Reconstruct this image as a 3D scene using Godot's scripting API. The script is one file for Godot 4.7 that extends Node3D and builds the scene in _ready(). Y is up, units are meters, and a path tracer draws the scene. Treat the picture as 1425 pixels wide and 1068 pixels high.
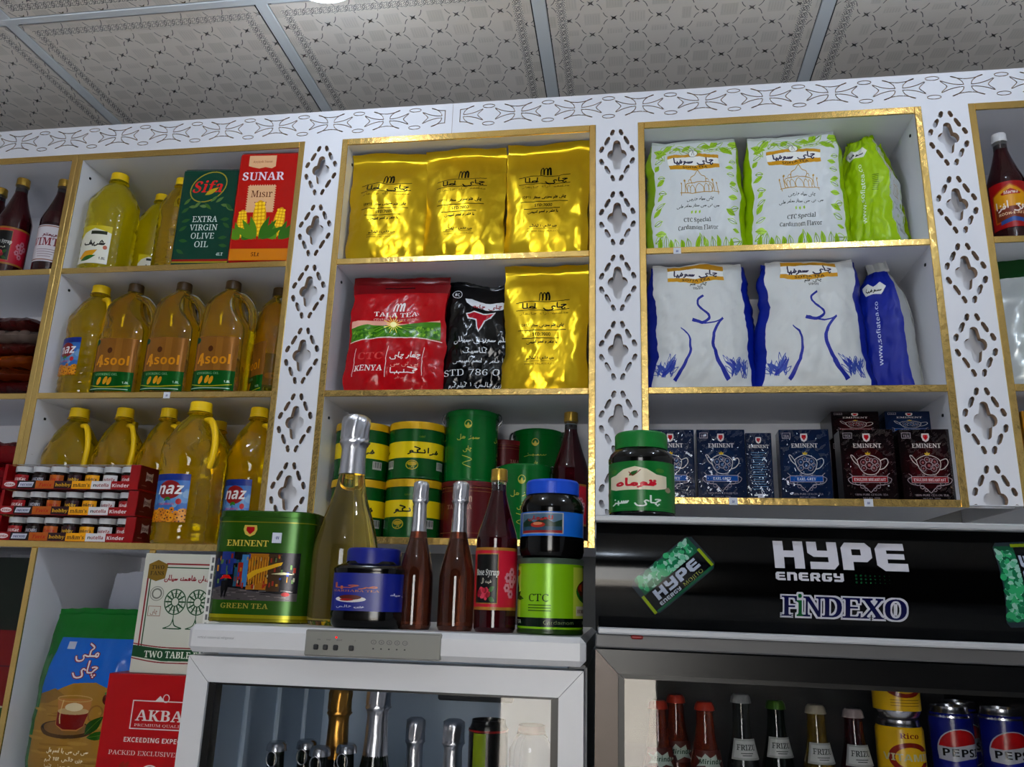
extends Node3D
# A grocer's wall of shelves above two glass-door fridges, seen from below. Units are metres, y is up, the shelf fronts stand at z = 0.

const SHELF_A := 2.43      # upper shelf boards
const SHELF_B := 2.063     # middle shelf boards
const SHELF_TOP := 2.797   # underside of the fascia
const CEIL := 3.05
const DEPTH := 0.34
var rng := RandomNumberGenerator.new()
var mats := {}
var used := {}

func _ready() -> void:
	rng.seed = 7
	set_camera_and_light()
	make_materials()
	build_room()
	build_ceiling()
	build_shelving()
	build_fridges()
	build_bay_of_packets()
	build_bay_of_oil()
	build_bay_of_gold()
	build_bay_of_sacks()
	build_bay_of_syrup()
	build_fridge_top()
	build_lower_left()

func set_camera_and_light() -> void:
	var cam := Camera3D.new()
	cam.name = "camera"
	cam.position = Vector3(0, 1.55, 1.9)
	cam.rotation = Vector3(deg_to_rad(15.330), deg_to_rad(8.717), deg_to_rad(1.739))
	cam.fov = 51.284
	cam.near = 0.02
	add_child(cam)
	cam.current = true
	var e := Environment.new()
	e.background_mode = Environment.BG_SKY
	var sky := Sky.new()
	var sm := ProceduralSkyMaterial.new()
	sm.sky_top_color = Color(0.42, 0.58, 0.85)
	sm.sky_horizon_color = Color(0.80, 0.86, 0.94)
	sm.ground_bottom_color = Color(0.45, 0.43, 0.40)
	sm.ground_horizon_color = Color(0.72, 0.74, 0.76)
	sm.energy_multiplier = 2.2
	sky.sky_material = sm
	e.sky = sky
	e.tonemap_mode = Environment.TONE_MAPPER_LINEAR
	e.tonemap_exposure = 0.46
	e.sdfgi_enabled = true
	e.ssao_enabled = true
	e.ssil_enabled = true
	var we := WorldEnvironment.new()
	we.name = "environment"
	we.environment = e
	add_child(we)
	var sun := DirectionalLight3D.new()
	sun.name = "sun"
	sun.light_color = Color(1.0, 0.98, 0.94)
	sun.light_energy = 60.0
	sun.light_angular_distance = 0.6
	sun.shadow_enabled = true
	sun.rotation = Vector3(deg_to_rad(-52), deg_to_rad(165), 0)
	add_child(sun)
	# sky light entering by the upper half of the open doorway behind the camera; below it the sunlit street shows
	var day := AreaLight3D.new()
	day.name = "doorway_daylight"
	day.area_size = Vector2(0.84, 1.15)
	day.light_color = Color(0.86, 0.92, 1.0)
	day.light_energy = 4.0
	day.area_range = 14.0
	day.area_attenuation = 2.0
	day.shadow_enabled = true
	day.position = Vector3(-0.18, 1.76, 4.19)
	add_child(day)

# ---------------------------------------------------------------- nodes
func numbered(called: String) -> String:
	var k: int = used.get(called, 0)
	used[called] = k + 1
	return called if k == 0 else "%s_%03d" % [called, k]

func thing(called: String, label: String, category: String, at: Vector3, turn := 0.0, group := "") -> Node3D:
	var o := Node3D.new()
	o.name = numbered(called)
	add_child(o)
	o.position = at
	o.rotation.y = turn
	o.set_meta("label", label)
	o.set_meta("category", category)
	if group:
		o.set_meta("group", group)
	return o

func structure(called: String, label := "") -> Node3D:
	var o := Node3D.new()
	o.name = numbered(called)
	add_child(o)
	o.set_meta("kind", "structure")
	if label:
		o.set_meta("label", label)
	return o

func part(called: String, mesh: Mesh, mat: Material, parent: Node, at := Vector3.ZERO, rot := Vector3.ZERO) -> MeshInstance3D:
	var o := MeshInstance3D.new()
	o.name = called
	o.mesh = mesh
	o.material_override = mat
	o.position = at
	o.rotation = rot
	o.cast_shadow = GeometryInstance3D.SHADOW_CASTING_SETTING_ON
	parent.add_child(o, true)
	return o

func copy_of(root: Node3D, called: String, label: String, at: Vector3, turn := 0.0) -> Node3D:
	var r: Node3D = root.duplicate()
	r.name = numbered(called)
	add_child(r)
	r.position = at
	r.rotation.y = turn
	r.set_meta("label", label)
	return r

# ---------------------------------------------------------------- meshes
class MB:
	var v := PackedVector3Array()
	var n := PackedVector3Array()
	var t := PackedVector2Array()
	var ix := PackedInt32Array()

	func tri(a: int, b: int, c: int) -> void:   # a, b, c run counter-clockwise seen from outside
		ix.append(a); ix.append(c); ix.append(b)

	func vert(p: Vector3, nn: Vector3, uv := Vector2.ZERO) -> int:
		v.append(p); n.append(nn); t.append(uv)
		return v.size() - 1

	func quad(a: Vector3, b: Vector3, c: Vector3, d: Vector3, r := Rect2(0, 0, 1, 1)) -> void:  # lower left, lower right, upper right, upper left
		var nn := (b - a).cross(d - a)
		if nn.length() < 1e-12:
			nn = (c - b).cross(d - b)
		nn = nn.normalized()
		var i := vert(a, nn, Vector2(r.position.x, r.end.y))
		vert(b, nn, Vector2(r.end.x, r.end.y))
		vert(c, nn, Vector2(r.end.x, r.position.y))
		vert(d, nn, Vector2(r.position.x, r.position.y))
		tri(i, i + 1, i + 2)
		tri(i, i + 2, i + 3)

	func triangle(a: Vector3, b: Vector3, c: Vector3) -> void:
		var nn := (b - a).cross(c - a).normalized()
		var i := vert(a, nn)
		vert(b, nn)
		vert(c, nn)
		tri(i, i + 1, i + 2)

	func grid(rows: Array, r := Rect2(0, 0, 1, 1), wrap := false, flip := false, vs := []) -> void:
		var nj := rows.size()
		var ni: int = rows[0].size()
		var base := v.size()
		for j in nj:
			for i in ni:
				var i0 := i - 1 if i > 0 else (ni - 2 if wrap else 0)
				var i1 := i + 1 if i < ni - 1 else (1 if wrap else ni - 1)
				var du: Vector3 = rows[j][i1] - rows[j][i0]
				if du.length() < 1e-7:
					var jj := j + 1 if j < nj - 1 else j - 1
					if j > 0 and j == nj - 1:
						jj = j - 1
					du = rows[jj][i1] - rows[jj][i0]
				var dv: Vector3 = rows[mini(j + 1, nj - 1)][i] - rows[maxi(j - 1, 0)][i]
				var nn := du.cross(dv).normalized()
				if flip:
					nn = -nn
				var tv: float = vs[j] if vs.size() else r.end.y - r.size.y * j / float(nj - 1)
				vert(rows[j][i], nn, Vector2(r.position.x + r.size.x * i / float(ni - 1), tv))
		for j in nj - 1:
			for i in ni - 1:
				var a := base + j * ni + i
				if flip:
					tri(a, a + ni + 1, a + 1)
					tri(a, a + ni, a + ni + 1)
				else:
					tri(a, a + 1, a + ni + 1)
					tri(a, a + ni + 1, a + ni)

	func box(w: float, h: float, d: float, at := Vector3.ZERO, r := 0.0) -> void:   # base centre at «at»
		var hx := Vector3(w / 2, h / 2, d / 2)
		var c := at + Vector3(0, h / 2, 0)
		r = minf(r, minf(hx.x, minf(hx.y, hx.z)) * 0.9)
		for ax in 3:
			var b := (ax + 1) % 3
			var e := (ax + 2) % 3
			for s in [-1.0, 1.0]:
				var p := []
				for q in [[-1, -1], [1, -1], [1, 1], [-1, 1]]:
					var x := Vector3.ZERO
					x[ax] = s * hx[ax]
					x[b] = q[0] * (hx[b] - r)
					x[e] = q[1] * (hx[e] - r)
					p.append(c + x)
				if s > 0:
					quad(p[0], p[1], p[2], p[3])
				else:
					quad(p[1], p[0], p[3], p[2])
		if r <= 0.0:
			return
		for ax in 3:      # edges along ax
			var b := (ax + 1) % 3
			var e := (ax + 2) % 3
			for sb in [-1.0, 1.0]:
				for se in [-1.0, 1.0]:
					var p := []
					for q in [[-1, 0], [1, 0], [1, 1], [-1, 1]]:
						var x := Vector3.ZERO
						x[ax] = q[0] * (hx[ax] - r)
						x[b] = sb * (hx[b] - (r if q[1] else 0.0))
						x[e] = se * (hx[e] - (0.0 if q[1] else r))
						p.append(c + x)
					if sb * se > 0:
						quad(p[0], p[1], p[2], p[3])
					else:
						quad(p[1], p[0], p[3], p[2])
		for sx in [-1.0, 1.0]:
			for sy in [-1.0, 1.0]:
				for sz in [-1.0, 1.0]:
					var a := c + Vector3(sx * hx.x, sy * (hx.y - r), sz * (hx.z - r))
					var b2 := c + Vector3(sx * (hx.x - r), sy * hx.y, sz * (hx.z - r))
					var d2 := c + Vector3(sx * (hx.x - r), sy * (hx.y - r), sz * hx.z)
					if sx * sy * sz > 0:
						triangle(a, b2, d2)
					else:
						triangle(a, d2, b2)

	# sections [y, a, b, cx, cz]: superellipses of half widths a, b; angle 0 looks to +z and grows towards +x
	func loft(secs: Array, seg := 32, pw := 2.0, a0 := -PI, a1 := PI, r := Rect2(0, 0, 1, 1), caps := true) -> void:
		var pts := []
		for s in secs:
			pts.append([float(s[0]), float(s[1]), float(s[2] if s.size() > 2 else s[1]), float(s[3] if s.size() > 3 else 0.0), float(s[4] if s.size() > 4 else 0.0)])
		var len_all := 0.0
		var acc := [0.0]
		for k in range(1, pts.size()):
			len_all += Vector2(pts[k][1] - pts[k - 1][1], pts[k][0] - pts[k - 1][0]).length()
			acc.append(len_all)
		var runs := [[0]]
		for k in range(1, pts.size()):
			runs[-1].append(k)
			if k < pts.size() - 1:
				var d0 := Vector2(pts[k][1] - pts[k - 1][1], pts[k][0] - pts[k - 1][0])
				var d1 := Vector2(pts[k + 1][1] - pts[k][1], pts[k + 1][0] - pts[k][0])
				if d0.length() > 1e-9 and d1.length() > 1e-9 and absf(d0.angle_to(d1)) > 0.62:
					runs.append([k])
		var whole := absf(a1 - a0 - TAU) < 1e-4
		for run in runs:
			var rows := []
			for k in run:
				var row := PackedVector3Array()
				var sub := seg if absf(pw - 2.0) < 0.01 else seg * 4
				for i in sub + 1:
					var an := lerpf(a0, a1, i / float(sub))
					var sn := sin(an)
					var cs := cos(an)
					var x: float = signf(sn) * pow(absf(sn), 2.0 / pw) * pts[k][1] + pts[k][3]
					var z: float = signf(cs) * pow(absf(cs), 2.0 / pw) * pts[k][2] + pts[k][4]
					row.append(Vector3(x, pts[k][0], z))
				rows.append(row)
			if absf(pw - 2.0) > 0.01:
				even_u(rows)
			var vs := []
			for k in run:
				vs.append(r.end.y - r.size.y * acc[k] / len_all)
			grid(rows, r, whole, false, vs)

	func even_u(rows: Array) -> void:   # spreads the columns evenly along each section's outline
		for j in rows.size():
			var p: PackedVector3Array = rows[j]
			var m := p.size()
			var run := PackedFloat32Array([0.0])
			for i in range(1, m):
				run.append(run[i - 1] + p[i].distance_to(p[i - 1]))
			if run[m - 1] < 1e-5:
				rows[j] = p.slice(0, (m - 1) / 4 + 1)
				continue
			var q := PackedVector3Array()
			var k := 0
			var cols := (m - 1) / 4
			for i in cols + 1:
				var want := run[m - 1] * i / float(cols)
				while k < m - 2 and run[k + 1] < want:
					k += 1
				var f := clampf((want - run[k]) / maxf(run[k + 1] - run[k], 1e-9), 0.0, 1.0)
				q.append(p[k].lerp(p[k + 1], f))
			rows[j] = q

	func tube(path: PackedVector3Array, rad: float, seg := 8, closed := false) -> void:
		var rows := []
		var m := path.size()
		var up := Vector3(0.13, 0.97, 0.21).normalized()
		for k in m:
			var a := path[k - 1] if k > 0 else (path[m - 1] if closed else path[0])
			var b := path[k + 1] if k < m - 1 else (path[0] if closed else path[m - 1])
			var d := (b - a).normalized()
			if absf(d.dot(up)) > 0.95:
				up = Vector3(0.9, 0.1, 0.3).normalized()
			var s := d.cross(up).normalized()
			var u := s.cross(d).normalized()
			up = u
			var row := PackedVector3Array()
			for i in seg + 1:
				var an := TAU * i / seg
				row.append(path[k] + (s * cos(an) + u * sin(an)) * rad)
			rows.append(row)
		if closed:
			rows.append(rows[0])
		grid(rows, Rect2(0, 0, 1, 1), true, false)
		if not closed:
			for e in [0, m - 1]:
				for i in seg:
					if e == 0:
						triangle(path[0], rows[0][i + 1], rows[0][i])
					else:
						triangle(path[m - 1], rows[m - 1][i], rows[m - 1][i + 1])

	# flat outline (x, y) with thickness from z0 to z1
	func prism(poly: PackedVector2Array, z0: float, z1: float, r := Rect2()) -> void:
		if Geometry2D.is_polygon_clockwise(poly):
			poly = poly.duplicate()
			poly.reverse()
		var tr := Geometry2D.triangulate_polygon(poly)
		var ib := v.size()
		for p in poly:
			var uv := Vector2.ZERO
			if r.size.x > 0:
				uv = Vector2((p.x - r.position.x) / r.size.x, 1.0 - (p.y - r.position.y) / r.size.y)
			vert(Vector3(p.x, p.y, z1), Vector3(0, 0, 1), uv)
		for k in range(0, tr.size(), 3):
			var a := poly[tr[k]]
			var b := poly[tr[k + 1]]
			var c := poly[tr[k + 2]]
			if (b - a).cross(c - a) > 0:
				tri(ib + tr[k], ib + tr[k + 1], ib + tr[k + 2])
			else:
				tri(ib + tr[k], ib + tr[k + 2], ib + tr[k + 1])
		if z1 - z0 < 1e-6:
			return
		var m := poly.size()
		for k in m:
			var a := poly[k]
			var b := poly[(k + 1) % m]
			quad(Vector3(a.x, a.y, z0), Vector3(b.x, b.y, z0), Vector3(b.x, b.y, z1), Vector3(a.x, a.y, z1))

	func ribbon(p: PackedVector2Array, w: float, z: float, closed := false) -> void:
		var m := p.size()
		var ib := v.size()
		for k in m:
			var a := p[k - 1] if k > 0 else (p[m - 1] if closed else p[0])
			var b := p[k + 1] if k < m - 1 else (p[0] if closed else p[m - 1])
			var d := (b - a).normalized().orthogonal() * w / 2
			vert(Vector3(p[k].x + d.x, p[k].y + d.y, z), Vector3(0, 0, 1))
			vert(Vector3(p[k].x - d.x, p[k].y - d.y, z), Vector3(0, 0, 1))
		for k in (m if closed else m - 1):
			var a := ib + 2 * k
			var b := ib + 2 * ((k + 1) % m)
			var q0 := v[a]
			var nn := (v[b] - q0).cross(v[a + 1] - q0)
			if nn.z > 0:
				tri(a, b, a + 1); tri(b, b + 1, a + 1)
			else:
				tri(a, a + 1, b); tri(b, a + 1, b + 1)

	func renormal() -> void:   # smooth normals again after vertices were moved
		var sum := {}
		for k in range(0, ix.size(), 3):
			var a := v[ix[k]]
			var f := (v[ix[k + 2]] - a).cross(v[ix[k + 1]] - a)
			for j in 3:
				var key := (v[ix[k + j]] * 20000.0).round()
				sum[key] = sum.get(key, Vector3.ZERO) + f
		for i in v.size():
			var q: Vector3 = sum.get((v[i] * 20000.0).round(), n[i])
			if q.length() > 1e-12:
				n[i] = q.normalized()

	func mesh(into: ArrayMesh = null) -> ArrayMesh:
		var m := into if into else ArrayMesh.new()
		var a := []
		a.resize(Mesh.ARRAY_MAX)
		a[Mesh.ARRAY_VERTEX] = v
		a[Mesh.ARRAY_NORMAL] = n
		a[Mesh.ARRAY_TEX_UV] = t
		a[Mesh.ARRAY_INDEX] = ix
		m.add_surface_from_arrays(Mesh.PRIMITIVE_TRIANGLES, a)
		return m

func box_mesh(w: float, h: float, d: float, r := 0.0, at := Vector3.ZERO) -> ArrayMesh:
	var b := MB.new()
	b.box(w, h, d, at, r)
	return b.mesh()

func slab(x0: float, x1: float, y0: float, y1: float, z0: float, z1: float, r := 0.0) -> ArrayMesh:
	var b := MB.new()
	b.box(x1 - x0, y1 - y0, z1 - z0, Vector3((x0 + x1) / 2, y0, (z0 + z1) / 2), r)
	return b.mesh()

func loft_mesh(secs: Array, seg := 32, pw := 2.0, a0 := -PI, a1 := PI) -> ArrayMesh:
	var b := MB.new()
	b.loft(secs, seg, pw, a0, a1)
	return b.mesh()

func plate(w: float, h: float, at: Vector3, thick := 0.0006) -> ArrayMesh:   # a printed face: front at at.z + thick
	var b := MB.new()
	b.quad(at + Vector3(-w / 2, 0, thick), at + Vector3(w / 2, 0, thick), at + Vector3(w / 2, h, thick), at + Vector3(-w / 2, h, thick))
	b.quad(at + Vector3(w / 2, 0, 0), at + Vector3(-w / 2, 0, 0), at + Vector3(-w / 2, h, 0), at + Vector3(w / 2, h, 0), Rect2(0, 0, 0.01, 0.01))
	b.quad(at + Vector3(-w / 2, h, thick), at + Vector3(w / 2, h, thick), at + Vector3(w / 2, h, 0), at + Vector3(-w / 2, h, 0), Rect2(0, 0, 0.01, 0.01))
	b.quad(at + Vector3(-w / 2, 0, 0), at + Vector3(w / 2, 0, 0), at + Vector3(w / 2, 0, thick), at + Vector3(-w / 2, 0, thick), Rect2(0, 0, 0.01, 0.01))
	b.quad(at + Vector3(w / 2, 0, thick), at + Vector3(w / 2, 0, 0), at + Vector3(w / 2, h, 0), at + Vector3(w / 2, h, thick), Rect2(0, 0, 0.01, 0.01))
	b.quad(at + Vector3(-w / 2, 0, 0), at + Vector3(-w / 2, 0, thick), at + Vector3(-w / 2, h, thick), at + Vector3(-w / 2, h, 0), Rect2(0, 0, 0.01, 0.01))
	return b.mesh()

# ---------------------------------------------------------------- materials
func mat(color: Color, rough := 0.5, metal := 0.0, spec := 0.36) -> StandardMaterial3D:
	var m := StandardMaterial3D.new()
	m.albedo_color = color
	m.roughness = rough
	m.metallic = metal
	m.metallic_specular = spec
	return m

func clear(color: Color, scatter := 0.0, rough := 0.03, bend := 0.04) -> StandardMaterial3D:  # solid glass or liquid
	var m := mat(Color(color.r, color.g, color.b, scatter), rough, 0.0, 0.5)
	m.refraction_enabled = true
	m.refraction_scale = bend
	return m

func printed(t: Texture2D, rough := 0.35, metal := 0.0) -> StandardMaterial3D:
	var m := mat(Color.WHITE, rough, metal)
	m.albedo_texture = t
	m.texture_repeat = false
	return m

func noise_tex(freq: float, kind: int, as_normal: bool, bump := 4.0, size := 512, sd := 1, ramp: Gradient = null) -> NoiseTexture2D:
	var f := FastNoiseLite.new()
	f.noise_type = kind
	f.frequency = freq
	f.seed = sd
	var t := NoiseTexture2D.new()
	t.width = size
	t.height = size
	t.seamless = true
	t.noise = f
	t.as_normal_map = as_normal
	t.bump_strength = bump
	if ramp:
		t.color_ramp = ramp
	return t

func make_materials() -> void:
	mats.white = mat(Color(0.88, 0.88, 0.90), 0.42)
	mats.inner = mats.white
	mats.cut = mat(Color(0.60, 0.50, 0.41), 0.85)
	var gold := mat(Color(0.83, 0.70, 0.42), 0.26, 1.0)
	gold.normal_enabled = true
	gold.normal_texture = noise_tex(0.02, FastNoiseLite.TYPE_SIMPLEX, true, 3.0, 512, 3)
	gold.normal_scale = 0.35
	gold.uv1_triplanar = true
	gold.uv1_world_triplanar = true
	gold.uv1_scale = Vector3(3, 3, 3)
	mats.gold = gold
	mats.paper = mat(Color(0.86, 0.86, 0.87), 0.7)
	mats.film = noise_tex(0.018, FastNoiseLite.TYPE_SIMPLEX, true, 6.0, 512, 5)
	mats.black = mat(Color(0.02, 0.02, 0.022), 0.35)
	mats.steel = mat(Color(0.75, 0.75, 0.77), 0.25, 1.0)
	mats.foil = mat(Color(0.80, 0.80, 0.82), 0.28, 1.0)
	mats.yellow_cap = mat(Color(0.86, 0.72, 0.04), 0.4)
	mats.oil = clear(Color(0.97, 0.84, 0.03), 0.10, 0.015, 0.04)
	mats.oil_pale = clear(Color(0.94, 0.87, 0.06), 0.13, 0.02, 0.04)
	mats.oil_gold = clear(Color(0.96, 0.82, 0.06), 0.05, 0.012, 0.04)
	mats.syrup = clear(Color(0.22, 0.02, 0.05), 0.4, 0.02, 0.04)
	mats.glass = clear(Color(0.95, 0.96, 0.95), 0.02, 0.02, 0.045)
	var pane := mat(Color(0.04, 0.05, 0.05, 0.03), 0.01, 0.0, 0.5)
	pane.transparency = BaseMaterial3D.TRANSPARENCY_ALPHA
	mats.pane = pane

# ---------------------------------------------------------------- print: lettering and drawing on an image
class Cv:
	var im: Image
	var k: float
	var w: float
	var h: float
	var tf := Transform2D()
	static var fonts := {}
	static var strokes_of := {}

	func _init(ww: float, hh: float, scale: float, bg: Color) -> void:
		w = ww; h = hh; k = scale
		im = Image.create(int(ww * k), int(hh * k), false, Image.FORMAT_RGBA8)
		im.fill(bg)

	func tex() -> ImageTexture:
		return ImageTexture.create_from_image(im)

	func rect(x: float, y: float, ww: float, hh: float, c: Color) -> void:
		if tf == Transform2D():
			im.fill_rect(Rect2i(roundi(x * k), roundi(y * k), maxi(1, roundi(ww * k)), maxi(1, roundi(hh * k))), c)
		else:
			poly([PackedVector2Array([Vector2(x, y), Vector2(x + ww, y), Vector2(x + ww, y + hh), Vector2(x, y + hh)])], c)

	func poly(contours: Array, c: Color) -> void:
		var e0 := PackedVector2Array()
		var e1 := PackedVector2Array()
		var y0 := 1e9
		var y1 := -1e9
		for cn in contours:
			var m: int = cn.size()
			for i in m:
				var a: Vector2 = (tf * cn[i]) * k
				var b: Vector2 = (tf * cn[(i + 1) % m]) * k
				if a.y == b.y:
					continue
				if a.y > b.y:
					e0.append(b); e1.append(a)
				else:
					e0.append(a); e1.append(b)
				y0 = minf(y0, minf(a.y, b.y))
				y1 = maxf(y1, maxf(a.y, b.y))
		var ne := e0.size()
		for y in range(maxi(0, floori(y0)), mini(im.get_height(), ceili(y1)) ):
			var yc := y + 0.5
			var xs := PackedFloat32Array()
			for i in ne:
				if e0[i].y <= yc and e1[i].y > yc:
					xs.append(e0[i].x + (e1[i].x - e0[i].x) * (yc - e0[i].y) / (e1[i].y - e0[i].y))
			xs.sort()
			for i in range(0, xs.size() - 1, 2):
				var xa := roundi(xs[i])
				var xb := roundi(xs[i + 1])
				if xb > xa:
					im.fill_rect(Rect2i(xa, y, xb - xa, 1), c)

	func shape(p: Array, c: Color) -> void:   # flat list x, y, x, y ...
		var q := PackedVector2Array()
		for i in range(0, p.size(), 2):
			q.append(Vector2(p[i], p[i + 1]))
		poly([q], c)

	func ell(cx: float, cy: float, rx: float, ry: float, c: Color, turn := 0.0) -> void:
		var q := PackedVector2Array()
		var m := 28
		for i in m:
			q.append(Vector2(cx, cy) + Vector2(cos(TAU * i / m) * rx, sin(TAU * i / m) * ry).rotated(turn))
		poly([q], c)

	func ring(cx: float, cy: float, rx: float, ry: float, t: float, c: Color) -> void:
		var q := PackedVector2Array()
		for i in 41:
			q.append(Vector2(cx + cos(TAU * i / 40) * rx, cy + sin(TAU * i / 40) * ry))
		line(q, t, c)

	func line(p: PackedVector2Array, t: float, c: Color, t1 := -1.0) -> void:
		var m := p.size()
		if t1 < 0:
			t1 = t
		for i in m - 1:
			var d := p[i + 1] - p[i]
			if d.length() < 1e-6:
				continue
			var wa := lerpf(t, t1, i / float(m - 1)) / 2
			var wb := lerpf(t, t1, (i + 1) / float(m - 1)) / 2
			var o := d.normalized().orthogonal()
			poly([PackedVector2Array([p[i] + o * wa, p[i + 1] + o * wb, p[i + 1] - o * wb, p[i] - o * wa])], c)
			if wb * k > 0.8 and i < m - 2:
				var q := PackedVector2Array()
				for j in 8:
					q.append(p[i + 1] + Vector2.from_angle(TAU * j / 8) * wb)
				poly([q], c)

	func path(p: Array, t: float, c: Color, t1 := -1.0) -> void:   # smooth line through x, y, x, y ...
		var q := PackedVector2Array()
		var m := p.size() / 2
		for i in m - 1:
			var p1 := Vector2(p[2 * i], p[2 * i + 1])
			var p2 := Vector2(p[2 * i + 2], p[2 * i + 3])
			var p0 := Vector2(p[2 * i - 2], p[2 * i - 1]) if i > 0 else p1
			var p3 := Vector2(p[2 * i + 4], p[2 * i + 5]) if i < m - 2 else p2
			for j in 6:
				q.append(p1.cubic_interpolate(p2, p0, p3, j / 6.0))
		q.append(Vector2(p[-2], p[-1]))
		line(q, t, c, t1)

	func font(called: String) -> RID:
		if not fonts.has(called):
			var f := SystemFont.new()
			f.font_names = PackedStringArray(["Droid Serif" if called.begins_with("serif") else "Droid Sans"])
			f.font_weight = 700 if called.ends_with("bold") else 400
			fonts[called] = f
		return fonts[called].get_rids()[0]

	func advance(s: String, size: float, fn := "sans_bold", sx := 1.0) -> float:
		var ts := TextServerManager.get_primary_interface()
		var r := font(fn)
		var pen := 0.0
		for ch in s:
			pen += ts.font_get_glyph_advance(r, 64, ts.font_get_glyph_index(r, 64, ch.unicode_at(0), 0)).x
		return pen * size / 64.0 * sx

	# al: 0 starts at x, 1 centred on x, 2 ends at x; wide > 0 stretches the line to that width
	func text(s: String, x: float, y: float, size: float, c: Color, fn := "sans_bold", al := 1, wide := 0.0, slant := 0.0, bend := 0.0) -> void:
		var ts := TextServerManager.get_primary_interface()
		var r := font(fn)
		var sx := 1.0
		var full := advance(s, size, fn)
		if wide > 0:
			sx = wide / full
			full = wide
		var pen := x - full * al / 2.0
		var start := pen
		var sc := size / 64.0
		for ch in s:
			var gi := ts.font_get_glyph_index(r, 64, ch.unicode_at(0), 0)
			var g := ts.font_get_glyph_contours(r, 64, gi)
			var lift := bend * sin(PI * (pen - start) / maxf(full, 0.001))
			if g.has("points"):
				var all := []
				var from := 0
				for e in g.contours:
					var q := PackedVector2Array()
					var pts: PackedVector3Array = g.points
					var cnt: int = e - from + 1
					for i in cnt:
						var a := pts[from + i]
						var b := pts[from + (i + 1) % cnt]
						var av := Vector2(a.x, a.y)
						var bv := Vector2(b.x, b.y)
						if a.z == 1.0:
							q.append(av)
						else:
							var pr := pts[from + (i + cnt - 1) % cnt]
							var s0 := Vector2(pr.x, pr.y) if pr.z == 1.0 else (Vector2(pr.x, pr.y) + av) / 2
							var s1 := bv if b.z == 1.0 else (av + bv) / 2
							if pr.z != 1.0:
								q.append(s0)
							for u in [0.33, 0.66]:
								q.append(s0.lerp(av, u).lerp(av.lerp(s1, u), u))
					for i in q.size():
						q[i] = Vector2(pen + (q[i].x - q[i].y * slant) * sc * sx, y - lift + q[i].y * sc)
					all.append(q)
					from = e + 1
				poly(all, c)
			pen += ts.font_get_glyph_advance(r, 64, gi).x * sc * sx

	# ---- a small pen-stroke hand for Persian: x runs leftwards from the right edge, y up, the letters join on y = 0
	const NO_JOIN := "اآدذرزژو ۰۱۲۳۴۵۷:()."
	static func bowl(x: float, j: bool) -> Array:
		return [[x, 0.0 if j else 0.2, x + 0.05, 0.0, x + 0.1, -0.16, x + 0.22, -0.27, x + 0.36, -0.25, x + 0.45, -0.1, x + 0.44, 0.12]]
	static func dot_at(n: int, x: float, y: float) -> Array:
		var o := []
		if n == 1: o = [x, y]
		if n == 2: o = [x - 0.07, y, x + 0.07, y]
		if n == 3: o = [x - 0.08, y, x + 0.08, y, x, y + (0.12 if y > 0 else -0.12)]
		return o
	static func letter(ch: String, jr: bool, jl: bool) -> Array:   # [advance, strokes, dots]
		var y0 := 0.0 if jr else 0.2
		var lead := [[0.0, 0.0, 0.14, 0.0]] if jr else []
		match ch:
			" ": return [0.26, [], []]
			"ا", "آ":
				var s := [[0.0, 0.0, 0.06, 0.0, 0.1, 0.1, 0.1, 0.74]] if jr else [[0.1, 0.0, 0.1, 0.74]]
				if ch == "آ": s.append([-0.04, 0.84, 0.06, 0.9, 0.14, 0.84, 0.24, 0.9])
				return [0.2, s, []]
			"ب", "پ", "ت", "ن", "ی":
				var dn := {"ب": [1, -0.16], "پ": [3, -0.16], "ت": [2, 0.34], "ن": [1, 0.36], "ی": [2, -0.16]}
				if jl:
					return [0.25, [[0.0, 0.0, 0.12, 0.0, 0.12, 0.2, 0.12, 0.0, 0.25, 0.0] if jr else [0.08, 0.22, 0.09, 0.04, 0.14, 0.0, 0.25, 0.0]], dot_at(dn[ch][0], 0.12, dn[ch][1])]
				if ch == "ن": return [0.52, bowl(0.0, jr), dot_at(1, 0.26, 0.1)]
				if ch == "ی": return [0.74, [[0.0, 0.0 if jr else 0.14, 0.12, 0.04 if jr else 0.22, 0.2, 0.0 if jr else 0.1, 0.14, -0.1, 0.16, -0.24, 0.34, -0.32, 0.56, -0.28, 0.68, -0.04]], []]
				return [0.74, [[0.0 if jr else 0.05, y0, 0.1, 0.02, 0.26, -0.05, 0.5, -0.05, 0.64, 0.03, 0.66, 0.2]], dot_at(dn[ch][0], 0.37, -0.2 if dn[ch][1] < 0 else 0.24)]
			"ج", "چ", "ح", "خ":
				var dn := {"ج": [1, -0.14], "چ": [3, -0.14], "ح": [0, 0.0], "خ": [1, 0.46]}
				if jl:
					return [0.46, [[0.34, 0.3, 0.2, 0.34, 0.06, 0.3, 0.2, 0.15, 0.32, 0.0, 0.46, 0.0]] + ([[0.0, 0.0, 0.32, 0.0]] if jr else []), dot_at(dn[ch][0], 0.22, dn[ch][1])]
				return [0.56, [[0.36, 0.24, 0.06, 0.3, 0.2, 0.14, 0.09, -0.06, 0.12, -0.26, 0.3, -0.36, 0.52, -0.28]] + ([[0.0, 0.0, 0.12, 0.06]] if jr else []), dot_at(dn[ch][0], 0.28, -0.14 if dn[ch][1] < 0 else 0.46)]
			"د", "ذ":
				return [0.3, [[0.0, 0.0, 0.2, 0.0, 0.13, 0.3] if jr else [0.1, 0.34, 0.22, 0.18, 0.2, 0.02, 0.04, 0.0]], [0.14, 0.46] if ch == "ذ" else []]
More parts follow.
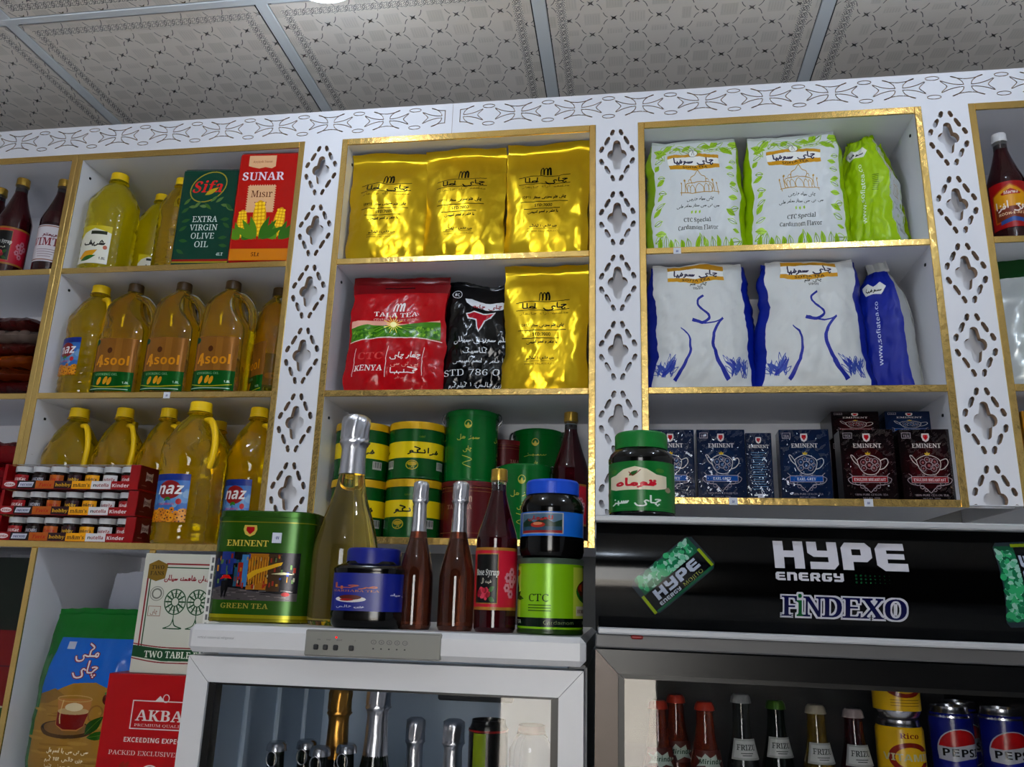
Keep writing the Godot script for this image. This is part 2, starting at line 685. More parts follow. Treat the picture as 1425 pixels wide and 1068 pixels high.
			"ر", "ز", "ژ":
				return [0.28, [[0.0, 0.0, 0.08, 0.02, 0.13, -0.1, 0.3, -0.22] if jr else [0.06, 0.18, 0.1, 0.0, 0.17, -0.15, 0.32, -0.23]], dot_at({"ر": 0, "ز": 1, "ژ": 3}[ch], 0.1, 0.34)]
			"و":
				return [0.32, [[0.2, 0.04, 0.08, 0.04, 0.07, 0.18, 0.16, 0.23, 0.22, 0.12, 0.2, -0.06, 0.34, -0.22]] + ([[0.0, 0.0, 0.1, 0.02]] if jr else []), []]
			"س", "ش":
				var d := dot_at(3, 0.24, 0.34) if ch == "ش" else []
				if jl: return [0.46, [[0.0, y0, 0.1, 0.0, 0.13, 0.17, 0.16, 0.0, 0.23, 0.0, 0.25, 0.17, 0.28, 0.0, 0.35, 0.0, 0.37, 0.17, 0.39, 0.0, 0.46, 0.0]], d]
				return [0.84, [[0.0, y0, 0.08, 0.0, 0.12, 0.17, 0.15, 0.0, 0.22, 0.0, 0.25, 0.17, 0.28, 0.0]] + bowl(0.3, false), d]
			"ص", "ض", "ط", "ظ":
				var lp := [0.0 if jr else 0.1, 0.0, 0.16, 0.02, 0.24, 0.18, 0.4, 0.22, 0.46, 0.1, 0.36, 0.0, 0.12, 0.0]
				if ch == "ط" or ch == "ظ": return [0.52, [lp, [0.17, 0.03, 0.15, 0.74], [0.36, 0.0, 0.52, 0.0]], [0.34, 0.4] if ch == "ظ" else []]
				var d := [0.34, 0.42] if ch == "ض" else []
				if jl: return [0.6, [lp, [0.36, 0.0, 0.48, 0.0, 0.5, 0.16, 0.52, 0.0, 0.6, 0.0]], d]
				return [0.98, [lp] + bowl(0.46, false), d]
			"ع", "غ":
				var d := [0.18, 0.44] if ch == "غ" else []
				if jl:
					return [0.4, [[0.0, 0.0, 0.14, 0.02, 0.05, 0.18, 0.28, 0.2, 0.18, 0.02, 0.4, 0.0] if jr else [0.3, 0.28, 0.16, 0.32, 0.07, 0.2, 0.2, 0.08, 0.1, 0.02, 0.24, 0.0, 0.4, 0.0]], d]
				return [0.54, [[0.0, 0.0, 0.14, 0.02, 0.05, 0.16, 0.26, 0.18, 0.12, -0.02, 0.08, -0.2, 0.24, -0.36, 0.5, -0.28] if jr else [0.3, 0.28, 0.16, 0.32, 0.07, 0.2, 0.2, 0.1, 0.08, -0.06, 0.1, -0.26, 0.28, -0.36, 0.5, -0.28]], d]
			"ف", "ق":
				var d := dot_at(1 if ch == "ف" else 2, 0.14, 0.42)
				var lp := [0.16, 0.04, 0.06, 0.1, 0.08, 0.22, 0.18, 0.24, 0.22, 0.12, 0.16, 0.02]
				if jl: return [0.3, lead + [lp, [0.1, 0.0, 0.3, 0.0]], d]
				if ch == "ق": return [0.6, lead + [lp] + bowl(0.14, false), d]
				return [0.82, lead + [lp, [0.16, 0.02, 0.3, -0.05, 0.56, -0.05, 0.7, 0.03, 0.72, 0.18]], d]
			"ک", "گ":
				var s := [[0.44, 0.76, 0.12, 0.52, 0.26, 0.3, 0.24, 0.0, 0.44, 0.0]] if jl else [[0.4, 0.74, 0.1, 0.54, 0.22, 0.3, 0.2, 0.06, 0.32, -0.04, 0.58, -0.03, 0.66, 0.14]]
				if jr: s.append([0.0, 0.0, 0.24, 0.0])
				if ch == "گ": s.append([0.46, 0.9, 0.2, 0.7])
				return [0.44 if jl else 0.72, s, []]
			"ل":
				var s := [[0.1, 0.74, 0.1, 0.06, 0.16, 0.0, 0.24, 0.0]] if jl else [[0.12, 0.74, 0.12, -0.1, 0.22, -0.25, 0.38, -0.23, 0.47, -0.04]]
				if jr: s.append([0.0, 0.0, 0.12, 0.0])
				return [0.24 if jl else 0.54, s, []]
			"م":
				var lp := [0.06, 0.0, 0.05, 0.14, 0.16, 0.18, 0.22, 0.06, 0.14, -0.04, 0.04, 0.0]
				if jl: return [0.3, [lp, [0.14, 0.0, 0.3, 0.0]] + lead, []]
				return [0.32, [lp, [0.2, 0.02, 0.26, -0.06, 0.26, -0.4]] + lead, []]
			"ه":
				if jl: return [0.36, [[0.1, 0.0, 0.06, 0.2, 0.22, 0.32, 0.3, 0.16, 0.2, 0.0, 0.1, 0.0], [0.14, 0.02, 0.2, 0.18], [0.0 if jr else 0.1, 0.0, 0.36, 0.0]], []]
				return [0.34, [[0.12, 0.3, 0.04, 0.12, 0.12, 0.0, 0.26, 0.02, 0.27, 0.16, 0.12, 0.28]] + lead, []]
			"۱": return [0.26, [[0.18, 0.6, 0.1, 0.3, 0.1, 0.0]], []]
			"۰": return [0.24, [], [0.12, 0.26]]
			"۲": return [0.32, [[0.26, 0.6, 0.2, 0.3, 0.2, 0.0], [0.2, 0.46, 0.1, 0.5, 0.06, 0.6]], []]
			"۴": return [0.32, [[0.26, 0.6, 0.2, 0.3, 0.2, 0.0], [0.2, 0.4, 0.06, 0.4], [0.06, 0.56, 0.2, 0.52]], []]
			"۵": return [0.34, [[0.16, 0.6, 0.3, 0.2, 0.22, 0.02, 0.16, 0.14, 0.1, 0.02, 0.04, 0.2, 0.16, 0.6]], []]
			"۷": return [0.34, [[0.28, 0.6, 0.16, 0.0, 0.04, 0.6]], []]
			":": return [0.16, [], [0.08, 0.1, 0.08, 0.34]]
		return [0.2, [], []]

	# al: 1 centred on x, 0 starts (right edge) at x; wide > 0 stretches the line to that width
	func fa(s: String, x: float, y: float, size: float, c: Color, weight := 0.11, al := 1, wide := 0.0) -> void:
		var g := []
		var full := 0.0
		var m := s.length()
		for i in m:
			var ch := s[i]
			var jr := i > 0 and not (s[i - 1] in NO_JOIN) and not (ch in " ۰۱۲۳۴۵۷:().")
			var jl := i < m - 1 and not (ch in NO_JOIN) and not (s[i + 1] in " ۰۱۲۳۴۵۷:().")
			var q := letter(ch, jr, jl)
			g.append(q)
			full += q[0]
		var sx := size
		if wide > 0:
			sx = wide / full
		var pen := x + full * sx * al / 2.0
		for q in g:
			for st in q[1]:
				var p := []
				for i in range(0, st.size(), 2):
					p.append(pen - st[i] * sx)
					p.append(y - st[i + 1] * size)
				path(p, size * weight, c)
			for i in range(0, q[2].size(), 2):
				var r := size * weight * 0.62
				ell(pen - q[2][i] * sx, y - q[2][i + 1] * size, r, r, c)
			pen -= q[0] * sx

	func leaf(x: float, y: float, len_: float, wid: float, turn: float, c: Color, vein := Color(0, 0, 0, 0), outline := 0.0) -> void:
		var q := PackedVector2Array()
		for i in 9:
			var u := i / 8.0
			q.append(Vector2(len_ * u, -wid * sin(PI * u) * (1.0 - 0.3 * u)).rotated(turn) + Vector2(x, y))
		for i in range(7, 0, -1):
			var u := i / 8.0
			q.append(Vector2(len_ * u, wid * sin(PI * u) * (1.0 - 0.3 * u)).rotated(turn) + Vector2(x, y))
		if outline > 0:
			q.append(q[0])
			line(q, outline, c)
		else:
			poly([q], c)
		if vein.a > 0:
			line(PackedVector2Array([Vector2(x, y), Vector2(x, y) + Vector2(len_ * 0.9, 0).rotated(turn)]), maxf(outline, 0.5), vein)

	func blobs(x: float, y: float, ww: float, hh: float, cols: Array, cnt: int, r0: float, r1: float, rg: RandomNumberGenerator) -> void:
		for i in cnt:
			var c: Color = cols[rg.randi() % cols.size()]
			ell(x + rg.randf() * ww, y + rg.randf() * hh, rg.randf_range(r0, r1), rg.randf_range(r0, r1), c, rg.randf() * 3.0)

	# blocky techno capitals used on the fridge header: each letter is drawn in a 1 x 1 cell
	func block(s: String, x: float, y: float, ww: float, hh: float, gap: float, c: Color, hole: Color) -> void:
		var cw := (ww - gap * (s.length() - 1)) / s.length()
		var t := 0.33
		for i in s.length():
			var ox := x + i * (cw + gap)
			var cell := func(a: float, b: float, d: float, e: float, col: Color): rect(ox + a * cw, y + b * hh, d * cw, e * hh, col)
			match s[i]:
				"H":
					cell.call(0, 0, t, 1, c); cell.call(1 - t, 0, t, 1, c); cell.call(0, 0.35, 1, 0.24, c)
				"Y":
					shape([ox, y, ox + t * cw, y, ox + t * cw, y + 0.32 * hh, ox + (1 - t) * cw, y + 0.32 * hh, ox + (1 - t) * cw, y, ox + cw, y, ox + cw, y + 0.82 * hh, ox + 0.85 * cw, y + hh, ox + 0.06 * cw, y + hh, ox + 0.06 * cw, y + 0.74 * hh, ox + (1 - t) * cw, y + 0.74 * hh, ox + (1 - t) * cw, y + 0.56 * hh, ox + 0.2 * cw, y + 0.56 * hh, ox, y + 0.42 * hh], c)
				"P":
					shape([ox, y + 0.2 * hh, ox + 0.15 * cw, y, ox + 0.82 * cw, y, ox + cw, y + 0.18 * hh, ox + cw, y + 0.54 * hh, ox + 0.82 * cw, y + 0.7 * hh, ox + 0.36 * cw, y + 0.7 * hh, ox + 0.36 * cw, y + hh, ox, y + hh], c)
					cell.call(0.34, 0.24, 0.3, 0.22, hole)
				"E":
					shape([ox, y + 0.2 * hh, ox + 0.15 * cw, y, ox + 0.95 * cw, y, ox + 0.95 * cw, y + 0.25 * hh, ox + 0.36 * cw, y + 0.25 * hh, ox + 0.36 * cw, y + 0.38 * hh, ox + 0.92 * cw, y + 0.38 * hh, ox + 0.92 * cw, y + 0.58 * hh, ox + 0.36 * cw, y + 0.58 * hh, ox + 0.36 * cw, y + 0.72 * hh, ox + cw, y + 0.72 * hh, ox + cw, y + hh, ox + 0.25 * cw, y + hh, ox, y + 0.8 * hh], c)
				"N":
					shape([ox, y, ox + 0.8 * cw, y, ox + cw, y + 0.2 * hh, ox + cw, y + hh, ox + (1 - t) * cw, y + hh, ox + (1 - t) * cw, y + 0.28 * hh, ox + t * cw, y + 0.28 * hh, ox + t * cw, y + hh, ox, y + hh], c)
				"R":
					shape([ox, y + 0.2 * hh, ox + 0.15 * cw, y, ox + 0.85 * cw, y, ox + cw, y + 0.18 * hh, ox + cw, y + 0.5 * hh, ox + 0.8 * cw, y + 0.64 * hh, ox + cw, y + hh, ox + 0.66 * cw, y + hh, ox + 0.46 * cw, y + 0.68 * hh, ox + 0.34 * cw, y + 0.68 * hh, ox + 0.34 * cw, y + hh, ox, y + hh], c)
					cell.call(0.34, 0.25, 0.3, 0.2, hole)
				"G":
					shape([ox, y + 0.2 * hh, ox + 0.15 * cw, y, ox + cw, y, ox + cw, y + 0.25 * hh, ox + 0.36 * cw, y + 0.25 * hh, ox + 0.36 * cw, y + 0.75 * hh, ox + 0.66 * cw, y + 0.75 * hh, ox + 0.66 * cw, y + 0.62 * hh, ox + 0.5 * cw, y + 0.62 * hh, ox + 0.5 * cw, y + 0.42 * hh, ox + cw, y + 0.42 * hh, ox + cw, y + 0.8 * hh, ox + 0.85 * cw, y + hh, ox + 0.15 * cw, y + hh, ox, y + 0.8 * hh], c)

# ---------------------------------------------------------------- the room
func build_room() -> void:
	var plaster := mat(Color(0.84, 0.84, 0.85), 0.8)
	var dim := mat(Color(0.20, 0.18, 0.17), 0.8)
	var fl := structure("floor")
	var tile := mat(Color(0.86, 0.86, 0.86), 0.35)
	part("slab", slab(-2.75, 2.35, -0.12, -0.012, -0.6, 4.3), plaster, fl)
	for ix in 8:
		for iz in 8:
			part("tile", slab(-2.7 + ix * 0.625, -2.08 + ix * 0.625, -0.012, 0, -0.55 + iz * 0.6, 0.045 + iz * 0.6, 0.002), tile, fl)
	part("wall", slab(-2.75, 2.35, 0, CEIL + 0.1, -0.6, -0.47), plaster, structure("wall_back"))
	part("wall", slab(-2.75, -2.62, 0, CEIL + 0.1, -0.47, 4.3), plaster, structure("wall_left"))
	part("wall", slab(2.22, 2.35, 0, CEIL + 0.1, -0.47, 4.3), plaster, structure("wall_right"))
	var wf := structure("wall_front")
	part("wall", slab(-2.62, -0.61, 0, CEIL + 0.1, 4.2, 4.32), dim, wf)
	part("wall", slab(0.25, 2.22, 0, CEIL + 0.1, 4.2, 4.32), dim, wf)
	part("lintel", slab(-0.61, 0.25, 2.35, CEIL + 0.1, 4.2, 4.32), dim, wf)
	# the street beyond the doorway
	part("pavement", slab(-9, 9, -0.16, -0.06, 4.32, 10.2), mat(Color(0.70, 0.69, 0.68), 0.85), structure("street"))
	var hs := structure("house_front")
	part("wall", slab(-9, 9, -0.06, 5.5, 10.2, 10.5), mat(Color(0.77, 0.76, 0.74), 0.9), hs)

# the ceiling: printed plastic panels with pale joint strips
func ceiling_maps() -> Array:
	# one repeat is 4 x 4 star spacings of 0.118 m: 0.472 m
	var n := 1024
	var base := Color(0.93, 0.90, 0.86)
	var dark := Color(0.85, 0.82, 0.78)
	var ink := Color(0.40, 0.39, 0.38)
	var cv := Cv.new(n, n, 1.0, base)
	var mt := Cv.new(n, n, 1.0, Color(0, 0.36, 0))      # red: foil, green: roughness
	var st := n / 4.0
	var rg := RandomNumberGenerator.new()
	rg.seed = 11
	for i in 8:          # faint hatched squares in alternate lozenges
		for j in 8:
			if (i + j) % 2 == 0:
				continue
			var cx := i * st / 2.0 + st * 0.02
			var cy := j * st / 2.0
			cv.rect(cx - st * 0.18, cy - st * 0.18, st * 0.36, st * 0.36, base.lerp(dark, rg.randf_range(0.2, 0.7)))
			for q in 6:
				var hx := cx - st * 0.16 + q * st * 0.06
				cv.rect(hx, cy - st * 0.15 + rg.randf() * st * 0.05, 3, st * 0.26, base.lerp(dark, 1.15))
	for i in range(-1, 10):
		for j in range(-1, 10):
			if (i + j) % 2 != 0:
				continue
			var p := Vector2(i, j) * st / 2.0
			for d in [[1, 1], [1, -1]]:
				# a thread that leaves each star sideways and climbs in between, broken at its middle
				var q: Vector2 = p + Vector2(d[0], d[1]) * st / 2.0
				var hx: float = (q.x - p.x) * 0.72
				var l := PackedVector2Array()
				for u in 25:
					l.append(p.bezier_interpolate(p + Vector2(hx, 0), q - Vector2(hx, 0), q, u / 24.0))
				for piece in [l.slice(4, 12), l.slice(14, 21)]:
					cv.line(piece, 4.5, ink)
					mt.line(piece, 4.5, Color(0.4, 0.3, 0))
			var star := PackedVector2Array()
			for a in 8:
				star.append(p + Vector2.from_angle(a * PI / 4 + PI / 4) * st * (0.105 if a % 2 == 0 else 0.03))
			cv.poly([star], Color(0.62, 0.60, 0.58))
			mt.poly([star], Color(1.0, 0.1, 0))
	# scroll border: one flower
	var sc := Cv.new(128, 128, 1.0, base.lerp(Color.WHITE, 0.06))
	var ms := Cv.new(128, 128, 1.0, Color(0, 0.36, 0))
	for c in [[sc, Color(0.52, 0.51, 0.50)], [ms, Color(0.5, 0.25, 0)]]:
		c[0].ring(64, 64, 20, 20, 9, c[1])
		for a in 6:
			var o := Vector2.from_angle(a * TAU / 6) * 34
			c[0].ring(64 + o.x, 64 + o.y, 17, 17, 7, c[1])
		c[0].path([0, 30, 18, 10, 40, 14, 54, 40], 8, c[1])
		c[0].path([128, 98, 110, 118, 88, 114, 74, 88], 8, c[1])
		c[0].path([0, 98, 20, 116, 44, 112], 7, c[1])
		c[0].path([128, 30, 108, 12, 84, 16], 7, c[1])
	var out := []
	for pr in [[cv, mt], [sc, ms]]:
		var m := mat(Color.WHITE, 1.0, 1.0)
		m.albedo_texture = pr[0].tex()
		var t: ImageTexture = pr[1].tex()
		m.metallic_texture = t
		m.metallic_texture_channel = BaseMaterial3D.TEXTURE_CHANNEL_RED
		m.roughness_texture = t
		m.roughness_texture_channel = BaseMaterial3D.TEXTURE_CHANNEL_GREEN
		out.append(m)
	return out

func ceiling_quad(b: MB, x0: float, x1: float, z0: float, z1: float, uv: Array) -> void:  # faces down
	var i := b.v.size()
	var p := [Vector3(x0, 0, z0), Vector3(x1, 0, z0), Vector3(x1, 0, z1), Vector3(x0, 0, z1)]
	for q in 4:
		b.vert(p[q], Vector3.DOWN, uv[q])
	b.tri(i, i + 1, i + 2)
	b.tri(i, i + 2, i + 3)

func build_ceiling() -> void:
	var cl := structure("ceiling")
	part("slab", slab(-2.75, 2.35, CEIL + 0.012, CEIL + 0.1, -0.6, 4.32), mats.paper, cl)
	var ms := ceiling_maps()
	var strip := mat(Color(0.88, 0.90, 0.91), 0.3)
	var gap := mat(Color(0.25, 0.25, 0.25), 0.8)
	# panel edges along x (measured joints), strips stand beside the joints
	var panels := [[-2.60, -1.704], [-1.664, -0.972], [-0.932, -0.246], [-0.204, 0.491], [0.532, 1.215], [1.255, 1.94], [1.98, 2.22]]
	var rows := [[-0.47, 0.251], [0.281, 1.0], [1.03, 1.75], [1.78, 2.5], [2.53, 3.25], [3.28, 4.2]]
	var per := 0.472
	var bw := 0.026
	for rw in rows:
		for pn in panels:
			var o := Node3D.new()
			o.name = "panel"
			cl.add_child(o, true)
			o.position.y = CEIL
			var x0: float = pn[0]
			var x1: float = pn[1]
			var z0: float = rw[0]
			var z1: float = rw[1]
			var m := MB.new()
			# inner field, plain margin and border
			var a := 0.022
			var bd := a + bw
			var f := func(x: float, z: float) -> Vector2: return Vector2((x - 0.616) / per, (z - 0.044) / per)
			ceiling_quad(m, x0, x1, z0, z1, [f.call(x0, z0), f.call(x1, z0), f.call(x1, z1), f.call(x0, z1)])
			part("field", m.mesh(), ms[0], o)
			var s := MB.new()
			var drop := Vector3(0, -0.0008, 0)
			var nz := roundf((z1 - z0 - 2 * a) / bw)
			var nx := roundf((x1 - x0 - 2 * a) / bw)
			ceiling_quad(s, x0 + a, x0 + bd, z0 + a, z1 - a, [Vector2(0, 0), Vector2(1, 0), Vector2(1, nz), Vector2(0, nz)])
			ceiling_quad(s, x1 - bd, x1 - a, z0 + a, z1 - a, [Vector2(0, 0), Vector2(1, 0), Vector2(1, nz), Vector2(0, nz)])
			ceiling_quad(s, x0 + bd, x1 - bd, z0 + a, z0 + bd, [Vector2(0, 0), Vector2(nx, 0), Vector2(nx, 1), Vector2(0, 1)])
			ceiling_quad(s, x0 + bd, x1 - bd, z1 - bd, z1 - a, [Vector2(0, 0), Vector2(nx, 0), Vector2(nx, 1), Vector2(0, 1)])
			part("border", s.mesh(), ms[1], o, drop)
	for i in panels.size() - 1:
		var x0: float = panels[i][1]
		var x1: float = panels[i + 1][0]
		part("strip", slab(x0 + 0.003, x1 - 0.003, CEIL - 0.001, CEIL + 0.012, -0.47, 4.2, 0.002), strip, cl)
		part("joint", slab(x0 - 0.001, x1 + 0.001, CEIL + 0.004, CEIL + 0.012, -0.47, 4.2), gap, cl)
	for i in rows.size() - 1:
		var z0: float = rows[i][1]
		var z1: float = rows[i + 1][0]
		part("strip", slab(-2.6, 2.2, CEIL - 0.002, CEIL + 0.011, z0 + 0.003, z1 - 0.003, 0.002), strip, cl)
	# round lamps: shallow white domes
	var glow := mat(Color.WHITE, 0.4)
	glow.emission_enabled = true
	glow.emission = Color(0.93, 0.96, 1.0)
	glow.emission_energy_multiplier = 4.0
	var rim := mat(Color(0.85, 0.85, 0.87), 0.4)
	var spots := [[-0.735, 0.385, "round white ceiling lamp glowing in front of the fascia above the gold bags", 0.105], [0.78, 0.45, "round ceiling lamp glowing in front of the fascia above the white tea bags", 0.055], [0.85, 1.25, "round ceiling lamp glowing over the black fridge side of the shop", 0.8],
		[-0.742, 1.25, "round ceiling lamp glowing over the white fridge side of the shop", 0.8], [0.0, 3.0, "round ceiling lamp glowing near the doorway", 0.4]]
	for s in spots:
		var t := thing("ceiling_lamp", s[2], "lamp", Vector3(s[0], CEIL, s[1]), 0.0, "round ceiling lamps")
		part("rim", loft_mesh([[0.0, 0.118], [-0.012, 0.118], [-0.016, 0.112], [-0.014, 0.1]], 40), rim, t)
		part("diffuser", loft_mesh([[-0.085, 0.0001], [-0.083, 0.03], [-0.072, 0.066], [-0.05, 0.093], [-0.012, 0.108]], 40), glow, t)
		var l := OmniLight3D.new()
		l.name = "light"
		l.light_color = Color(0.87, 0.93, 1.0)
		l.light_energy = s[3]
		l.light_size = 0.03
		l.omni_range = 12.0
		l.omni_attenuation = 2.0
		l.shadow_enabled = true
		l.position = Vector3(0, -0.125, 0)
		t.add_child(l)

# ---------------------------------------------------------------- shelving
func slot_outline(c: Vector2, w: float, h: float, turn: float) -> PackedVector2Array:
	var q := PackedVector2Array()
	for p in [[-0.5, -0.32], [-0.2, -0.5], [0.2, -0.5], [0.5, -0.25], [0.45, 0.32], [0.2, 0.5], [-0.2, 0.5], [-0.5, 0.25]]:
		q.append(c + Vector2(p[0] * w, p[1] * h).rotated(turn))
	return q

func quatrefoil(c: Vector2) -> PackedVector2Array:
	var out := PackedVector2Array()
	# upper and lower lobes are tall and narrow, the side lobes broad
	var rv := 0.0092
	var hv := 0.0440 - rv
	for a in range(0, 9):
		out.append(c + Vector2(0.0125 + 0.0128 * cos(-PI / 2 + PI * a / 8), 0.0152 * sin(-PI / 2 + PI * a / 8)))
	for a in range(0, 9):
		out.append(c + Vector2(rv * cos(PI * a / 8), hv + rv * sin(PI * a / 8)))
	for a in range(0, 9):
		out.append(c + Vector2(-0.0125 - 0.0128 * cos(-PI / 2 + PI * a / 8), -0.0152 * sin(-PI / 2 + PI * a / 8)))
	for a in range(0, 9):
		out.append(c + Vector2(-rv * cos(PI * a / 8), -hv - rv * sin(PI * a / 8)))
	return out

func fretwork(w: float, y0: float, y1: float, centres: Array, z0: float, z1: float) -> Array:   # [board mesh, cut edges mesh]
	var holes := []
	for cy in centres:
		var c := Vector2(0, cy)
		var all := [quatrefoil(c)]
		for sx in [-1.0, 1.0]:
			for sy in [-1.0, 1.0]:
				all.append(slot_outline(c + Vector2(sx * 0.0113, sy * 0.068), 0.0105, 0.0190, sx * sy * 0.30))
				all.append(slot_outline(c + Vector2(sx * 0.0252, sy * 0.0432), 0.0105, 0.0275, sx * sy * 0.42))
				all.append(slot_outline(c + Vector2(sx * 0.0402, sy * 0.0185), 0.0112, 0.0195, sx * sy * 0.34))
		for h in all:
			var lo := 1e9
			var hi := -1e9
			for p in h:
				lo = minf(lo, p.y)
				hi = maxf(hi, p.y)
			if lo > y0 + 0.002 and hi < y1 - 0.002:
				holes.append(h)
			elif hi > y0 + 0.002 and lo < y1 - 0.002:
				var cut := Geometry2D.intersect_polygons(h, PackedVector2Array([Vector2(-1, y0 + 0.002), Vector2(1, y0 + 0.002), Vector2(1, y1 - 0.002), Vector2(-1, y1 - 0.002)]))
				for q in cut:
					holes.append(q)
	var b := MB.new()
	var e := MB.new()
	var xs := [-w / 2, -0.0402, -0.0252, -0.0113, 0.0, 0.0113, 0.0252, 0.0402, w / 2]
	var bands := [y0]
	for i in centres.size() - 1:
		bands.append((centres[i] + centres[i + 1]) / 2.0)
	bands.append(y1)
	bands.sort()
	for k in bands.size() - 1:
		for i in xs.size() - 1:
			var pieces := [PackedVector2Array([Vector2(xs[i], bands[k]), Vector2(xs[i + 1], bands[k]), Vector2(xs[i + 1], bands[k + 1]), Vector2(xs[i], bands[k + 1])])]
			for h in holes:
				if h[0].y < bands[k] - 0.05 or h[0].y > bands[k + 1] + 0.05:
					continue
				var next := []
				for p in pieces:
					for q in Geometry2D.clip_polygons(p, h):
						if not Geometry2D.is_polygon_clockwise(q):
							next.append(q)
				pieces = next
			for p in pieces:
				b.prism(p, z1, z1)
				b.prism(p, z0, z0)
	for h in holes:
		var q: PackedVector2Array = h
		if Geometry2D.is_polygon_clockwise(q):
			q.reverse()
		for i in q.size():
			var p0 := q[i]
			var p1 := q[(i + 1) % q.size()]
			e.quad(Vector3(p1.x, p1.y, z0), Vector3(p0.x, p0.y, z0), Vector3(p0.x, p0.y, z1), Vector3(p1.x, p1.y, z1))
	# outer edges
	b.quad(Vector3(-w / 2, y0, z0), Vector3(w / 2, y0, z0), Vector3(w / 2, y0, z1), Vector3(-w / 2, y0, z1))
	b.quad(Vector3(w / 2, y0, z1), Vector3(w / 2, y0, z0), Vector3(w / 2, y1, z0), Vector3(w / 2, y1, z1))
	b.quad(Vector3(-w / 2, y0, z0), Vector3(-w / 2, y0, z1), Vector3(-w / 2, y1, z1), Vector3(-w / 2, y1, z0))
	b.quad(Vector3(-w / 2, y1, z1), Vector3(w / 2, y1, z1), Vector3(w / 2, y1, z0), Vector3(-w / 2, y1, z0))
	return [b.mesh(), e.mesh()]

func pillar(x: float, y0: float, label: String) -> void:
	var t := thing("fretwork_pillar", label, "pillar", Vector3(x, y0, 0), 0.0, "white fretwork pillars between the shelf bays")
	var c := []
	for k in 7:
		var cy := 2.702 - k * 0.1835 - y0
		if k >= 2:
			cy = 2.702 - k * 0.1835 + (k - 1) * 0.0035 - y0
		c.append(cy)
	c.reverse()
	while c.size() and c[0] < -0.08:
		c.remove_at(0)
	var m := fretwork(0.1105, 0.0, SHELF_TOP - y0, c, -0.014, 0.002)
	part("fretwork_board", m[0], mats.white, t)
	part("cut_edge", m[1], mats.cut, t).set_meta("label", "bare board edges inside the cut pattern")
	part("backing_board", slab(-0.055, 0.055, 0, SHELF_TOP - y0, -0.05, -0.04), mats.white, t)

func shelf_bay(called: String, label: String, x0: float, x1: float, y0: float, shelves: Array, bottom := true) -> Node3D:
	var t := thing(called, label, "shelf unit", Vector3((x0 + x1) / 2, y0, 0), 0.0, "open white shelf bays with gold edges")
	var w := x1 - x0
	var hx := w / 2
	var th := 0.0165
	var top := SHELF_TOP - y0
	for s in [-1.0, 1.0]:
		var p := part("side_board", slab(minf(s * hx, s * (hx - th)), maxf(s * hx, s * (hx - th)), 0, top, -DEPTH, -0.002), mats.inner, t)
		part("gold_edge", slab(minf(s * hx, s * (hx - th)), maxf(s * hx, s * (hx - th)), 0, top, -0.002, 0.003, 0.0012), mats.gold, p)
		# small plugs over the fixing screws
		for sy in [top - 0.06, top - 0.42, top - 0.80]:
			if sy > 0.05:
				part("screw_plug", slab(s * (hx - th) - 0.003, s * (hx - th) + 0.003, sy, sy + 0.007, -0.045, -0.038, 0.001), mats.black, p)
	part("back_board", slab(-hx + th, hx - th, 0, top, -DEPTH, -DEPTH + 0.006), mats.inner, t)
	var tp := part("top_board", slab(-hx + th, hx - th, top - 0.019, top, -DEPTH + 0.006, -0.002), mats.inner, t)
	part("gold_edge", slab(-hx + th, hx - th, top - 0.0195, top, -0.002, 0.003, 0.0012), mats.gold, tp)
	for y in shelves:
		var b := part("shelf_board", slab(-hx + th, hx - th, y - y0 - 0.016, y - y0, -DEPTH + 0.006, -0.002), mats.inner, t)
		part("gold_edge", slab(-hx + th, hx - th, y - y0 - 0.0162, y - y0 + 0.0004, -0.002, 0.003, 0.0012), mats.gold, b)
	return t

func price_tag(label: String, x: float, y: float) -> void:
	var cv := Cv.new(30, 26, 4, Color(0.78, 0.79, 0.83))
	cv.fa("۷۵", 15, 18, 14, Color(0.25, 0.27, 0.5), 0.1)
	var t := thing("price_sticker", label, "price tag", Vector3(x, y, 0.003), 0.0, "small price stickers on the gold shelf edges")
	part("sticker", plate(0.019, 0.017, Vector3.ZERO), printed(cv.tex(), 0.6), t)

# ---- engraved fascia: narrow grooves cut 3 mm deep through the white facing into the board
func smooth_line(pts: Array) -> PackedVector2Array:
	var c := PackedVector2Array()
	var m := pts.size() / 2
	for i in m - 1:
		var p1 := Vector2(pts[2 * i], pts[2 * i + 1])
		var p2 := Vector2(pts[2 * i + 2], pts[2 * i + 3])
		var p0 := Vector2(pts[2 * i - 2], pts[2 * i - 1]) if i > 0 else p1
		var p3 := Vector2(pts[2 * i + 4], pts[2 * i + 5]) if i < m - 2 else p2
		for j in 5:
			c.append(p1.cubic_interpolate(p2, p0, p3, j / 5.0))
	c.append(Vector2(pts[-2], pts[-1]))
	return c

func groove_outline(c: PackedVector2Array, w: float) -> PackedVector2Array:
	var l := PackedVector2Array()
	var r := PackedVector2Array()
	for k in c.size():
		var d := (c[mini(k + 1, c.size() - 1)] - c[maxi(k - 1, 0)]).normalized().orthogonal() * w / 2
		l.append(c[k] + d)
		r.append(c[k] - d)
	r.reverse()
	l.append_array(r)
	return l

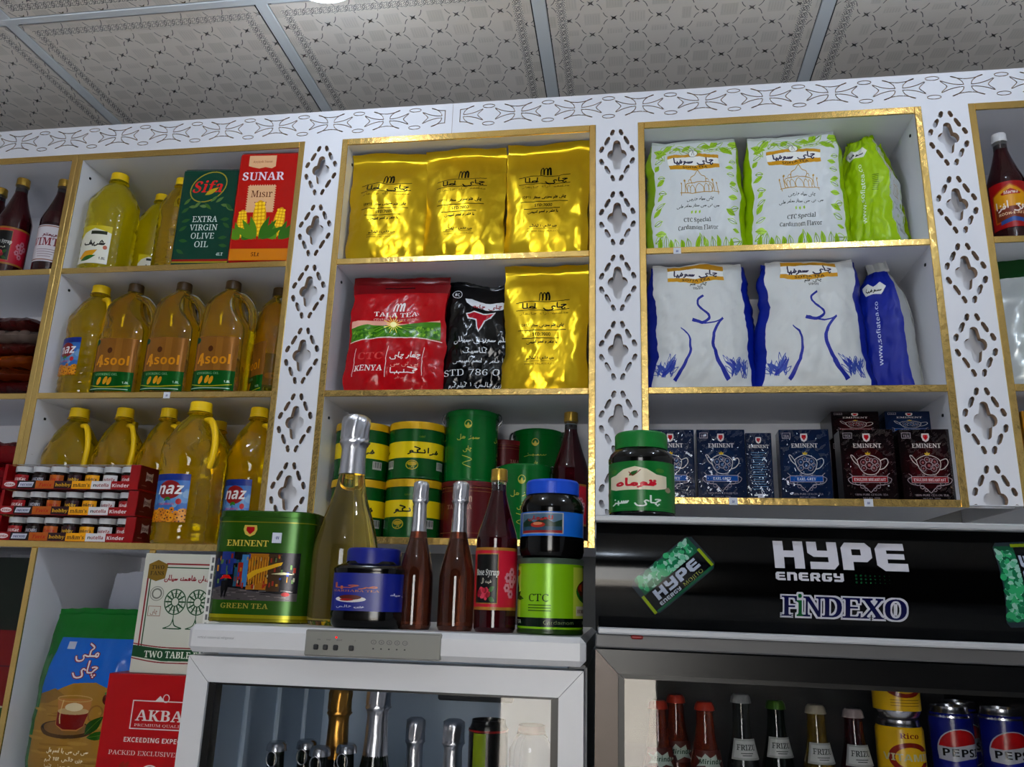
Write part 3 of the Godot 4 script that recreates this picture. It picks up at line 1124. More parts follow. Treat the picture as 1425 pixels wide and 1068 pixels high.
func motif_grooves(cx: float, keep: float) -> Array:
	var out := []
	for sx in [-1.0, 1.0]:
		if keep != 0 and sx != keep:
			continue
		for sy in [-1.0, 1.0]:
			for pts in [[0.0, 0.0195, 0.018, 0.0215, 0.036, 0.0275, 0.0375, 0.0290, 0.026, 0.0245, 0.013, 0.014, 0.0085, 0.003], [0.0085, 0.003, 0.024, 0.004, 0.044, 0.009, 0.062, 0.0170, 0.0630, 0.0155, 0.054, 0.007, 0.0485, 0.0]]:
				var c := smooth_line(pts)
				for i in c.size():
					c[i] = Vector2(cx + sx * c[i].x, 0.0525 + sy * c[i].y)
				# cut in short lengths so that each outline stays simple
				var k := 0
				while k < c.size() - 1:
					out.append(groove_outline(c.slice(k, mini(k + 4, c.size())), 0.0023))
					k += 3
	return out

func oval_grooves(cx: float) -> Array:
	var out := []
	for y in [0.0785, 0.0235]:
		for q in 4:
			var c := PackedVector2Array()
			for a in 7:
				var an := (q + a / 6.0) * PI / 2
				c.append(Vector2(cx + cos(an) * 0.0165, y + sin(an) * 0.0055))
			out.append(groove_outline(c, 0.0021))
	return out

func engraved_facing(x0: float, x1: float, grooves: Array, z0: float, z1: float) -> Array:   # [facing, groove walls]
	var b := MB.new()
	var e := MB.new()
	var boxes := []
	for g in grooves:
		var r := Rect2(g[0], Vector2.ZERO)
		for p in g:
			r = r.expand(p)
		boxes.append(r)
	var n := maxi(1, ceili((x1 - x0) / 0.0043))
	for i in n:
		var a := lerpf(x0, x1, i / float(n))
		var c := lerpf(x0, x1, (i + 1) / float(n))
		var pieces := [PackedVector2Array([Vector2(a, 0), Vector2(c, 0), Vector2(c, 0.0925), Vector2(a, 0.0925)])]
		for k in grooves.size():
			if boxes[k].end.x < a or boxes[k].position.x > c:
				continue
			var next := []
			for p in pieces:
				var cut := Geometry2D.clip_polygons(p, grooves[k])
				var hole := false
				for q in cut:
					hole = hole or Geometry2D.is_polygon_clockwise(q)
				if hole:       # a groove that lies wholly inside: part the strip through its middle
					var my: float = boxes[k].get_center().y
					for h in [PackedVector2Array([Vector2(a - 1, -1), Vector2(c + 1, -1), Vector2(c + 1, my), Vector2(a - 1, my)]), PackedVector2Array([Vector2(a - 1, my), Vector2(c + 1, my), Vector2(c + 1, 1), Vector2(a - 1, 1)])]:
						for u in Geometry2D.intersect_polygons(p, h):
							for q in Geometry2D.clip_polygons(u, grooves[k]):
								if not Geometry2D.is_polygon_clockwise(q):
									next.append(q)
				else:
					next.append_array(cut)
			pieces = next
		for p in pieces:
			b.prism(p, z1, z1)
	for k in grooves.size():
		var q: PackedVector2Array = grooves[k]
		if Geometry2D.is_polygon_clockwise(q):
			q.reverse()
		for i in q.size():
			var p0 := q[i]
			var p1 := q[(i + 1) % q.size()]
			if minf(p0.x, p1.x) < x0 or maxf(p0.x, p1.x) > x1 or p0.distance_to(p1) < 0.0002 or absf(p0.distance_to(p1) - 0.0023) < 0.0001 or absf(p0.distance_to(p1) - 0.0021) < 0.0001:
				continue
			e.quad(Vector3(p1.x, p1.y, z0), Vector3(p0.x, p0.y, z0), Vector3(p0.x, p0.y, z1), Vector3(p1.x, p1.y, z1))
	return [b.mesh(), e.mesh()]

func fascia(x0: float, x1: float, label: String, motifs: Array, joint: float, side: float) -> void:
	var ox := (x0 + x1) / 2
	var t := thing("fascia_board", label, "fascia", Vector3(ox, 2.7975, 0), 0.0, "white engraved fascia boards under the ceiling")
	part("core_board", slab(x0 - ox, x1 - ox, 0, 0.0925, -0.016, -0.003), mats.cut, t)
	var half := 0.08225
	var tile := engraved_facing(-half, half, motif_grooves(0.0, 0.0) + oval_grooves(-half) + oval_grooves(half), -0.003, 0.002)
	for cx in motifs:
		var f := part("facing", tile[0], mats.white, t, Vector3(cx - ox, 0, 0))
		part("engraved_motif", tile[1], mats.cut, f)
	# the end beside the joint carries half a motif in a bracket
	var cx2 := joint + side * 0.021
	var edge: float = motifs[-1] + half if side < 0 else motifs[0] - half
	var gr := motif_grooves(cx2 - ox, side) + oval_grooves(edge - ox)
	for pts in [[0.004, 0.0195, 0.0, 0.0195], [0.0, 0.0205, 0.0, -0.0205], [0.004, -0.0195, 0.0, -0.0195]]:
		gr.append(groove_outline(PackedVector2Array([Vector2(cx2 - ox + side * pts[0], 0.0525 + pts[1]), Vector2(cx2 - ox + side * pts[2], 0.0525 + pts[3])]), 0.0023))
	var m := engraved_facing(minf(edge, joint) - ox, maxf(edge, joint) - ox, gr, -0.003, 0.002)
	var f2 := part("facing", m[0], mats.white, t)
	part("engraved_motif", m[1], mats.cut, f2)
	# plain end and rims
	var far: float = x0 if side < 0 else x1
	var fedge: float = motifs[0] - half if side < 0 else motifs[-1] + half
	if absf(far - fedge) > 0.001:
		part("facing", slab(minf(far, fedge) - ox, maxf(far, fedge) - ox, 0, 0.0925, -0.001, 0.002), mats.white, t)
	part("lower_rim", slab(x0 - ox, x1 - ox, -0.0006, 0.0, -0.016, 0.002), mats.white, t)
	part("upper_rim", slab(x0 - ox, x1 - ox, 0.0925, 0.0931, -0.016, 0.002), mats.white, t)

func build_shelving() -> void:
	shelf_bay("shelf_bay", "white shelf bay with gold edges holding brown packets and syrup", -2.325, -1.6145, 1.668, [SHELF_A, SHELF_B])
	shelf_bay("shelf_bay", "white shelf bay with gold edges holding rows of yellow oil bottles", -1.614, -0.9065, 1.668, [SHELF_A, SHELF_B])
	shelf_bay("shelf_bay", "white shelf bay with gold edges holding gold, red and black tea bags", -0.795, -0.0845, 1.677, [SHELF_A, SHELF_B, 1.694])
	shelf_bay("shelf_bay", "white shelf bay with gold edges holding big white tea bags and tea boxes", 0.0275, 0.738, 1.782, [SHELF_A, SHELF_B, 1.798])
	shelf_bay("shelf_bay", "white shelf bay with gold edges holding red label bottles and a silver bag", 0.849, 1.56, 1.782, [SHELF_A, SHELF_B, 1.798])
	pillar(-0.8507, 1.70, "white fretwork pillar between the oil bottles and the gold tea bags")
	pillar(-0.0285, 1.70, "white fretwork pillar between the gold tea bags and the white tea bags")
	pillar(0.7935, 1.786, "white fretwork pillar between the white tea bags and the red label bottles")
	var left := []
	var x := -2.1515
	while x < -0.58:
		left.append(x)
		x += 0.1645
	var right := []
	x = -0.297
	while x < 1.5:
		right.append(x)
		x += 0.1645
	fascia(-2.325, -0.4815, "white engraved fascia board above the oil bottles", left, -0.4815, -1.0)
	fascia(-0.4805, 1.56, "white engraved fascia board above the white tea bags", right, -0.4805, 1.0)
	part("panel", slab(-2.6, 2.2, 1.0, 2.79, -0.46, -DEPTH - 0.002), mat(Color(0.5, 0.5, 0.5), 0.8), structure("wall_panel"))
	price_tag("small price sticker on the gold edge below the white and green tea bags", 0.121, 2.411)
	price_tag("small price sticker on the gold edge below the copper label oil bottles", -1.215, 2.045)
	price_tag("small price sticker on the gold edge below the dark blue tea boxes", 0.232, 1.781)
	price_tag("small price sticker on the gold edge below the maroon tea boxes", 0.527, 1.781)

# ---------------------------------------------------------------- printed fronts; drawn in the size they have in the photograph
const INK := Color(0.06, 0.06, 0.05)

func tala_mark(cv: Cv, x: float, y: float, s: float, c: Color) -> void:   # three leaning arches
	for i in 3:
		var o := x + (i - 1) * s * 0.36
		cv.path([o - s * 0.16, y + s * 0.5, o - s * 0.1, y - s * 0.2, o + s * 0.04, y - s * 0.46, o + s * 0.16, y - s * 0.2, o + s * 0.17, y + s * 0.5], s * 0.11 if i != 2 else s * 0.2, c)

func art_gold() -> Texture2D:
	var cv := Cv.new(116, 156, 4, Color(0.82, 0.69, 0.13))
	tala_mark(cv, 56, 31, 13, INK)
	cv.path([18, 41, 40, 38, 60, 39.5, 90, 38], 1.0, INK)
	cv.fa("چای طلا", 56, 48, 10, INK, 0.17, 1, 62)
	cv.path([18, 51.5, 40, 50.5, 62, 52, 90, 51], 1.0, INK)
	cv.fa("منطقه آزاد چابهار", 56, 57, 4.6, Color(0.3, 0.22, 0.03), 0.1, 1, 66)
	cv.fa("چای قلم سوزنی ممتاز", 62, 74, 5.2, INK, 0.17, 1, 46)
	cv.text("(OP1)", 29, 74, 5, INK, "sans_bold")
	cv.rect(20, 79, 68, 1.0, INK)
	cv.text("STD:7000", 54, 87, 6, INK, "sans_bold")
	cv.rect(26, 89.5, 52, 1.0, INK)
	cv.fa("با عطر و طعم طبیعی", 54, 96, 5, INK, 0.16, 1, 44)
	cv.fa("وزن خالص: ۱ کیلوگرم", 54, 117, 4.2, INK, 0.16, 1, 38)
	cv.rect(32, 119.5, 40, 0.6, INK)
	cv.text("WWW.TALATEA.CO", 54, 124.5, 3.2, Color(0.28, 0.2, 0.02), "sans", 1, 42)
	return cv.tex()

func art_red_bag() -> Texture2D:
	var cv := Cv.new(143, 163, 4, Color(0.62, 0.015, 0.05))
	cv.rect(0, 0, 143, 13, Color(0.42, 0.01, 0.04))
	cv.rect(48, 3.5, 44, 2, Color(0.16, 0.0, 0.02))
	var white := Color(0.92, 0.9, 0.88)
	tala_mark(cv, 76, 38, 14, white)
	cv.text("TALA TEA", 72, 52, 9.5, white, "serif_bold", 1, 66, 0.0, -3.0)
	cv.text("CHABAHAR FREE ZONE", 72, 59, 4.6, Color(0.9, 0.75, 0.7), "serif", 1, 66, 0.0, -2.5)
	# tea fields under a low sun
	var top := PackedVector2Array()
	for i in 21:
		top.append(Vector2(4 + i * 6.6, 57 + 7 * sin(PI * i / 20.0) - 3 * sin(PI * i / 10.0)))
	var sky := top.duplicate()
	sky.append(Vector2(136, 72))
	sky.append(Vector2(4, 72))
	cv.poly([sky], Color(0.86, 0.62, 0.55))
	cv.shape([4, 68, 30, 64, 60, 70, 90, 66, 136, 60, 136, 88, 90, 86, 45, 86, 4, 89], Color(0.22, 0.45, 0.06))
	for i in 15:
		var a := PI + 0.25 + i * 0.19
		cv.line(PackedVector2Array([Vector2(69, 68), Vector2(69 - cos(a) * 66, 69 - sin(a) * 18)]), 1.0, Color(0.35, 0.58, 0.08) if i % 2 else Color(0.10, 0.28, 0.03))
	rng.seed = 5
	cv.blobs(6, 72, 36, 12, [Color(0.30, 0.52, 0.08), Color(0.14, 0.36, 0.05), Color(0.45, 0.65, 0.15)], 60, 1.0, 3.0, rng)
	cv.blobs(98, 72, 36, 12, [Color(0.30, 0.52, 0.08), Color(0.14, 0.36, 0.05), Color(0.45, 0.65, 0.15)], 60, 1.0, 3.0, rng)
	for i in 16:
		cv.line(PackedVector2Array([Vector2(69, 66), Vector2(69, 66) + Vector2.from_angle(TAU * i / 16) * (14 if i % 2 else 9)]), 0.9, Color(1.0, 0.92, 0.35))
	cv.ell(69, 66, 4.5, 4.2, Color(1.0, 0.97, 0.7))
	cv.path([3, 90, 40, 86.5, 72, 86, 105, 87, 138, 90], 1.4, Color(0.92, 0.85, 0.8))
	cv.shape([0, 91, 40, 87.5, 72, 87, 105, 88, 143, 91, 143, 108, 0, 108], Color(0.62, 0.015, 0.05))
	cv.text("CTC", 39, 117, 14, Color(0.72, 0.22, 0.22), "serif_bold", 1, 38)
	cv.text("KENYA", 38, 133, 11, white, "serif_bold", 1, 42)
	cv.rect(63, 98, 0.8, 44, white)
	cv.rect(15, 100, 0.8, 40, white)
	cv.rect(114, 100, 0.8, 40, white)
	cv.fa("چهار چای", 90, 114, 10, white, 0.13, 1, 44)
	cv.fa("بی تی سی", 90, 125, 9, Color(0.85, 0.55, 0.5), 0.1, 1, 40)
	cv.fa("کنیا", 90, 136, 10, white, 0.14, 1, 46)
	cv.fa("وزن خالص", 84, 144, 4, Color(0.85, 0.55, 0.5), 0.1)
	return cv.tex()

func art_black_bag() -> Texture2D:
	var cv := Cv.new(104, 150, 4, Color(0.012, 0.013, 0.018))
	var white := Color(0.85, 0.86, 0.88)
	cv.ring(18, 12, 7, 5.5, 0.8, white)
	cv.text("BC", 18, 14.5, 6, white, "sans_bold")
	cv.shape([30, 17, 40, 15, 60, 20, 84, 20, 92, 26, 84, 33, 60, 32, 38, 27, 31, 23], white)
	cv.fa("چای جابه", 62, 29, 8, Color(0.5, 0.02, 0.05), 0.16, 1, 42)
	cv.shape([33, 40, 44, 35, 58, 38, 76, 36, 72, 46, 64, 50, 58, 62, 54, 68, 51, 60, 50, 50, 38, 48], white)
	cv.shape([35, 41, 44, 37, 58, 40, 73, 38, 70, 45, 62, 49, 57, 60, 54, 65, 52.5, 59, 51.5, 48, 40, 46.5], Color(0.60, 0.05, 0.12))
	cv.fa("قلم سوزنی سیلان", 56, 81, 9.5, white, 0.12, 1, 76)
	cv.fa("کلاسیک", 50, 96, 9.5, white, 0.12, 1, 36)
	cv.fa("با عطر و طعم طبیعی", 56, 109, 7.5, white, 0.11, 1, 70)
	cv.text("STD 786 O.P", 55, 127, 11.5, white, "serif", 1, 90)
	cv.fa("وزن خالص: ۱ کیلوگرم", 56, 141, 7.5, white, 0.12, 1, 74)
	return cv.tex()

func sofia_banner(cv: Cv, x: float, y: float, w: float, emblem: bool) -> void:
	var gold := Color(0.72, 0.52, 0.07)
	var h := w * 0.32
	cv.shape([x - w / 2, y - h * 0.42, x, y - h * 0.52, x + w / 2, y - h * 0.36, x + w / 2, y + h * 0.42, x, y + h * 0.64, x - w / 2, y + h * 0.46], gold)
	cv.shape([x - w / 2, y - h * 0.2, x, y - h * 0.3, x + w / 2, y - h * 0.14, x + w / 2, y + h * 0.2, x, y + h * 0.34, x - w / 2, y + h * 0.24], Color(0.93, 0.93, 0.92))
	cv.fa("چای سوفیا", x, y + h * 0.15, h * 0.5, Color(0.10, 0.09, 0.22), 0.15, 1, w * 0.8)
	cv.text("SOFIA TEA", x, y + h * 0.50, h * 0.17, Color(0.12, 0.10, 0.05), "sans_bold", 1, w * 0.5)
	if emblem:
		cv.ell(x, y - h * 0.52, w * 0.085, w * 0.075, Color(0.93, 0.93, 0.92))
		cv.ring(x, y - h * 0.52, w * 0.085, w * 0.075, 0.7, Color(0.25, 0.25, 0.3))
		cv.path([x - 2, y - h * 0.42, x, y - h * 0.72, x + 2, y - h * 0.42], 0.7, Color(0.25, 0.25, 0.3))

func art_green_bag() -> Texture2D:
	var cv := Cv.new(137, 156, 4, Color(0.80, 0.82, 0.83))
	var lime := Color(0.52, 0.68, 0.06)
	rng.seed = 21
	for i in 26:
		var u := i / 26.0
		var x := 4 + u * 130
		var len_ := rng.randf_range(13, 23)
		cv.leaf(x, 3 + rng.randf() * 14, len_, len_ * 0.28, rng.randf_range(-1.0, 1.2), lime.lerp(Color(0.65, 0.8, 0.3), rng.randf() * 0.6), Color(0.3, 0.45, 0.05), 0.9 if i % 3 else 0.0)
	for s in [0, 1]:
		for i in 12:
			var len_ := rng.randf_range(11, 18)
			cv.leaf((4.0 if s == 0 else 133.0) + rng.randf_range(-3, 3), 22 + i * 11, len_, len_ * 0.28, rng.randf_range(-0.9, 0.4) if s == 0 else PI - rng.randf_range(-0.9, 0.4), lime.lerp(Color(0.7, 0.85, 0.4), rng.randf() * 0.6), Color(0.3, 0.45, 0.05), 0.9 if i % 2 else 0.0)
	for i in 14:
		cv.leaf(8 + i * 9.4, 154, rng.randf_range(12, 20), 4.2, -PI / 2 + rng.randf_range(-0.5, 0.5), lime, Color(0.3, 0.45, 0.05), 0.9 if i % 2 else 0.0)
	sofia_banner(cv, 67, 33, 82, true)
	var g := Color(0.62, 0.47, 0.12)
	# domed palace in thin gold lines
	cv.rect(40, 80, 62, 1.0, g)
	for q in [[48, 64, 4], [94, 64, 4], [42, 68, 2.5], [100, 68, 2.5]]:
		cv.rect(q[0] - 0.5, q[1], 1.0, 16, g)
		cv.ell(q[0], q[1], q[2] * 0.4, 1.6, g)
	cv.path([60, 68, 59, 60, 66, 56, 71, 50, 76, 56, 83, 60, 82, 68], 1.0, g)
	cv.path([52, 80, 52, 68, 90, 68, 90, 80], 1.0, g)
	for q in [[71, 6], [60, 3.5], [82, 3.5], [54, 2.4], [88, 2.4]]:
		cv.path([q[0] - q[1], 80, q[0] - q[1], 74, q[0], 71 - q[1] * 0.4, q[0] + q[1], 74, q[0] + q[1], 80], 0.8, g)
	cv.path([54, 66, 57, 62, 60, 66], 0.8, g)
	cv.path([82, 66, 85, 62, 88, 66], 0.8, g)
	cv.rect(70.6, 45, 0.8, 6, g)
	var ink := Color(0.12, 0.14, 0.12)
	cv.fa("چای سیاه خارجی", 72, 91, 5.6, ink, 0.12, 1, 42)
	cv.fa("سی تی سی ممتاز معطر هلی", 71, 100, 5.6, ink, 0.12, 1, 66)
	for i in 3:
		cv.leaf(62 + i * 6, 110, 5, 1.6, -PI / 2 + 0.3, lime)
	cv.text("CTC Special", 70, 121, 7.6, ink, "serif_bold", 1, 42)
	cv.text("Cardamom Flavor", 70, 131, 7.6, ink, "serif_bold", 1, 62)
	return cv.tex()

func art_blue_bag() -> Texture2D:
	var cv := Cv.new(147, 176, 4, Color(0.78, 0.79, 0.79))
	var blue := Color(0.02, 0.10, 0.52)
	sofia_banner(cv, 70, 12, 92, false)
	cv.fa("چای قلم", 74, 33, 7, INK, 0.13, 1, 28)
	cv.text("STD:572", 74, 40, 4.4, INK, "sans_bold")
	cv.path([80, 49, 69, 56, 68, 64, 80, 72, 86, 80, 74, 87, 57, 84], 2.8, blue, 4.4)
	cv.path([57, 85, 80, 88, 98, 86, 107, 82], 2.0, blue)
	cv.path([107, 82, 94, 96, 89, 113, 96, 138, 112, 164], 3.0, blue, 7.0)
	cv.path([39, 94, 49, 104, 52, 120, 45, 142, 33, 164], 1.2, blue, 6.0)
	rng.seed = 31
	for i in 22:
		cv.leaf(6 + rng.randf() * 22, 160 - rng.randf() * 10, rng.randf_range(12, 24), 2.6, -PI / 2 + rng.randf_range(-1.0, 0.9), blue.lerp(Color(0.2, 0.3, 0.6), rng.randf()), Color(0, 0, 0, 0), 0.8 if i % 3 else 0.0)
		cv.leaf(116 + rng.randf() * 24, 162 - rng.randf() * 14, rng.randf_range(12, 28), 2.6, -PI / 2 + rng.randf_range(-1.0, 0.6), blue.lerp(Color(0.2, 0.3, 0.6), rng.randf()), Color(0, 0, 0, 0), 0.8 if i % 3 else 0.0)
	return cv.tex()

func art_side(bg: Color, s: String, rev: bool) -> Texture2D:
	var cv := Cv.new(86, 176, 4, bg)
	cv.tf = Transform2D(-PI / 2, Vector2(48, 138))
	cv.text(s, 0, 0, 9.5, Color(0.85, 0.87, 0.9), "sans", 0, 92)
	cv.tf = Transform2D()
	cv.shape([12, 22, 24, 16, 40, 23, 56, 16, 68, 24, 56, 36, 40, 34, 24, 36], Color(0.86, 0.86, 0.84))
	cv.fa("سوفیا", 40, 30, 8, INK, 0.16, 1, 36)
	if rev:
		for i in 9:
			cv.rect(60, 66 + i * 3, 10, 0.8, Color(0.12, 0.2, 0.03))
	return cv.tex()

func crest(cv: Cv, x: float, y: float, s: float, frame: Color) -> void:
	cv.shape([x - s * 0.5, y - s * 0.55, x + s * 0.5, y - s * 0.55, x + s * 0.56, y - s * 0.1, x + s * 0.4, y + s * 0.4, x, y + s * 0.62, x - s * 0.4, y + s * 0.4, x - s * 0.56, y - s * 0.1], frame)
	cv.shape([x - s * 0.32, y - s * 0.38, x + s * 0.32, y - s * 0.38, x + s * 0.34, y, x, y + s * 0.4, x - s * 0.34, y], Color(0.62, 0.03, 0.08))

func art_tea_box(bg: Color, bg2: Color, band: Color, kind: String) -> Texture2D:
	var cv := Cv.new(74, 96, 5, bg)
	var pale := Color(0.80, 0.78, 0.76)
	var line := Color(0.62, 0.58, 0.60)
	cv.ell(37, 50, 34, 36, bg.lerp(bg2, 0.35))
	cv.ell(37, 52, 26, 28, bg.lerp(bg2, 0.7))
	cv.ell(37, 53, 18, 20, bg2)
	crest(cv, 37, 11, 10, pale)
	cv.rect(4, 4, 13, 8, line)
	cv.rect(4.8, 4.8, 11.4, 6.4, bg)
	cv.text("TEA", 10.5, 10.4, 5, line, "sans_bold")
	cv.text("EMINENT", 37, 25, 8.2, pale, "serif_bold", 1, 40)
	# teapot in fine lines
	cv.path([21, 42, 25, 54, 33, 61, 45, 61, 52, 54, 54, 44, 48, 38, 37, 35, 27, 38, 21, 42], 0.9, pale)
	cv.path([24, 50, 17, 44, 13, 36, 16, 36, 22, 44], 0.9, pale)
	cv.path([53, 43, 62, 40, 64, 46, 58, 53, 51, 55], 1.1, pale)
	for q in [[30, 45, 4], [38, 49, 5], [46, 44, 4], [36, 41, 3.4], [44, 53, 4], [30, 53, 3.5], [41, 42, 2.4], [49, 49, 2.6]]:
		cv.ring(q[0], q[1], q[2], q[2], 0.7, line)
		cv.ell(q[0], q[1], q[2] * 0.4, q[2] * 0.4, band.lerp(line, 0.5))
	cv.leaf(37, 36, 6, 1.6, -PI / 2, Color(0.72, 0.60, 0.12))
	cv.leaf(37, 35, 5, 1.4, -PI / 2 - 0.9, Color(0.72, 0.60, 0.12))
	cv.leaf(37, 35, 5, 1.4, -PI / 2 + 0.9, Color(0.72, 0.60, 0.12))
	for s in [-1.0, 1.0]:
		for q in [[20, 73, 5], [26, 78, 4], [31, 82, 3], [29, 62, 2]]:
			cv.ring(37 + s * (37 - q[0]), q[1], q[2] * 0.7, q[2] * 0.6, 0.6, line)
		cv.path([37 + s * 28, 60, 37 + s * 24, 64, 37 + s * 30, 68, 37 + s * 25, 74, 37 + s * 10, 77, 37, 86], 0.8, line)
	cv.rect(12, 63.5, 50, 9, line)
	cv.rect(12.8, 64.3, 48.4, 7.4, band)
	cv.text(kind, 37, 70.2, 5.2, Color(0.86, 0.86, 0.88), "serif_bold", 1, 44 if kind.length() > 10 else 28)
	cv.text("100% PURE CEYLON TEA", 37, 90, 3.6, line, "sans", 1, 46)
	cv.text("NET WT. 500g", 37, 94, 2.6, line, "sans", 1, 24)
	return cv.tex()

func art_tea_box_side() -> Texture2D:
	var cv := Cv.new(38, 93, 5, Color(0.03, 0.09, 0.20))
	crest(cv, 19, 10, 8, Color(0.8, 0.78, 0.76))
	cv.text("EMINENT", 19, 21, 6, Color(0.8, 0.78, 0.76), "serif_bold", 1, 30)
	for i in 16:
		cv.rect(7 + (i * 7 % 3), 27 + i * 3.4, 22 - (i * 5 % 7), 0.9, Color(0.25, 0.40, 0.55))
	cv.rect(9, 86, 20, 2, Color(0.75, 0.78, 0.8))
	return cv.tex()

func art_green_tin() -> Texture2D:
	var cv := Cv.new(145, 148, 4, Color(0.12, 0.27, 0.03))
	var gold := Color(0.76, 0.67, 0.28)
	crest(cv, 60, 17, 15, gold)
	cv.text("EMINENT", 58, 41, 13, gold, "serif_bold", 1, 52)
	# a wet street of painted houses with a walker under a red umbrella
	rng.seed = 77
	cv.rect(6, 50, 118, 72, Color(0.05, 0.05, 0.07))
	for q in [[6, 50, 12, 58, Color(0.10, 0.16, 0.06)], [18, 60, 18, 44, Color(0.04, 0.10, 0.26)], [28, 50, 16, 34, Color(0.10, 0.16, 0.42)], [46, 62, 10, 40, Color(0.10, 0.28, 0.38)], [54, 54, 8, 48, Color(0.20, 0.42, 0.62)], [50, 66, 6, 36, Color(0.52, 0.10, 0.06)], [62, 52, 24, 54, Color(0.55, 0.34, 0.05)], [86, 52, 16, 56, Color(0.20, 0.13, 0.06)], [102, 50, 22, 60, Color(0.09, 0.08, 0.10)]]:
		cv.rect(q[0], q[1], q[2], q[3], q[4])
	for i in 90:
		var c: Color = [Color(0.62, 0.42, 0.06), Color(0.12, 0.2, 0.5), Color(0.5, 0.12, 0.05), Color(0.05, 0.05, 0.07), Color(0.28, 0.4, 0.2), Color(0.6, 0.58, 0.5)][rng.randi() % 6]
		cv.rect(10 + rng.randf() * 108, 52 + rng.randf() * 48, rng.randf_range(1, 3), rng.randf_range(3, 9), c)
	for i in 16:
		cv.line(PackedVector2Array([Vector2(62 + i * 1.6, 56 + rng.randf() * 6), Vector2(63 + i * 1.5, 92 + rng.randf() * 8)]), 0.9, Color(0.66, 0.44, 0.07) if i % 2 else Color(0.4, 0.22, 0.03))
	cv.shape([62, 84, 68, 78, 96, 66, 104, 64, 102, 69, 74, 82, 64, 92], Color(0.72, 0.55, 0.06))
	cv.shape([90, 82, 106, 79, 118, 82, 104, 83], Color(0.72, 0.70, 0.55))
	cv.shape([6, 110, 30, 102, 60, 106, 100, 112, 124, 110, 124, 122, 6, 122], Color(0.26, 0.24, 0.25))
	for i in 40:
		cv.rect(14 + rng.randf() * 100, 106 + rng.randf() * 14, rng.randf_range(3, 9), 0.9, Color(0.40, 0.38, 0.38) if i % 2 else Color(0.16, 0.14, 0.15))
	cv.shape([28, 92, 33, 85, 40, 85, 44, 91, 36, 90], Color(0.66, 0.04, 0.02))
	cv.shape([31, 94, 40, 93, 40, 106, 37, 120, 36, 108, 33, 120, 31, 106], Color(0.05, 0.04, 0.05))
	cv.ell(110, 112, 5, 3, Color(0.45, 0.05, 0.06))
	cv.text("GREEN TEA", 62, 134, 10.5, gold.darkened(0.25), "serif_bold", 1, 58)
	cv.rect(0, 143, 145, 5, Color(0.52, 0.50, 0.03))
	cv.rect(0, 3, 145, 1.4, Color(0.42, 0.40, 0.06))
	return cv.tex()

func art_olive_tin() -> Texture2D:
	var cv := Cv.new(83, 135, 4, Color(0.03, 0.20, 0.15))
	var white := Color(0.82, 0.85, 0.83)
	cv.ell(40, 24, 29, 21, Color(0.55, 0.50, 0.12), -0.45)
	cv.ell(40, 24, 27.4, 19.4, Color(0.035, 0.22, 0.16), -0.45)
	cv.text("Sifa", 38, 32, 23, Color(0.75, 0.10, 0.10), "serif_bold", 1, 46, 0.25)
	cv.leaf(36, 36, 22, 4, -0.5, Color(0.62, 0.55, 0.08))
	rng.seed = 13
	for i in 9:
		cv.leaf(6 + i * 8, 50 + sin(i * 0.9) * 4, 14, 2.6, rng.randf_range(-0.9, 0.9), Color(0.20, 0.34, 0.10).lerp(Color(0.35, 0.45, 0.25), rng.randf()))
	for i in 5:
		cv.leaf(4 + (i % 2) * 2, 62 + i * 13, 14, 3, rng.randf_range(-0.8, 0.5), Color(0.14, 0.30, 0.12))
		cv.leaf(80 - (i % 2) * 2, 58 + i * 13, 14, 3, PI + rng.randf_range(-0.5, 0.8), Color(0.14, 0.30, 0.12))
	cv.text("EXTRA", 41, 75, 11.5, white, "serif", 1, 38)
	cv.text("VIRGIN", 41, 87, 11.5, white, "serif", 1, 42)
	cv.text("OLIVE", 41, 99, 11.5, white, "serif", 1, 36)
	cv.text("OIL", 41, 111, 11.5, white, "serif", 1, 22)
	cv.text("4LT", 70, 123, 5.5, white, "serif_bold")
	cv.rect(0, 128, 83, 3, Color(0.5, 0.06, 0.05))
	cv.rect(0, 131, 83, 2, Color(0.55, 0.48, 0.10))
	return cv.tex()

func corn(cv: Cv, x: float, y: float, s: float, turn: float) -> void:
	cv.ell(x, y, s * 0.24, s * 0.62, Color(0.78, 0.55, 0.02), turn)
	for i in 9:
		for j in 3:
			var o := Vector2((j - 1) * s * 0.13, (i - 4) * s * 0.125).rotated(turn)
			cv.ell(x + o.x, y + o.y, s * 0.055, s * 0.05, Color(0.93, 0.76, 0.10))
	for q in [[-0.5, 2.2], [0.5, 0.9], [-0.2, 1.9], [0.25, 1.2], [0.75, 0.55], [-0.75, 2.55]]:
		cv.leaf(x + q[0] * s * 0.2, y + s * 0.72, s * 0.85, s * 0.13, -q[1], Color(0.16, 0.36, 0.04) if q[0] > 0 else Color(0.28, 0.46, 0.06))

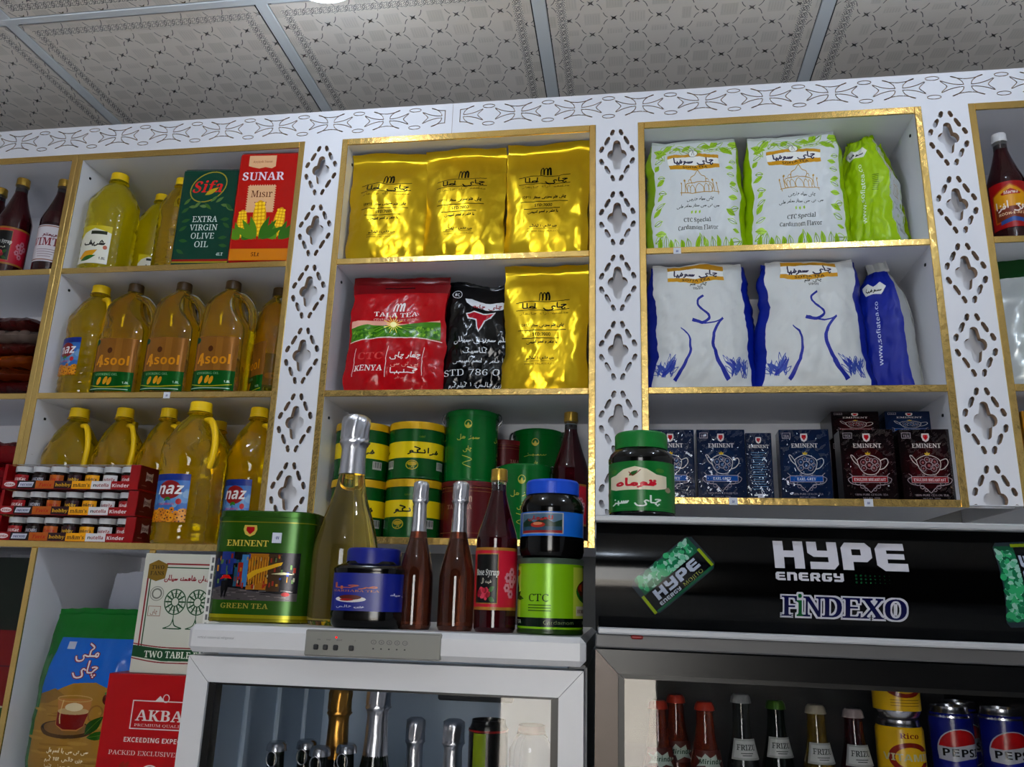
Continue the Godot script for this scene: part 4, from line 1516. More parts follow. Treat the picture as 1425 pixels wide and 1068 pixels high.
func art_red_tin() -> Texture2D:
	var red := Color(0.62, 0.045, 0.012)
	var cv := Cv.new(90, 160, 4, red)
	var cream := Color(0.80, 0.62, 0.46)
	cv.shape([13, 2, 56, 2, 56, 19, 50, 22, 40, 20, 30, 22, 20, 20, 13, 18], cream)
	cv.text("Ayçiçek Sunar", 35, 13, 4.6, Color(0.45, 0.2, 0.1), "serif")
	cv.text("SUNAR", 38, 40, 17, Color(0.85, 0.80, 0.84), "serif_bold", 1, 66)
	cv.rect(16, 47, 45, 42, cream)
	for i in 12:
		cv.ell(16, 48 + i * 3.6, 1.8, 1.2, red)
		cv.ell(61, 48 + i * 3.6, 1.8, 1.2, red)
		cv.ell(18 + i * 3.8, 47, 1.2, 1.6, red)
	cv.text("Mısır", 39, 66, 14, Color(0.30, 0.10, 0.03), "serif", 1, 34)
	cv.text("YAĞI", 39, 79, 7.5, Color(0.40, 0.14, 0.04), "serif", 1, 20)
	for q in [[14, 106, 34], [71, 104, 36], [40, 98, 44]]:
		corn(cv, q[0], q[1], q[2], 0.12 if q[0] > 60 else -0.06)
	cv.rect(0, 143, 90, 17, Color(0.72, 0.42, 0.015))
	cv.text("5Lt", 40, 154, 8, Color(0.20, 0.08, 0.03), "serif_bold")
	return cv.tex()

func art_corn_label() -> Texture2D:
	var cv := Cv.new(50, 56, 5, Color(0.85, 0.84, 0.78))
	cv.shape([0, 0, 50, 0, 50, 10, 25, 4, 0, 14], Color(0.72, 0.66, 0.06))
	cv.shape([0, 0, 18, 0, 0, 20], Color(0.72, 0.66, 0.06))
	cv.rect(20, 8, 24, 5, Color(0.12, 0.14, 0.06))
	cv.fa("شریف", 26, 28, 12, Color(0.10, 0.08, 0.05), 0.16, 1, 34)
	cv.shape([4, 48, 14, 38, 34, 36, 28, 44, 14, 52], Color(0.80, 0.56, 0.05))
	cv.leaf(8, 52, 26, 4, -0.3, Color(0.14, 0.34, 0.06))
	cv.ell(44, 32, 3, 3, Color(0.7, 0.35, 0.25))
	cv.text("1.8L", 42, 50, 5, Color(0.2, 0.2, 0.18), "sans_bold")
	return cv.tex()

func art_copper_label() -> Texture2D:
	var cv := Cv.new(56, 72, 5, Color(0.50, 0.32, 0.10))
	cv.rect(5, 0, 3, 46, Color(0.58, 0.38, 0.14))
	cv.rect(30, 0, 8, 46, Color(0.55, 0.36, 0.12))
	cv.ell(5, 5, 4, 4, Color(0.03, 0.30, 0.18))
	cv.text("Asool", 29, 37, 17, Color(0.80, 0.52, 0.05), "sans_bold", 1, 42)
	cv.rect(13, 23, 3, 17, Color(0.80, 0.52, 0.05))
	cv.ell(24, 17, 3, 4, Color(0.30, 0.15, 0.04))
	cv.rect(0, 46, 56, 26, Color(0.015, 0.30, 0.07))
	cv.text("COOKING OIL", 24, 51.5, 4.4, Color(0.55, 0.72, 0.55), "serif", 1, 28)
	for q in [[16, 59], [24, 58], [29, 59]]:
		cv.ell(q[0], q[1], 2.4, 5.5, Color(0.80, 0.55, 0.05), 0.25)
	cv.path([2, 64, 20, 67, 40, 66, 54, 64], 1.2, Color(0.62, 0.60, 0.05))
	cv.rect(2, 69, 50, 1.0, Color(0.7, 0.75, 0.7))
	cv.text("1.8L", 48, 62, 4, Color(0.75, 0.8, 0.75), "sans_bold")
	return cv.tex()

func art_sunflower_label() -> Texture2D:
	var cv := Cv.new(56, 66, 5, Color(0.16, 0.36, 0.62))
	cv.rect(0, 0, 56, 9, Color(0.03, 0.14, 0.45))
	rng.seed = 9
	cv.blobs(0, 24, 56, 18, [Color(0.30, 0.48, 0.68), Color(0.40, 0.55, 0.70)], 22, 3, 8, rng)
	cv.ell(28, 22, 18, 13, Color(0.48, 0.03, 0.05))
	cv.text("naz", 27, 28, 22, Color(0.88, 0.88, 0.88), "sans_bold", 1, 40, 0.2)
	cv.leaf(26, 32, 8, 2.4, 0.6, Color(0.12, 0.42, 0.05))
	cv.leaf(28, 32, 8, 2.4, 2.4, Color(0.12, 0.42, 0.05))
	cv.text("SUNFLOWER OIL", 26, 43, 4, Color(0.72, 0.20, 0.35), "sans_bold", 1, 26)
	cv.ell(44, 38, 4, 4, Color(0.62, 0.10, 0.14))
	cv.rect(0, 54, 56, 12, Color(0.45, 0.26, 0.02))
	for i in 70:
		var x := rng.randf() * 56
		var y := 49 + rng.randf() * 17
		for a in 8:
			cv.leaf(x, y, 4.2, 1.5, TAU * a / 8, Color(0.78, 0.50, 0.02) if i % 2 else Color(0.70, 0.40, 0.01))
		cv.ell(x, y, 1.3, 1.1, Color(0.26, 0.11, 0.02))
	return cv.tex()

func art_rose_label() -> Texture2D:
	var cv := Cv.new(80, 62, 4, Color(0.62, 0.03, 0.14))
	cv.rect(0, 0, 80, 3, Color(0.52, 0.36, 0.10))
	cv.rect(0, 59, 80, 3, Color(0.52, 0.36, 0.10))
	cv.rect(12, 6, 34, 50, Color(0.52, 0.36, 0.10))
	cv.rect(13, 7, 32, 48, Color(0.015, 0.012, 0.015))
	cv.text("Rose Syrup", 30, 28, 8.5, Color(0.82, 0.82, 0.80), "serif_bold", 1, 34, 0.15)
	cv.fa("شربت گل", 30, 35, 5, Color(0.8, 0.78, 0.7), 0.12)
	rng.seed = 3
	cv.blobs(18, 42, 16, 9, [Color(0.60, 0.05, 0.15), Color(0.45, 0.02, 0.10), Color(0.7, 0.2, 0.28)], 26, 1.5, 3.5, rng)
	cv.leaf(34, 44, 9, 3, -0.6, Color(0.10, 0.30, 0.05))
	cv.leaf(34, 50, 9, 3, 0.4, Color(0.10, 0.30, 0.05))
	for q in [[60, 30, 6], [66, 24, 5], [66, 36, 5], [58, 40, 5], [72, 31, 5], [64, 46, 5]]:
		for a in 6:
			cv.ell(q[0] + cos(a * TAU / 6) * q[2] * 0.55, q[1] + sin(a * TAU / 6) * q[2] * 0.55, q[2] * 0.36, q[2] * 0.36, Color(0.66, 0.42, 0.48))
		cv.ell(q[0], q[1], q[2] * 0.28, q[2] * 0.28, Color(0.45, 0.02, 0.08))
	return cv.tex()

func art_white_syrup_label() -> Texture2D:
	var cv := Cv.new(60, 48, 4, Color(0.80, 0.78, 0.80))
	cv.rect(0, 1, 60, 1.2, Color(0.5, 0.3, 0.2))
	cv.rect(0, 45, 60, 1.2, Color(0.5, 0.3, 0.2))
	cv.fa("ویمتو", 30, 14, 7, Color(0.36, 0.04, 0.12), 0.14, 1, 20)
	cv.text("VIMTO", 30, 27, 14, Color(0.45, 0.03, 0.12), "serif_bold", 1, 50)
	for i in 4:
		cv.rect(14 + i, 32 + i * 3, 28 - i * 3, 0.7, Color(0.5, 0.4, 0.45))
	return cv.tex()

func art_rooh_label() -> Texture2D:
	var cv := Cv.new(64, 62, 4, Color(0.55, 0.012, 0.02))
	cv.shape([6, 16, 32, 3, 58, 16, 58, 54, 6, 54], Color(0.62, 0.30, 0.01))
	cv.shape([8, 17, 32, 5, 56, 17, 56, 34, 8, 34], Color(0.75, 0.52, 0.02))
	cv.rect(8, 34, 48, 18, Color(0.40, 0.14, 0.03))
	cv.shape([18, 16, 32, 10, 46, 16, 44, 18, 20, 18], Color(0.55, 0.02, 0.03))
	cv.text("Marwa", 32, 17, 6, Color(0.85, 0.8, 0.75), "sans_bold", 1, 20, 0.2)
	cv.fa("روح افزا", 32, 36, 14, Color(0.86, 0.82, 0.80), 0.13, 1, 46)
	cv.text("ROOH-E-AFZA", 32, 45, 5, Color(0.86, 0.75, 0.6), "sans_bold", 1, 40)
	cv.shape([14, 52, 32, 48, 50, 52, 50, 57, 32, 54, 14, 57], Color(0.10, 0.24, 0.50))
	return cv.tex()

const SPREADS := [["KitKat", Color(0.52, 0.01, 0.04), Color(0.88, 0.85, 0.85)], ["SNICKERS", Color(0.08, 0.03, 0.03), Color(0.75, 0.76, 0.82)], ["Twix", Color(0.62, 0.30, 0.04), Color(0.60, 0.06, 0.02)], ["hobby", Color(0.14, 0.015, 0.07), Color(0.80, 0.62, 0.06)], ["m&m's", Color(0.85, 0.58, 0.03), Color(0.10, 0.05, 0.02)], ["nutella", Color(0.83, 0.82, 0.83), Color(0.50, 0.02, 0.05)], ["Kinder", Color(0.52, 0.01, 0.03), Color(0.88, 0.86, 0.86)]]

func art_spread_strip() -> Texture2D:
	var cv := Cv.new(216, 16, 5, Color(0.52, 0.01, 0.03))
	var xs := [0, 24, 54, 84, 112, 143, 174, 204]
	for i in 7:
		var s: Array = SPREADS[i]
		var x: float = xs[i]
		var w: float = xs[i + 1] - xs[i]
		cv.rect(x, 0, w, 16, s[1])
		match i:
			0:
				cv.ell(x + 12, 8, 9, 5, Color(0.85, 0.83, 0.83))
				cv.text("KitKat", x + 12, 10.4, 6, Color(0.52, 0.01, 0.04), "sans_bold", 1, 15, 0.2)
			1:
				cv.shape([x + 4, 3, x + 27, 3, x + 25, 13, x + 2, 13], Color(0.75, 0.76, 0.82))
				cv.text("SNICKERS", x + 14.5, 11, 6.5, Color(0.04, 0.08, 0.30), "sans_bold", 1, 20, 0.2)
			2: cv.text("Twix", x + 15, 12, 10, s[2], "sans_bold", 1, 22, 0.25)
			3: cv.text("hobby", x + 14, 11.5, 9, s[2], "serif_bold", 1, 25)
			4: cv.text("m&m's", x + 15.5, 12.5, 11, s[2], "serif_bold", 1, 27)
			5:
				cv.text("n", x + 5.5, 11.5, 9, Color(0.05, 0.04, 0.04), "sans_bold", 1)
				cv.text("utella", x + 18, 11.5, 9, s[2], "sans_bold", 1, 20)
			6: cv.text("Kinder", x + 15, 12, 9.5, s[2], "sans_bold", 1, 27)
	return cv.tex()

func art_spread_jars() -> Texture2D:    # the seven jar labels side by side
	var cv := Cv.new(7 * 28, 16, 5, Color.BLACK)
	for i in 7:
		var s: Array = SPREADS[i]
		cv.rect(i * 28, 0, 28, 16, s[1])
		cv.text(s[0], i * 28 + 14, 10.5, 7.5, s[2], "sans_bold", 1, 20, 0.1)
	return cv.tex()

func art_box_end() -> Texture2D:
	var cv := Cv.new(40, 28, 5, Color(0.30, 0.008, 0.02))
	cv.shape([12, 6, 17, 8, 23, 8, 28, 6, 27, 12, 28, 18, 23, 16, 17, 16, 12, 18, 13, 12], Color(0.62, 0.55, 0.55))
	cv.text("Etna", 20, 14.5, 6, Color(0.25, 0.05, 0.06), "sans_bold")
	for i in 5:
		cv.rect(6 + i * 2, 23, 1, 0.8, Color(0.6, 0.5, 0.5))
	return cv.tex()

func art_makki() -> Texture2D:
	var cv := Cv.new(160, 230, 3, Color(0.02, 0.34, 0.09))
	cv.shape([22, 34, 150, 34, 146, 228, 8, 228, 12, 120], Color(0.52, 0.38, 0.13))
	cv.shape([22, 34, 150, 34, 148, 118, 120, 108, 96, 98, 64, 100, 40, 112, 12, 118], Color(0.06, 0.32, 0.66))
	cv.shape([12, 118, 30, 112, 40, 108, 56, 118, 30, 130, 12, 132], Color(0.44, 0.32, 0.12))
	rng.seed = 41
	for i in 40:
		cv.ell(14 + rng.randf() * 128, 132 + rng.randf() * 90, rng.randf_range(6, 20), rng.randf_range(1, 3), Color(0.56, 0.42, 0.16) if i % 2 else Color(0.47, 0.33, 0.10))
	cv.rect(36, 40, 13, 11, Color(0.62, 0.64, 0.72))
	cv.fa("مکی", 72, 60, 24, Color(0.42, 0.03, 0.07), 0.2, 1, 36)
	cv.fa("مکی", 72, 60, 24, Color(0.80, 0.76, 0.76), 0.1, 1, 36)
	cv.fa("چای", 76, 84, 24, Color(0.42, 0.03, 0.07), 0.2, 1, 36)
	cv.fa("چای", 76, 84, 24, Color(0.80, 0.76, 0.76), 0.1, 1, 36)
	# glass cup of tea on its saucer
	cv.ell(64, 166, 40, 13, Color(0.22, 0.14, 0.04))
	cv.ell(64, 164, 34, 10, Color(0.40, 0.28, 0.12))
	cv.shape([46, 122, 94, 122, 90, 160, 80, 168, 60, 168, 50, 160], Color(0.58, 0.38, 0.18))
	cv.shape([48, 140, 92, 140, 89, 160, 79, 166, 61, 166, 51, 160], Color(0.38, 0.05, 0.03))
	cv.ell(70, 140, 22, 5, Color(0.62, 0.52, 0.36))
	cv.ell(70, 134, 12, 6, Color(0.74, 0.68, 0.55))
	cv.ring(70, 122, 24, 4.5, 1.4, Color(0.62, 0.48, 0.26))
	cv.ring(101, 142, 9, 11, 2.2, Color(0.45, 0.30, 0.12))
	cv.path([55, 124, 53, 140, 56, 158], 1.4, Color(0.70, 0.58, 0.36))
	cv.leaf(92, 172, 34, 9, -0.9, Color(0.08, 0.20, 0.03), Color(0.3, 0.4, 0.1))
	cv.leaf(96, 176, 30, 7, -0.2, Color(0.10, 0.26, 0.04), Color(0.3, 0.4, 0.1))
	cv.ell(124, 122, 16, 12, Color(0.20, 0.07, 0.03))
	cv.blobs(112, 112, 24, 16, [Color(0.10, 0.28, 0.04), Color(0.30, 0.04, 0.04), Color(0.18, 0.34, 0.06)], 40, 1.5, 3.5, rng)
	var cream := Color(0.84, 0.78, 0.64)
	cv.fa("سی تی سی با طعم هل", 72, 198, 8, cream, 0.12, 1, 60)
	cv.fa("وزن خالص ۴۵۴ گرم", 68, 210, 8, cream, 0.12, 1, 54)
	cv.fa("محصول کنیا", 60, 220, 6, cream, 0.1, 1, 40)
	return cv.tex()

func art_fan_box() -> Texture2D:
	var cv := Cv.new(110, 152, 4, Color(0.70, 0.70, 0.66))
	var green := Color(0.02, 0.22, 0.10)
	var red := Color(0.45, 0.02, 0.08)
	cv.rect(6, 30, 2, 100, red)
	cv.rect(10, 30, 1.6, 100, green)
	cv.rect(30, 12, 76, 2, red)
	cv.rect(30, 17, 76, 1.6, green)
	cv.shape([6, 14, 18, 8, 32, 14, 30, 32, 18, 36, 6, 32], Color(0.42, 0.32, 0.05))
	cv.text("TWO", 18.5, 20, 7, Color(0.15, 0.1, 0.02), "serif_bold")
	cv.text("FANS", 18.5, 28, 7, Color(0.15, 0.1, 0.02), "serif_bold")
	cv.fa("گلابدان شاهسند سیلان", 64, 34, 9, red, 0.13, 1, 70)
	cv.ring(22, 52, 9, 9, 0.8, Color(0.4, 0.4, 0.38))
	cv.ring(22, 52, 6, 6, 2.0, Color(0.4, 0.4, 0.38))
	cv.rect(13, 68, 17, 13, Color(0.5, 0.35, 0.3))
	cv.rect(13.8, 68.8, 15.4, 11.4, Color(0.70, 0.70, 0.66))
	cv.fa("چای", 21, 77, 7, Color(0.5, 0.35, 0.3), 0.1)
	for o in [48, 78]:
		cv.ring(o, 62, 14, 16, 1.4, green)
		cv.ring(o, 62, 5, 5.6, 1.2, green)
		cv.ring(o, 62, 9.6, 11, 0.6, green)
		for a in 12:
			cv.line(PackedVector2Array([Vector2(o, 62) + Vector2(cos(a * TAU / 12) * 5, sin(a * TAU / 12) * 5.6), Vector2(o, 62) + Vector2(cos(a * TAU / 12) * 13, sin(a * TAU / 12) * 15)]), 2.0, green)
		cv.path([o, 78, o, 84, o - 3, 92, o - 12, 96], 1.0, green)
		cv.path([o, 84, o + 3, 92, o + 12, 96, o - 12, 96], 1.4, green)
	cv.shape([0, 118, 40, 122, 110, 122, 110, 136, 40, 137, 0, 132], green)
	cv.text("TWO TABLE FANS", 62, 133, 11.5, Color(0.80, 0.80, 0.76), "serif_bold", 1, 92)
	cv.path([0, 116, 40, 120, 110, 120], 1.4, red)
	cv.path([0, 134, 40, 139, 110, 138], 1.4, red)
	# clear tape with print down the side
	cv.rect(88, 0, 8, 152, Color(0.78, 0.78, 0.76))
	for i in 14:
		cv.rect(90.5, 3 + i * 10.5, 3, 7, Color(0.35, 0.35, 0.36))
	return cv.tex()

func art_red_box() -> Texture2D:
	var cv := Cv.new(140, 160, 4, Color(0.58, 0.02, 0.04))
	var white := Color(0.78, 0.76, 0.74)
	cv.shape([32, 30, 58, 30, 63, 24, 68, 30, 112, 30, 112, 64, 32, 64], white)
	cv.shape([33.2, 31.2, 110.8, 31.2, 110.8, 62.8, 33.2, 62.8], Color(0.58, 0.02, 0.04))
	cv.ring(70, 27, 3.4, 4.6, 1.0, white)
	cv.text("AKBAR", 37, 54, 18, white, "serif_bold", 0, 68)
	cv.text("PREMIUM QUALITY", 37, 60.5, 4, white, "serif", 0, 60)
	cv.text("EXCEEDING EXPECTATIONS", 27, 79, 7.6, white, "sans_bold", 0, 98)
	cv.text("PACKED EXCLUSIVELY FOR", 12, 94, 7, white, "serif", 0, 104)
	cv.ring(62, 118, 12, 13, 1.6, white)
	cv.text("AB", 62, 124, 15, white, "serif_bold", 1, 17)
	cv.leaf(62, 110, 6, 1.8, -0.6, white)
	cv.leaf(62, 110, 6, 1.8, PI + 0.6, white)
	cv.text("AKBAR BROTHERS LTD", 16, 144, 8, white, "serif_bold", 0, 96)
	rng.seed = 51
	for i in 8:
		cv.leaf(20 + rng.randf() * 16, 108 + rng.randf() * 22, 12, 2.6, rng.randf_range(-1.4, 0.2), Color(0.48, 0.10, 0.04))
	return cv.tex()

func art_striped_can() -> Texture2D:    # wraps right round
	var cv := Cv.new(240, 80, 4, Color(0.02, 0.27, 0.08))
	cv.rect(0, 22, 240, 28, Color(0.84, 0.74, 0.05))
	for o in [30, 110, 190]:
		cv.fa("فرانکو", o, 41, 13, Color(0.03, 0.09, 0.02), 0.16, 1, 44)
		cv.rect(o + 20, 54, 15, 14, Color(0.6, 0.6, 0.58))
		for i in 6:
			cv.rect(o + 21.5 + i * 2.2, 55, 1.0 if i % 2 else 0.6, 10, Color(0.05, 0.05, 0.05))
		cv.ring(o - 16, 62, 8, 7.5, 1.2, Color(0.66, 0.58, 0.1))
		cv.ell(o - 16, 60, 6.6, 3.6, Color(0.60, 0.52, 0.05))
		cv.fa("چای", o - 16, 66, 5, Color(0.66, 0.58, 0.1), 0.14)
		cv.fa("زرین", o - 4, 13, 6, Color(0.35, 0.40, 0.08), 0.12)
	return cv.tex()

func art_gold_print(bg: Color, word: String, tall: bool) -> Texture2D:
	var cv := Cv.new(240, 96 if tall else 60, 4, bg)
	var g := Color(0.66, 0.62, 0.22)
	for o in [60, 120, 180]:
		cv.ring(o, 14, 5, 6, 1.0, g)
		cv.leaf(o, 20, 9, 2.2, -PI / 2, g)
		cv.leaf(o, 20, 7, 1.6, -PI / 2 - 0.7, g)
		cv.leaf(o, 20, 7, 1.6, -PI / 2 + 0.7, g)
		cv.fa(word, o, 36, 9, g, 0.11, 1, 34)
		if tall:
			cv.fa("چای", o, 54, 9, g, 0.11)
			cv.path([o - 7, 62, o + 7, 68, o - 6, 74, o + 6, 80], 1.0, g)
		else:
			cv.fa("چای", o, 50, 6, g, 0.11)
	return cv.tex()

func art_maroon_can() -> Texture2D:
	var cv := Cv.new(240, 72, 4, Color(0.30, 0.04, 0.06))
	cv.rect(0, 2, 240, 0.8, Color(0.45, 0.3, 0.15))
	cv.rect(0, 7, 240, 0.8, Color(0.45, 0.3, 0.15))
	cv.rect(0, 66, 240, 0.8, Color(0.45, 0.3, 0.15))
	var c := Color(0.55, 0.42, 0.36)
	for o in [60, 120, 180]:
		tala_mark(cv, o, 19, 8, c)
		cv.text("TALA TEA", o - 12, 33, 8.5, c, "serif_bold", 1, 34)
		cv.ring(o - 12, 50, 8, 8, 1.2, c)
		cv.ell(o - 12, 47, 6, 2.6, c)
		cv.ell(o - 12, 52, 4, 3, Color(0.5, 0.2, 0.1))
		cv.fa("عطری", o - 12, 64, 5, c, 0.12)
	return cv.tex()

func art_blue_jar() -> Texture2D:
	var cv := Cv.new(100, 62, 4, Color(0.03, 0.08, 0.42))
	cv.fa("مرحبا", 42, 24, 11, Color(0.62, 0.30, 0.14), 0.13, 1, 26)
	cv.text("MARHABA TEA", 42, 31, 4.5, Color(0.6, 0.35, 0.2), "serif_bold", 1, 28)
	cv.ell(40, 43, 9, 5, Color(0.75, 0.74, 0.72))
	cv.ell(40, 40, 6.4, 4, Color(0.28, 0.06, 0.02))
	cv.ell(38, 44, 4, 2, Color(0.5, 0.06, 0.05))
	cv.fa("چای سیاه", 70, 36, 5.5, Color(0.7, 0.7, 0.72), 0.12)
	for i in 10:
		cv.rect(84, 10 + i * 4.4, 9, 1, Color(0.35, 0.38, 0.5))
	cv.fa("وزن خالص", 40, 56, 5, Color(0.7, 0.7, 0.72), 0.12)
	return cv.tex()

func art_lake_jar() -> Texture2D:
	var cv := Cv.new(92, 44, 4, Color(0.05, 0.32, 0.66))
	cv.rect(14, 2, 48, 38, Color(0.60, 0.58, 0.56))
	cv.rect(15.4, 3.4, 45.2, 35.2, Color(0.24, 0.34, 0.42))
	rng.seed = 61
	cv.shape([15.4, 20, 24, 12, 32, 20, 42, 10, 52, 20, 60.6, 14, 60.6, 28, 15.4, 28], Color(0.03, 0.14, 0.08))
	cv.rect(15.4, 27, 45.2, 9, Color(0.10, 0.22, 0.30))
	cv.fa("لاهیجان", 38, 14, 9, Color(0.55, 0.06, 0.06), 0.15, 1, 28)
	cv.ell(36, 24, 8, 5, Color(0.55, 0.10, 0.05))
	cv.ell(36, 22, 5, 2.6, Color(0.7, 0.45, 0.3))
	cv.rect(15.4, 34, 45.2, 4.6, Color(0.45, 0.06, 0.07))
	return cv.tex()

func art_lime_can() -> Texture2D:
	var cv := Cv.new(190, 96, 4, Color(0.42, 0.62, 0.05))
	for o in [10, 110]:
		cv.rect(o, 4, 44, 78, Color(0.62, 0.70, 0.22))
		cv.ell(o + 22, 40, 18, 17, Color(0.03, 0.30, 0.07))
		cv.ell(o + 20, 36, 14, 12, Color(0.32, 0.07, 0.01))
		cv.ell(o + 18, 34, 9, 7, Color(0.45, 0.16, 0.02))
		cv.leaf(o + 34, 54, 16, 4, -0.9, Color(0.05, 0.26, 0.02))
		cv.leaf(o + 36, 50, 14, 4, 0.2, Color(0.08, 0.30, 0.02))
		cv.ell(o + 36, 14, 6, 5, Color(0.55, 0.30, 0.02))
		cv.rect(o + 4, 62, 22, 14, Color(0.68, 0.66, 0.60))
		cv.text("HUMAH", o + 15, 72, 7, Color(0.35, 0.05, 0.05), "serif_bold", 1, 19)
		cv.text("CTC", o + 66, 56, 15, Color(0.05, 0.14, 0.01), "serif", 1, 20)
		for i in 3:
			cv.rect(o + 56, 61 + i * 4, 22, 1.2, Color(0.06, 0.16, 0.01))
	cv.rect(0, 80, 190, 13, Color(0.012, 0.07, 0.03))
	cv.text("HUMAH'S TEA", 36, 89, 7.5, Color(0.62, 0.64, 0.58), "sans_bold", 1, 40)
	cv.text("Cardamom", 96, 89, 7, Color(0.4, 0.45, 0.3), "sans", 1, 30)
	cv.text("HUMAH'S TEA", 146, 89, 7.5, Color(0.62, 0.64, 0.58), "sans_bold", 1, 40)
	return cv.tex()

func art_green_jar() -> Texture2D:
	var cv := Cv.new(110, 74, 4, Color(0.01, 0.36, 0.12))
	cv.rect(0, 0, 5, 74, Color(0.40, 0.45, 0.03))
	var cream := Color(0.80, 0.76, 0.66)
	cv.shape([16, 22, 26, 20, 36, 12, 48, 8, 60, 12, 70, 20, 82, 22, 82, 40, 70, 43, 26, 43, 16, 40], cream)
	cv.ell(48, 16, 9, 7, cream)
	cv.leaf(42, 22, 12, 3, -0.7, Color(0.08, 0.30, 0.08))
	cv.path([42, 16, 46, 22, 54, 13], 1.0, Color(0.45, 0.05, 0.08))
	for s in [-1.0, 1.0]:
		cv.ell(48 + s * 26, 14, 5, 3.4, Color(0.20, 0.40, 0.10))
		cv.ell(48 + s * 36, 42, 4, 4, Color(0.5, 0.45, 0.36))
	cv.fa("قوماه", 48, 36, 15, Color(0.66, 0.02, 0.12), 0.19, 1, 44)
	cv.fa("چای سبز", 48, 62, 15, Color(0.80, 0.82, 0.80), 0.13, 1, 54)
	cv.rect(10, 70, 76, 0.6, Color(0.2, 0.4, 0.2))
	return cv.tex()

func art_header() -> Texture2D:
	# the panel is 640 mm wide and 143 mm high; 1 unit = 1 mm
	var cv := Cv.new(640, 143, 3, Color(0.004, 0.005, 0.007))
	var bg := Color(0.004, 0.005, 0.007)
	var white := Color(0.66, 0.66, 0.70)
	cv.block("HYPE", 242, 20, 172, 37, 5, white, bg)
	cv.block("ENERGY", 242, 62, 88, 11, 2, white, bg)
	for i in 8:
		for j in 3:
			var r := 1.5 - i * 0.14
			cv.ell(346 + i * 6, 64 + j * 4.5, r, r, Color(0.05, 0.22, 0.12))
	# second line in fat outlined capitals with a green i
	for q in [[2.2, white, white], [0.0, Color(0.02, 0.025, 0.20), Color(0.02, 0.28, 0.12)]]:
		var x := 249.0
		for ch in ["F", "i", "N", "D", "E", "X", "O"]:
			var cw: float = {"F": 20, "i": 8, "N": 24, "D": 26, "E": 24, "X": 28, "O": 30}[ch]
			var c: Color = q[2] if ch == "i" else q[1]
			for dx in ([-1, 0, 1] if q[0] > 0 else [0]):
				for dy in ([-1, 0, 1] if q[0] > 0 else [0]):
					cv.text(ch, x + cw / 2 + dx * q[0], 119 + dy * q[0], 38 if ch == "i" else 36, c, "serif_bold", 1, cw + 2)
			if q[0] == 0 and ch == "O":
				cv.rect(x + 12.5, 99, 4.5, 15, white)
			x += cw
	# two drinks cans
	can_picture(cv, Vector2(106, 70), -0.70, 0.85)
	can_picture(cv, Vector2(556, 68), -PI / 2 - 0.06, 0.85)
	return cv.tex()

func can_picture(cv: Cv, at: Vector2, turn: float, s: float) -> void:
	# lying along its length: 128 long, 66 across
	cv.tf = Transform2D(turn, at) * Transform2D(0, Vector2(s, s), 0, Vector2.ZERO)
	rng.seed = 88
	cv.shape([-64, -27, -56, -33, 56, -33, 64, -27, 64, 27, 56, 33, -56, 33, -64, 27], Color(0.10, 0.14, 0.17))
	cv.rect(-56, -31, 114, 62, Color(0.04, 0.26, 0.17))
	cv.blobs(-52, -30, 104, 24, [Color(0.14, 0.50, 0.32), Color(0.30, 0.55, 0.45), Color(0.06, 0.34, 0.22), Color(0.45, 0.60, 0.55)], 150, 2, 6, rng)
	cv.rect(-58, -3, 118, 30, Color(0.008, 0.016, 0.028))
	cv.block("HYPE", -44, 0, 88, 17, 3, Color(0.52, 0.55, 0.62), Color(0.008, 0.016, 0.028))
	cv.block("ENERGY", -46, 20, 42, 6, 1, Color(0.52, 0.55, 0.60), Color(0.008, 0.016, 0.028))
	cv.text("MOJITO", 22, 26, 8, Color(0.45, 0.48, 0.20), "sans", 1, 40)
	cv.rect(56, -6, 5, 34, Color(0.42, 0.50, 0.03))
	cv.rect(-63, -4, 5, 34, Color(0.42, 0.50, 0.03))
	cv.tf = Transform2D()

func art_fridge_panel() -> Texture2D:
	var cv := Cv.new(188, 42, 4, Color(0.42, 0.42, 0.40))
	cv.rect(0, 0, 188, 1, Color(0.25, 0.25, 0.25))
	cv.rect(0, 41, 188, 1, Color(0.25, 0.25, 0.25))
	for q in [[18, "ON"], [32, "FAST"], [47, "LIGHT"], [70, "C"]]:
		cv.text(q[1], q[0], 16, 3.2, Color(0.15, 0.15, 0.16), "sans")
	for i in 5:
		cv.ring(96 + i * 11, 16, 3.4, 3.4, 0.8, Color(0.26, 0.26, 0.26))
		cv.text(str(2 + i * 2), 96 + i * 11, 17.6, 4, Color(0.2, 0.2, 0.2), "sans")
		cv.ell(96 + i * 11, 27, 1.2, 1.2, Color(0.12, 0.12, 0.12))
	return cv.tex()

func art_drink(bg: Color, s: String, ink: Color, tag: Color) -> Texture2D:
	var cv := Cv.new(40, 30, 5, bg)
	cv.rect(3, 3, 34, 24, tag)
	cv.text(s, 20, 16, 11, ink, "serif_bold", 1, 28)
	cv.rect(12, 20, 16, 1, ink)
	cv.rect(14, 23, 12, 1, ink)
	return cv.tex()

func art_orange_drink() -> Texture2D:
	var cv := Cv.new(40, 30, 5, Color(0.26, 0.07, 0.03))
	cv.shape([2, 8, 10, 10, 14, 4, 20, 10, 28, 5, 29, 12, 38, 14, 31, 18, 34, 26, 24, 22, 16, 27, 14, 20, 4, 22, 9, 15], Color(0.60, 0.66, 0.62))
	cv.text("Mirinda", 20, 18, 9, Color(0.02, 0.22, 0.14), "sans_bold", 1, 28, 0.15)
	return cv.tex()

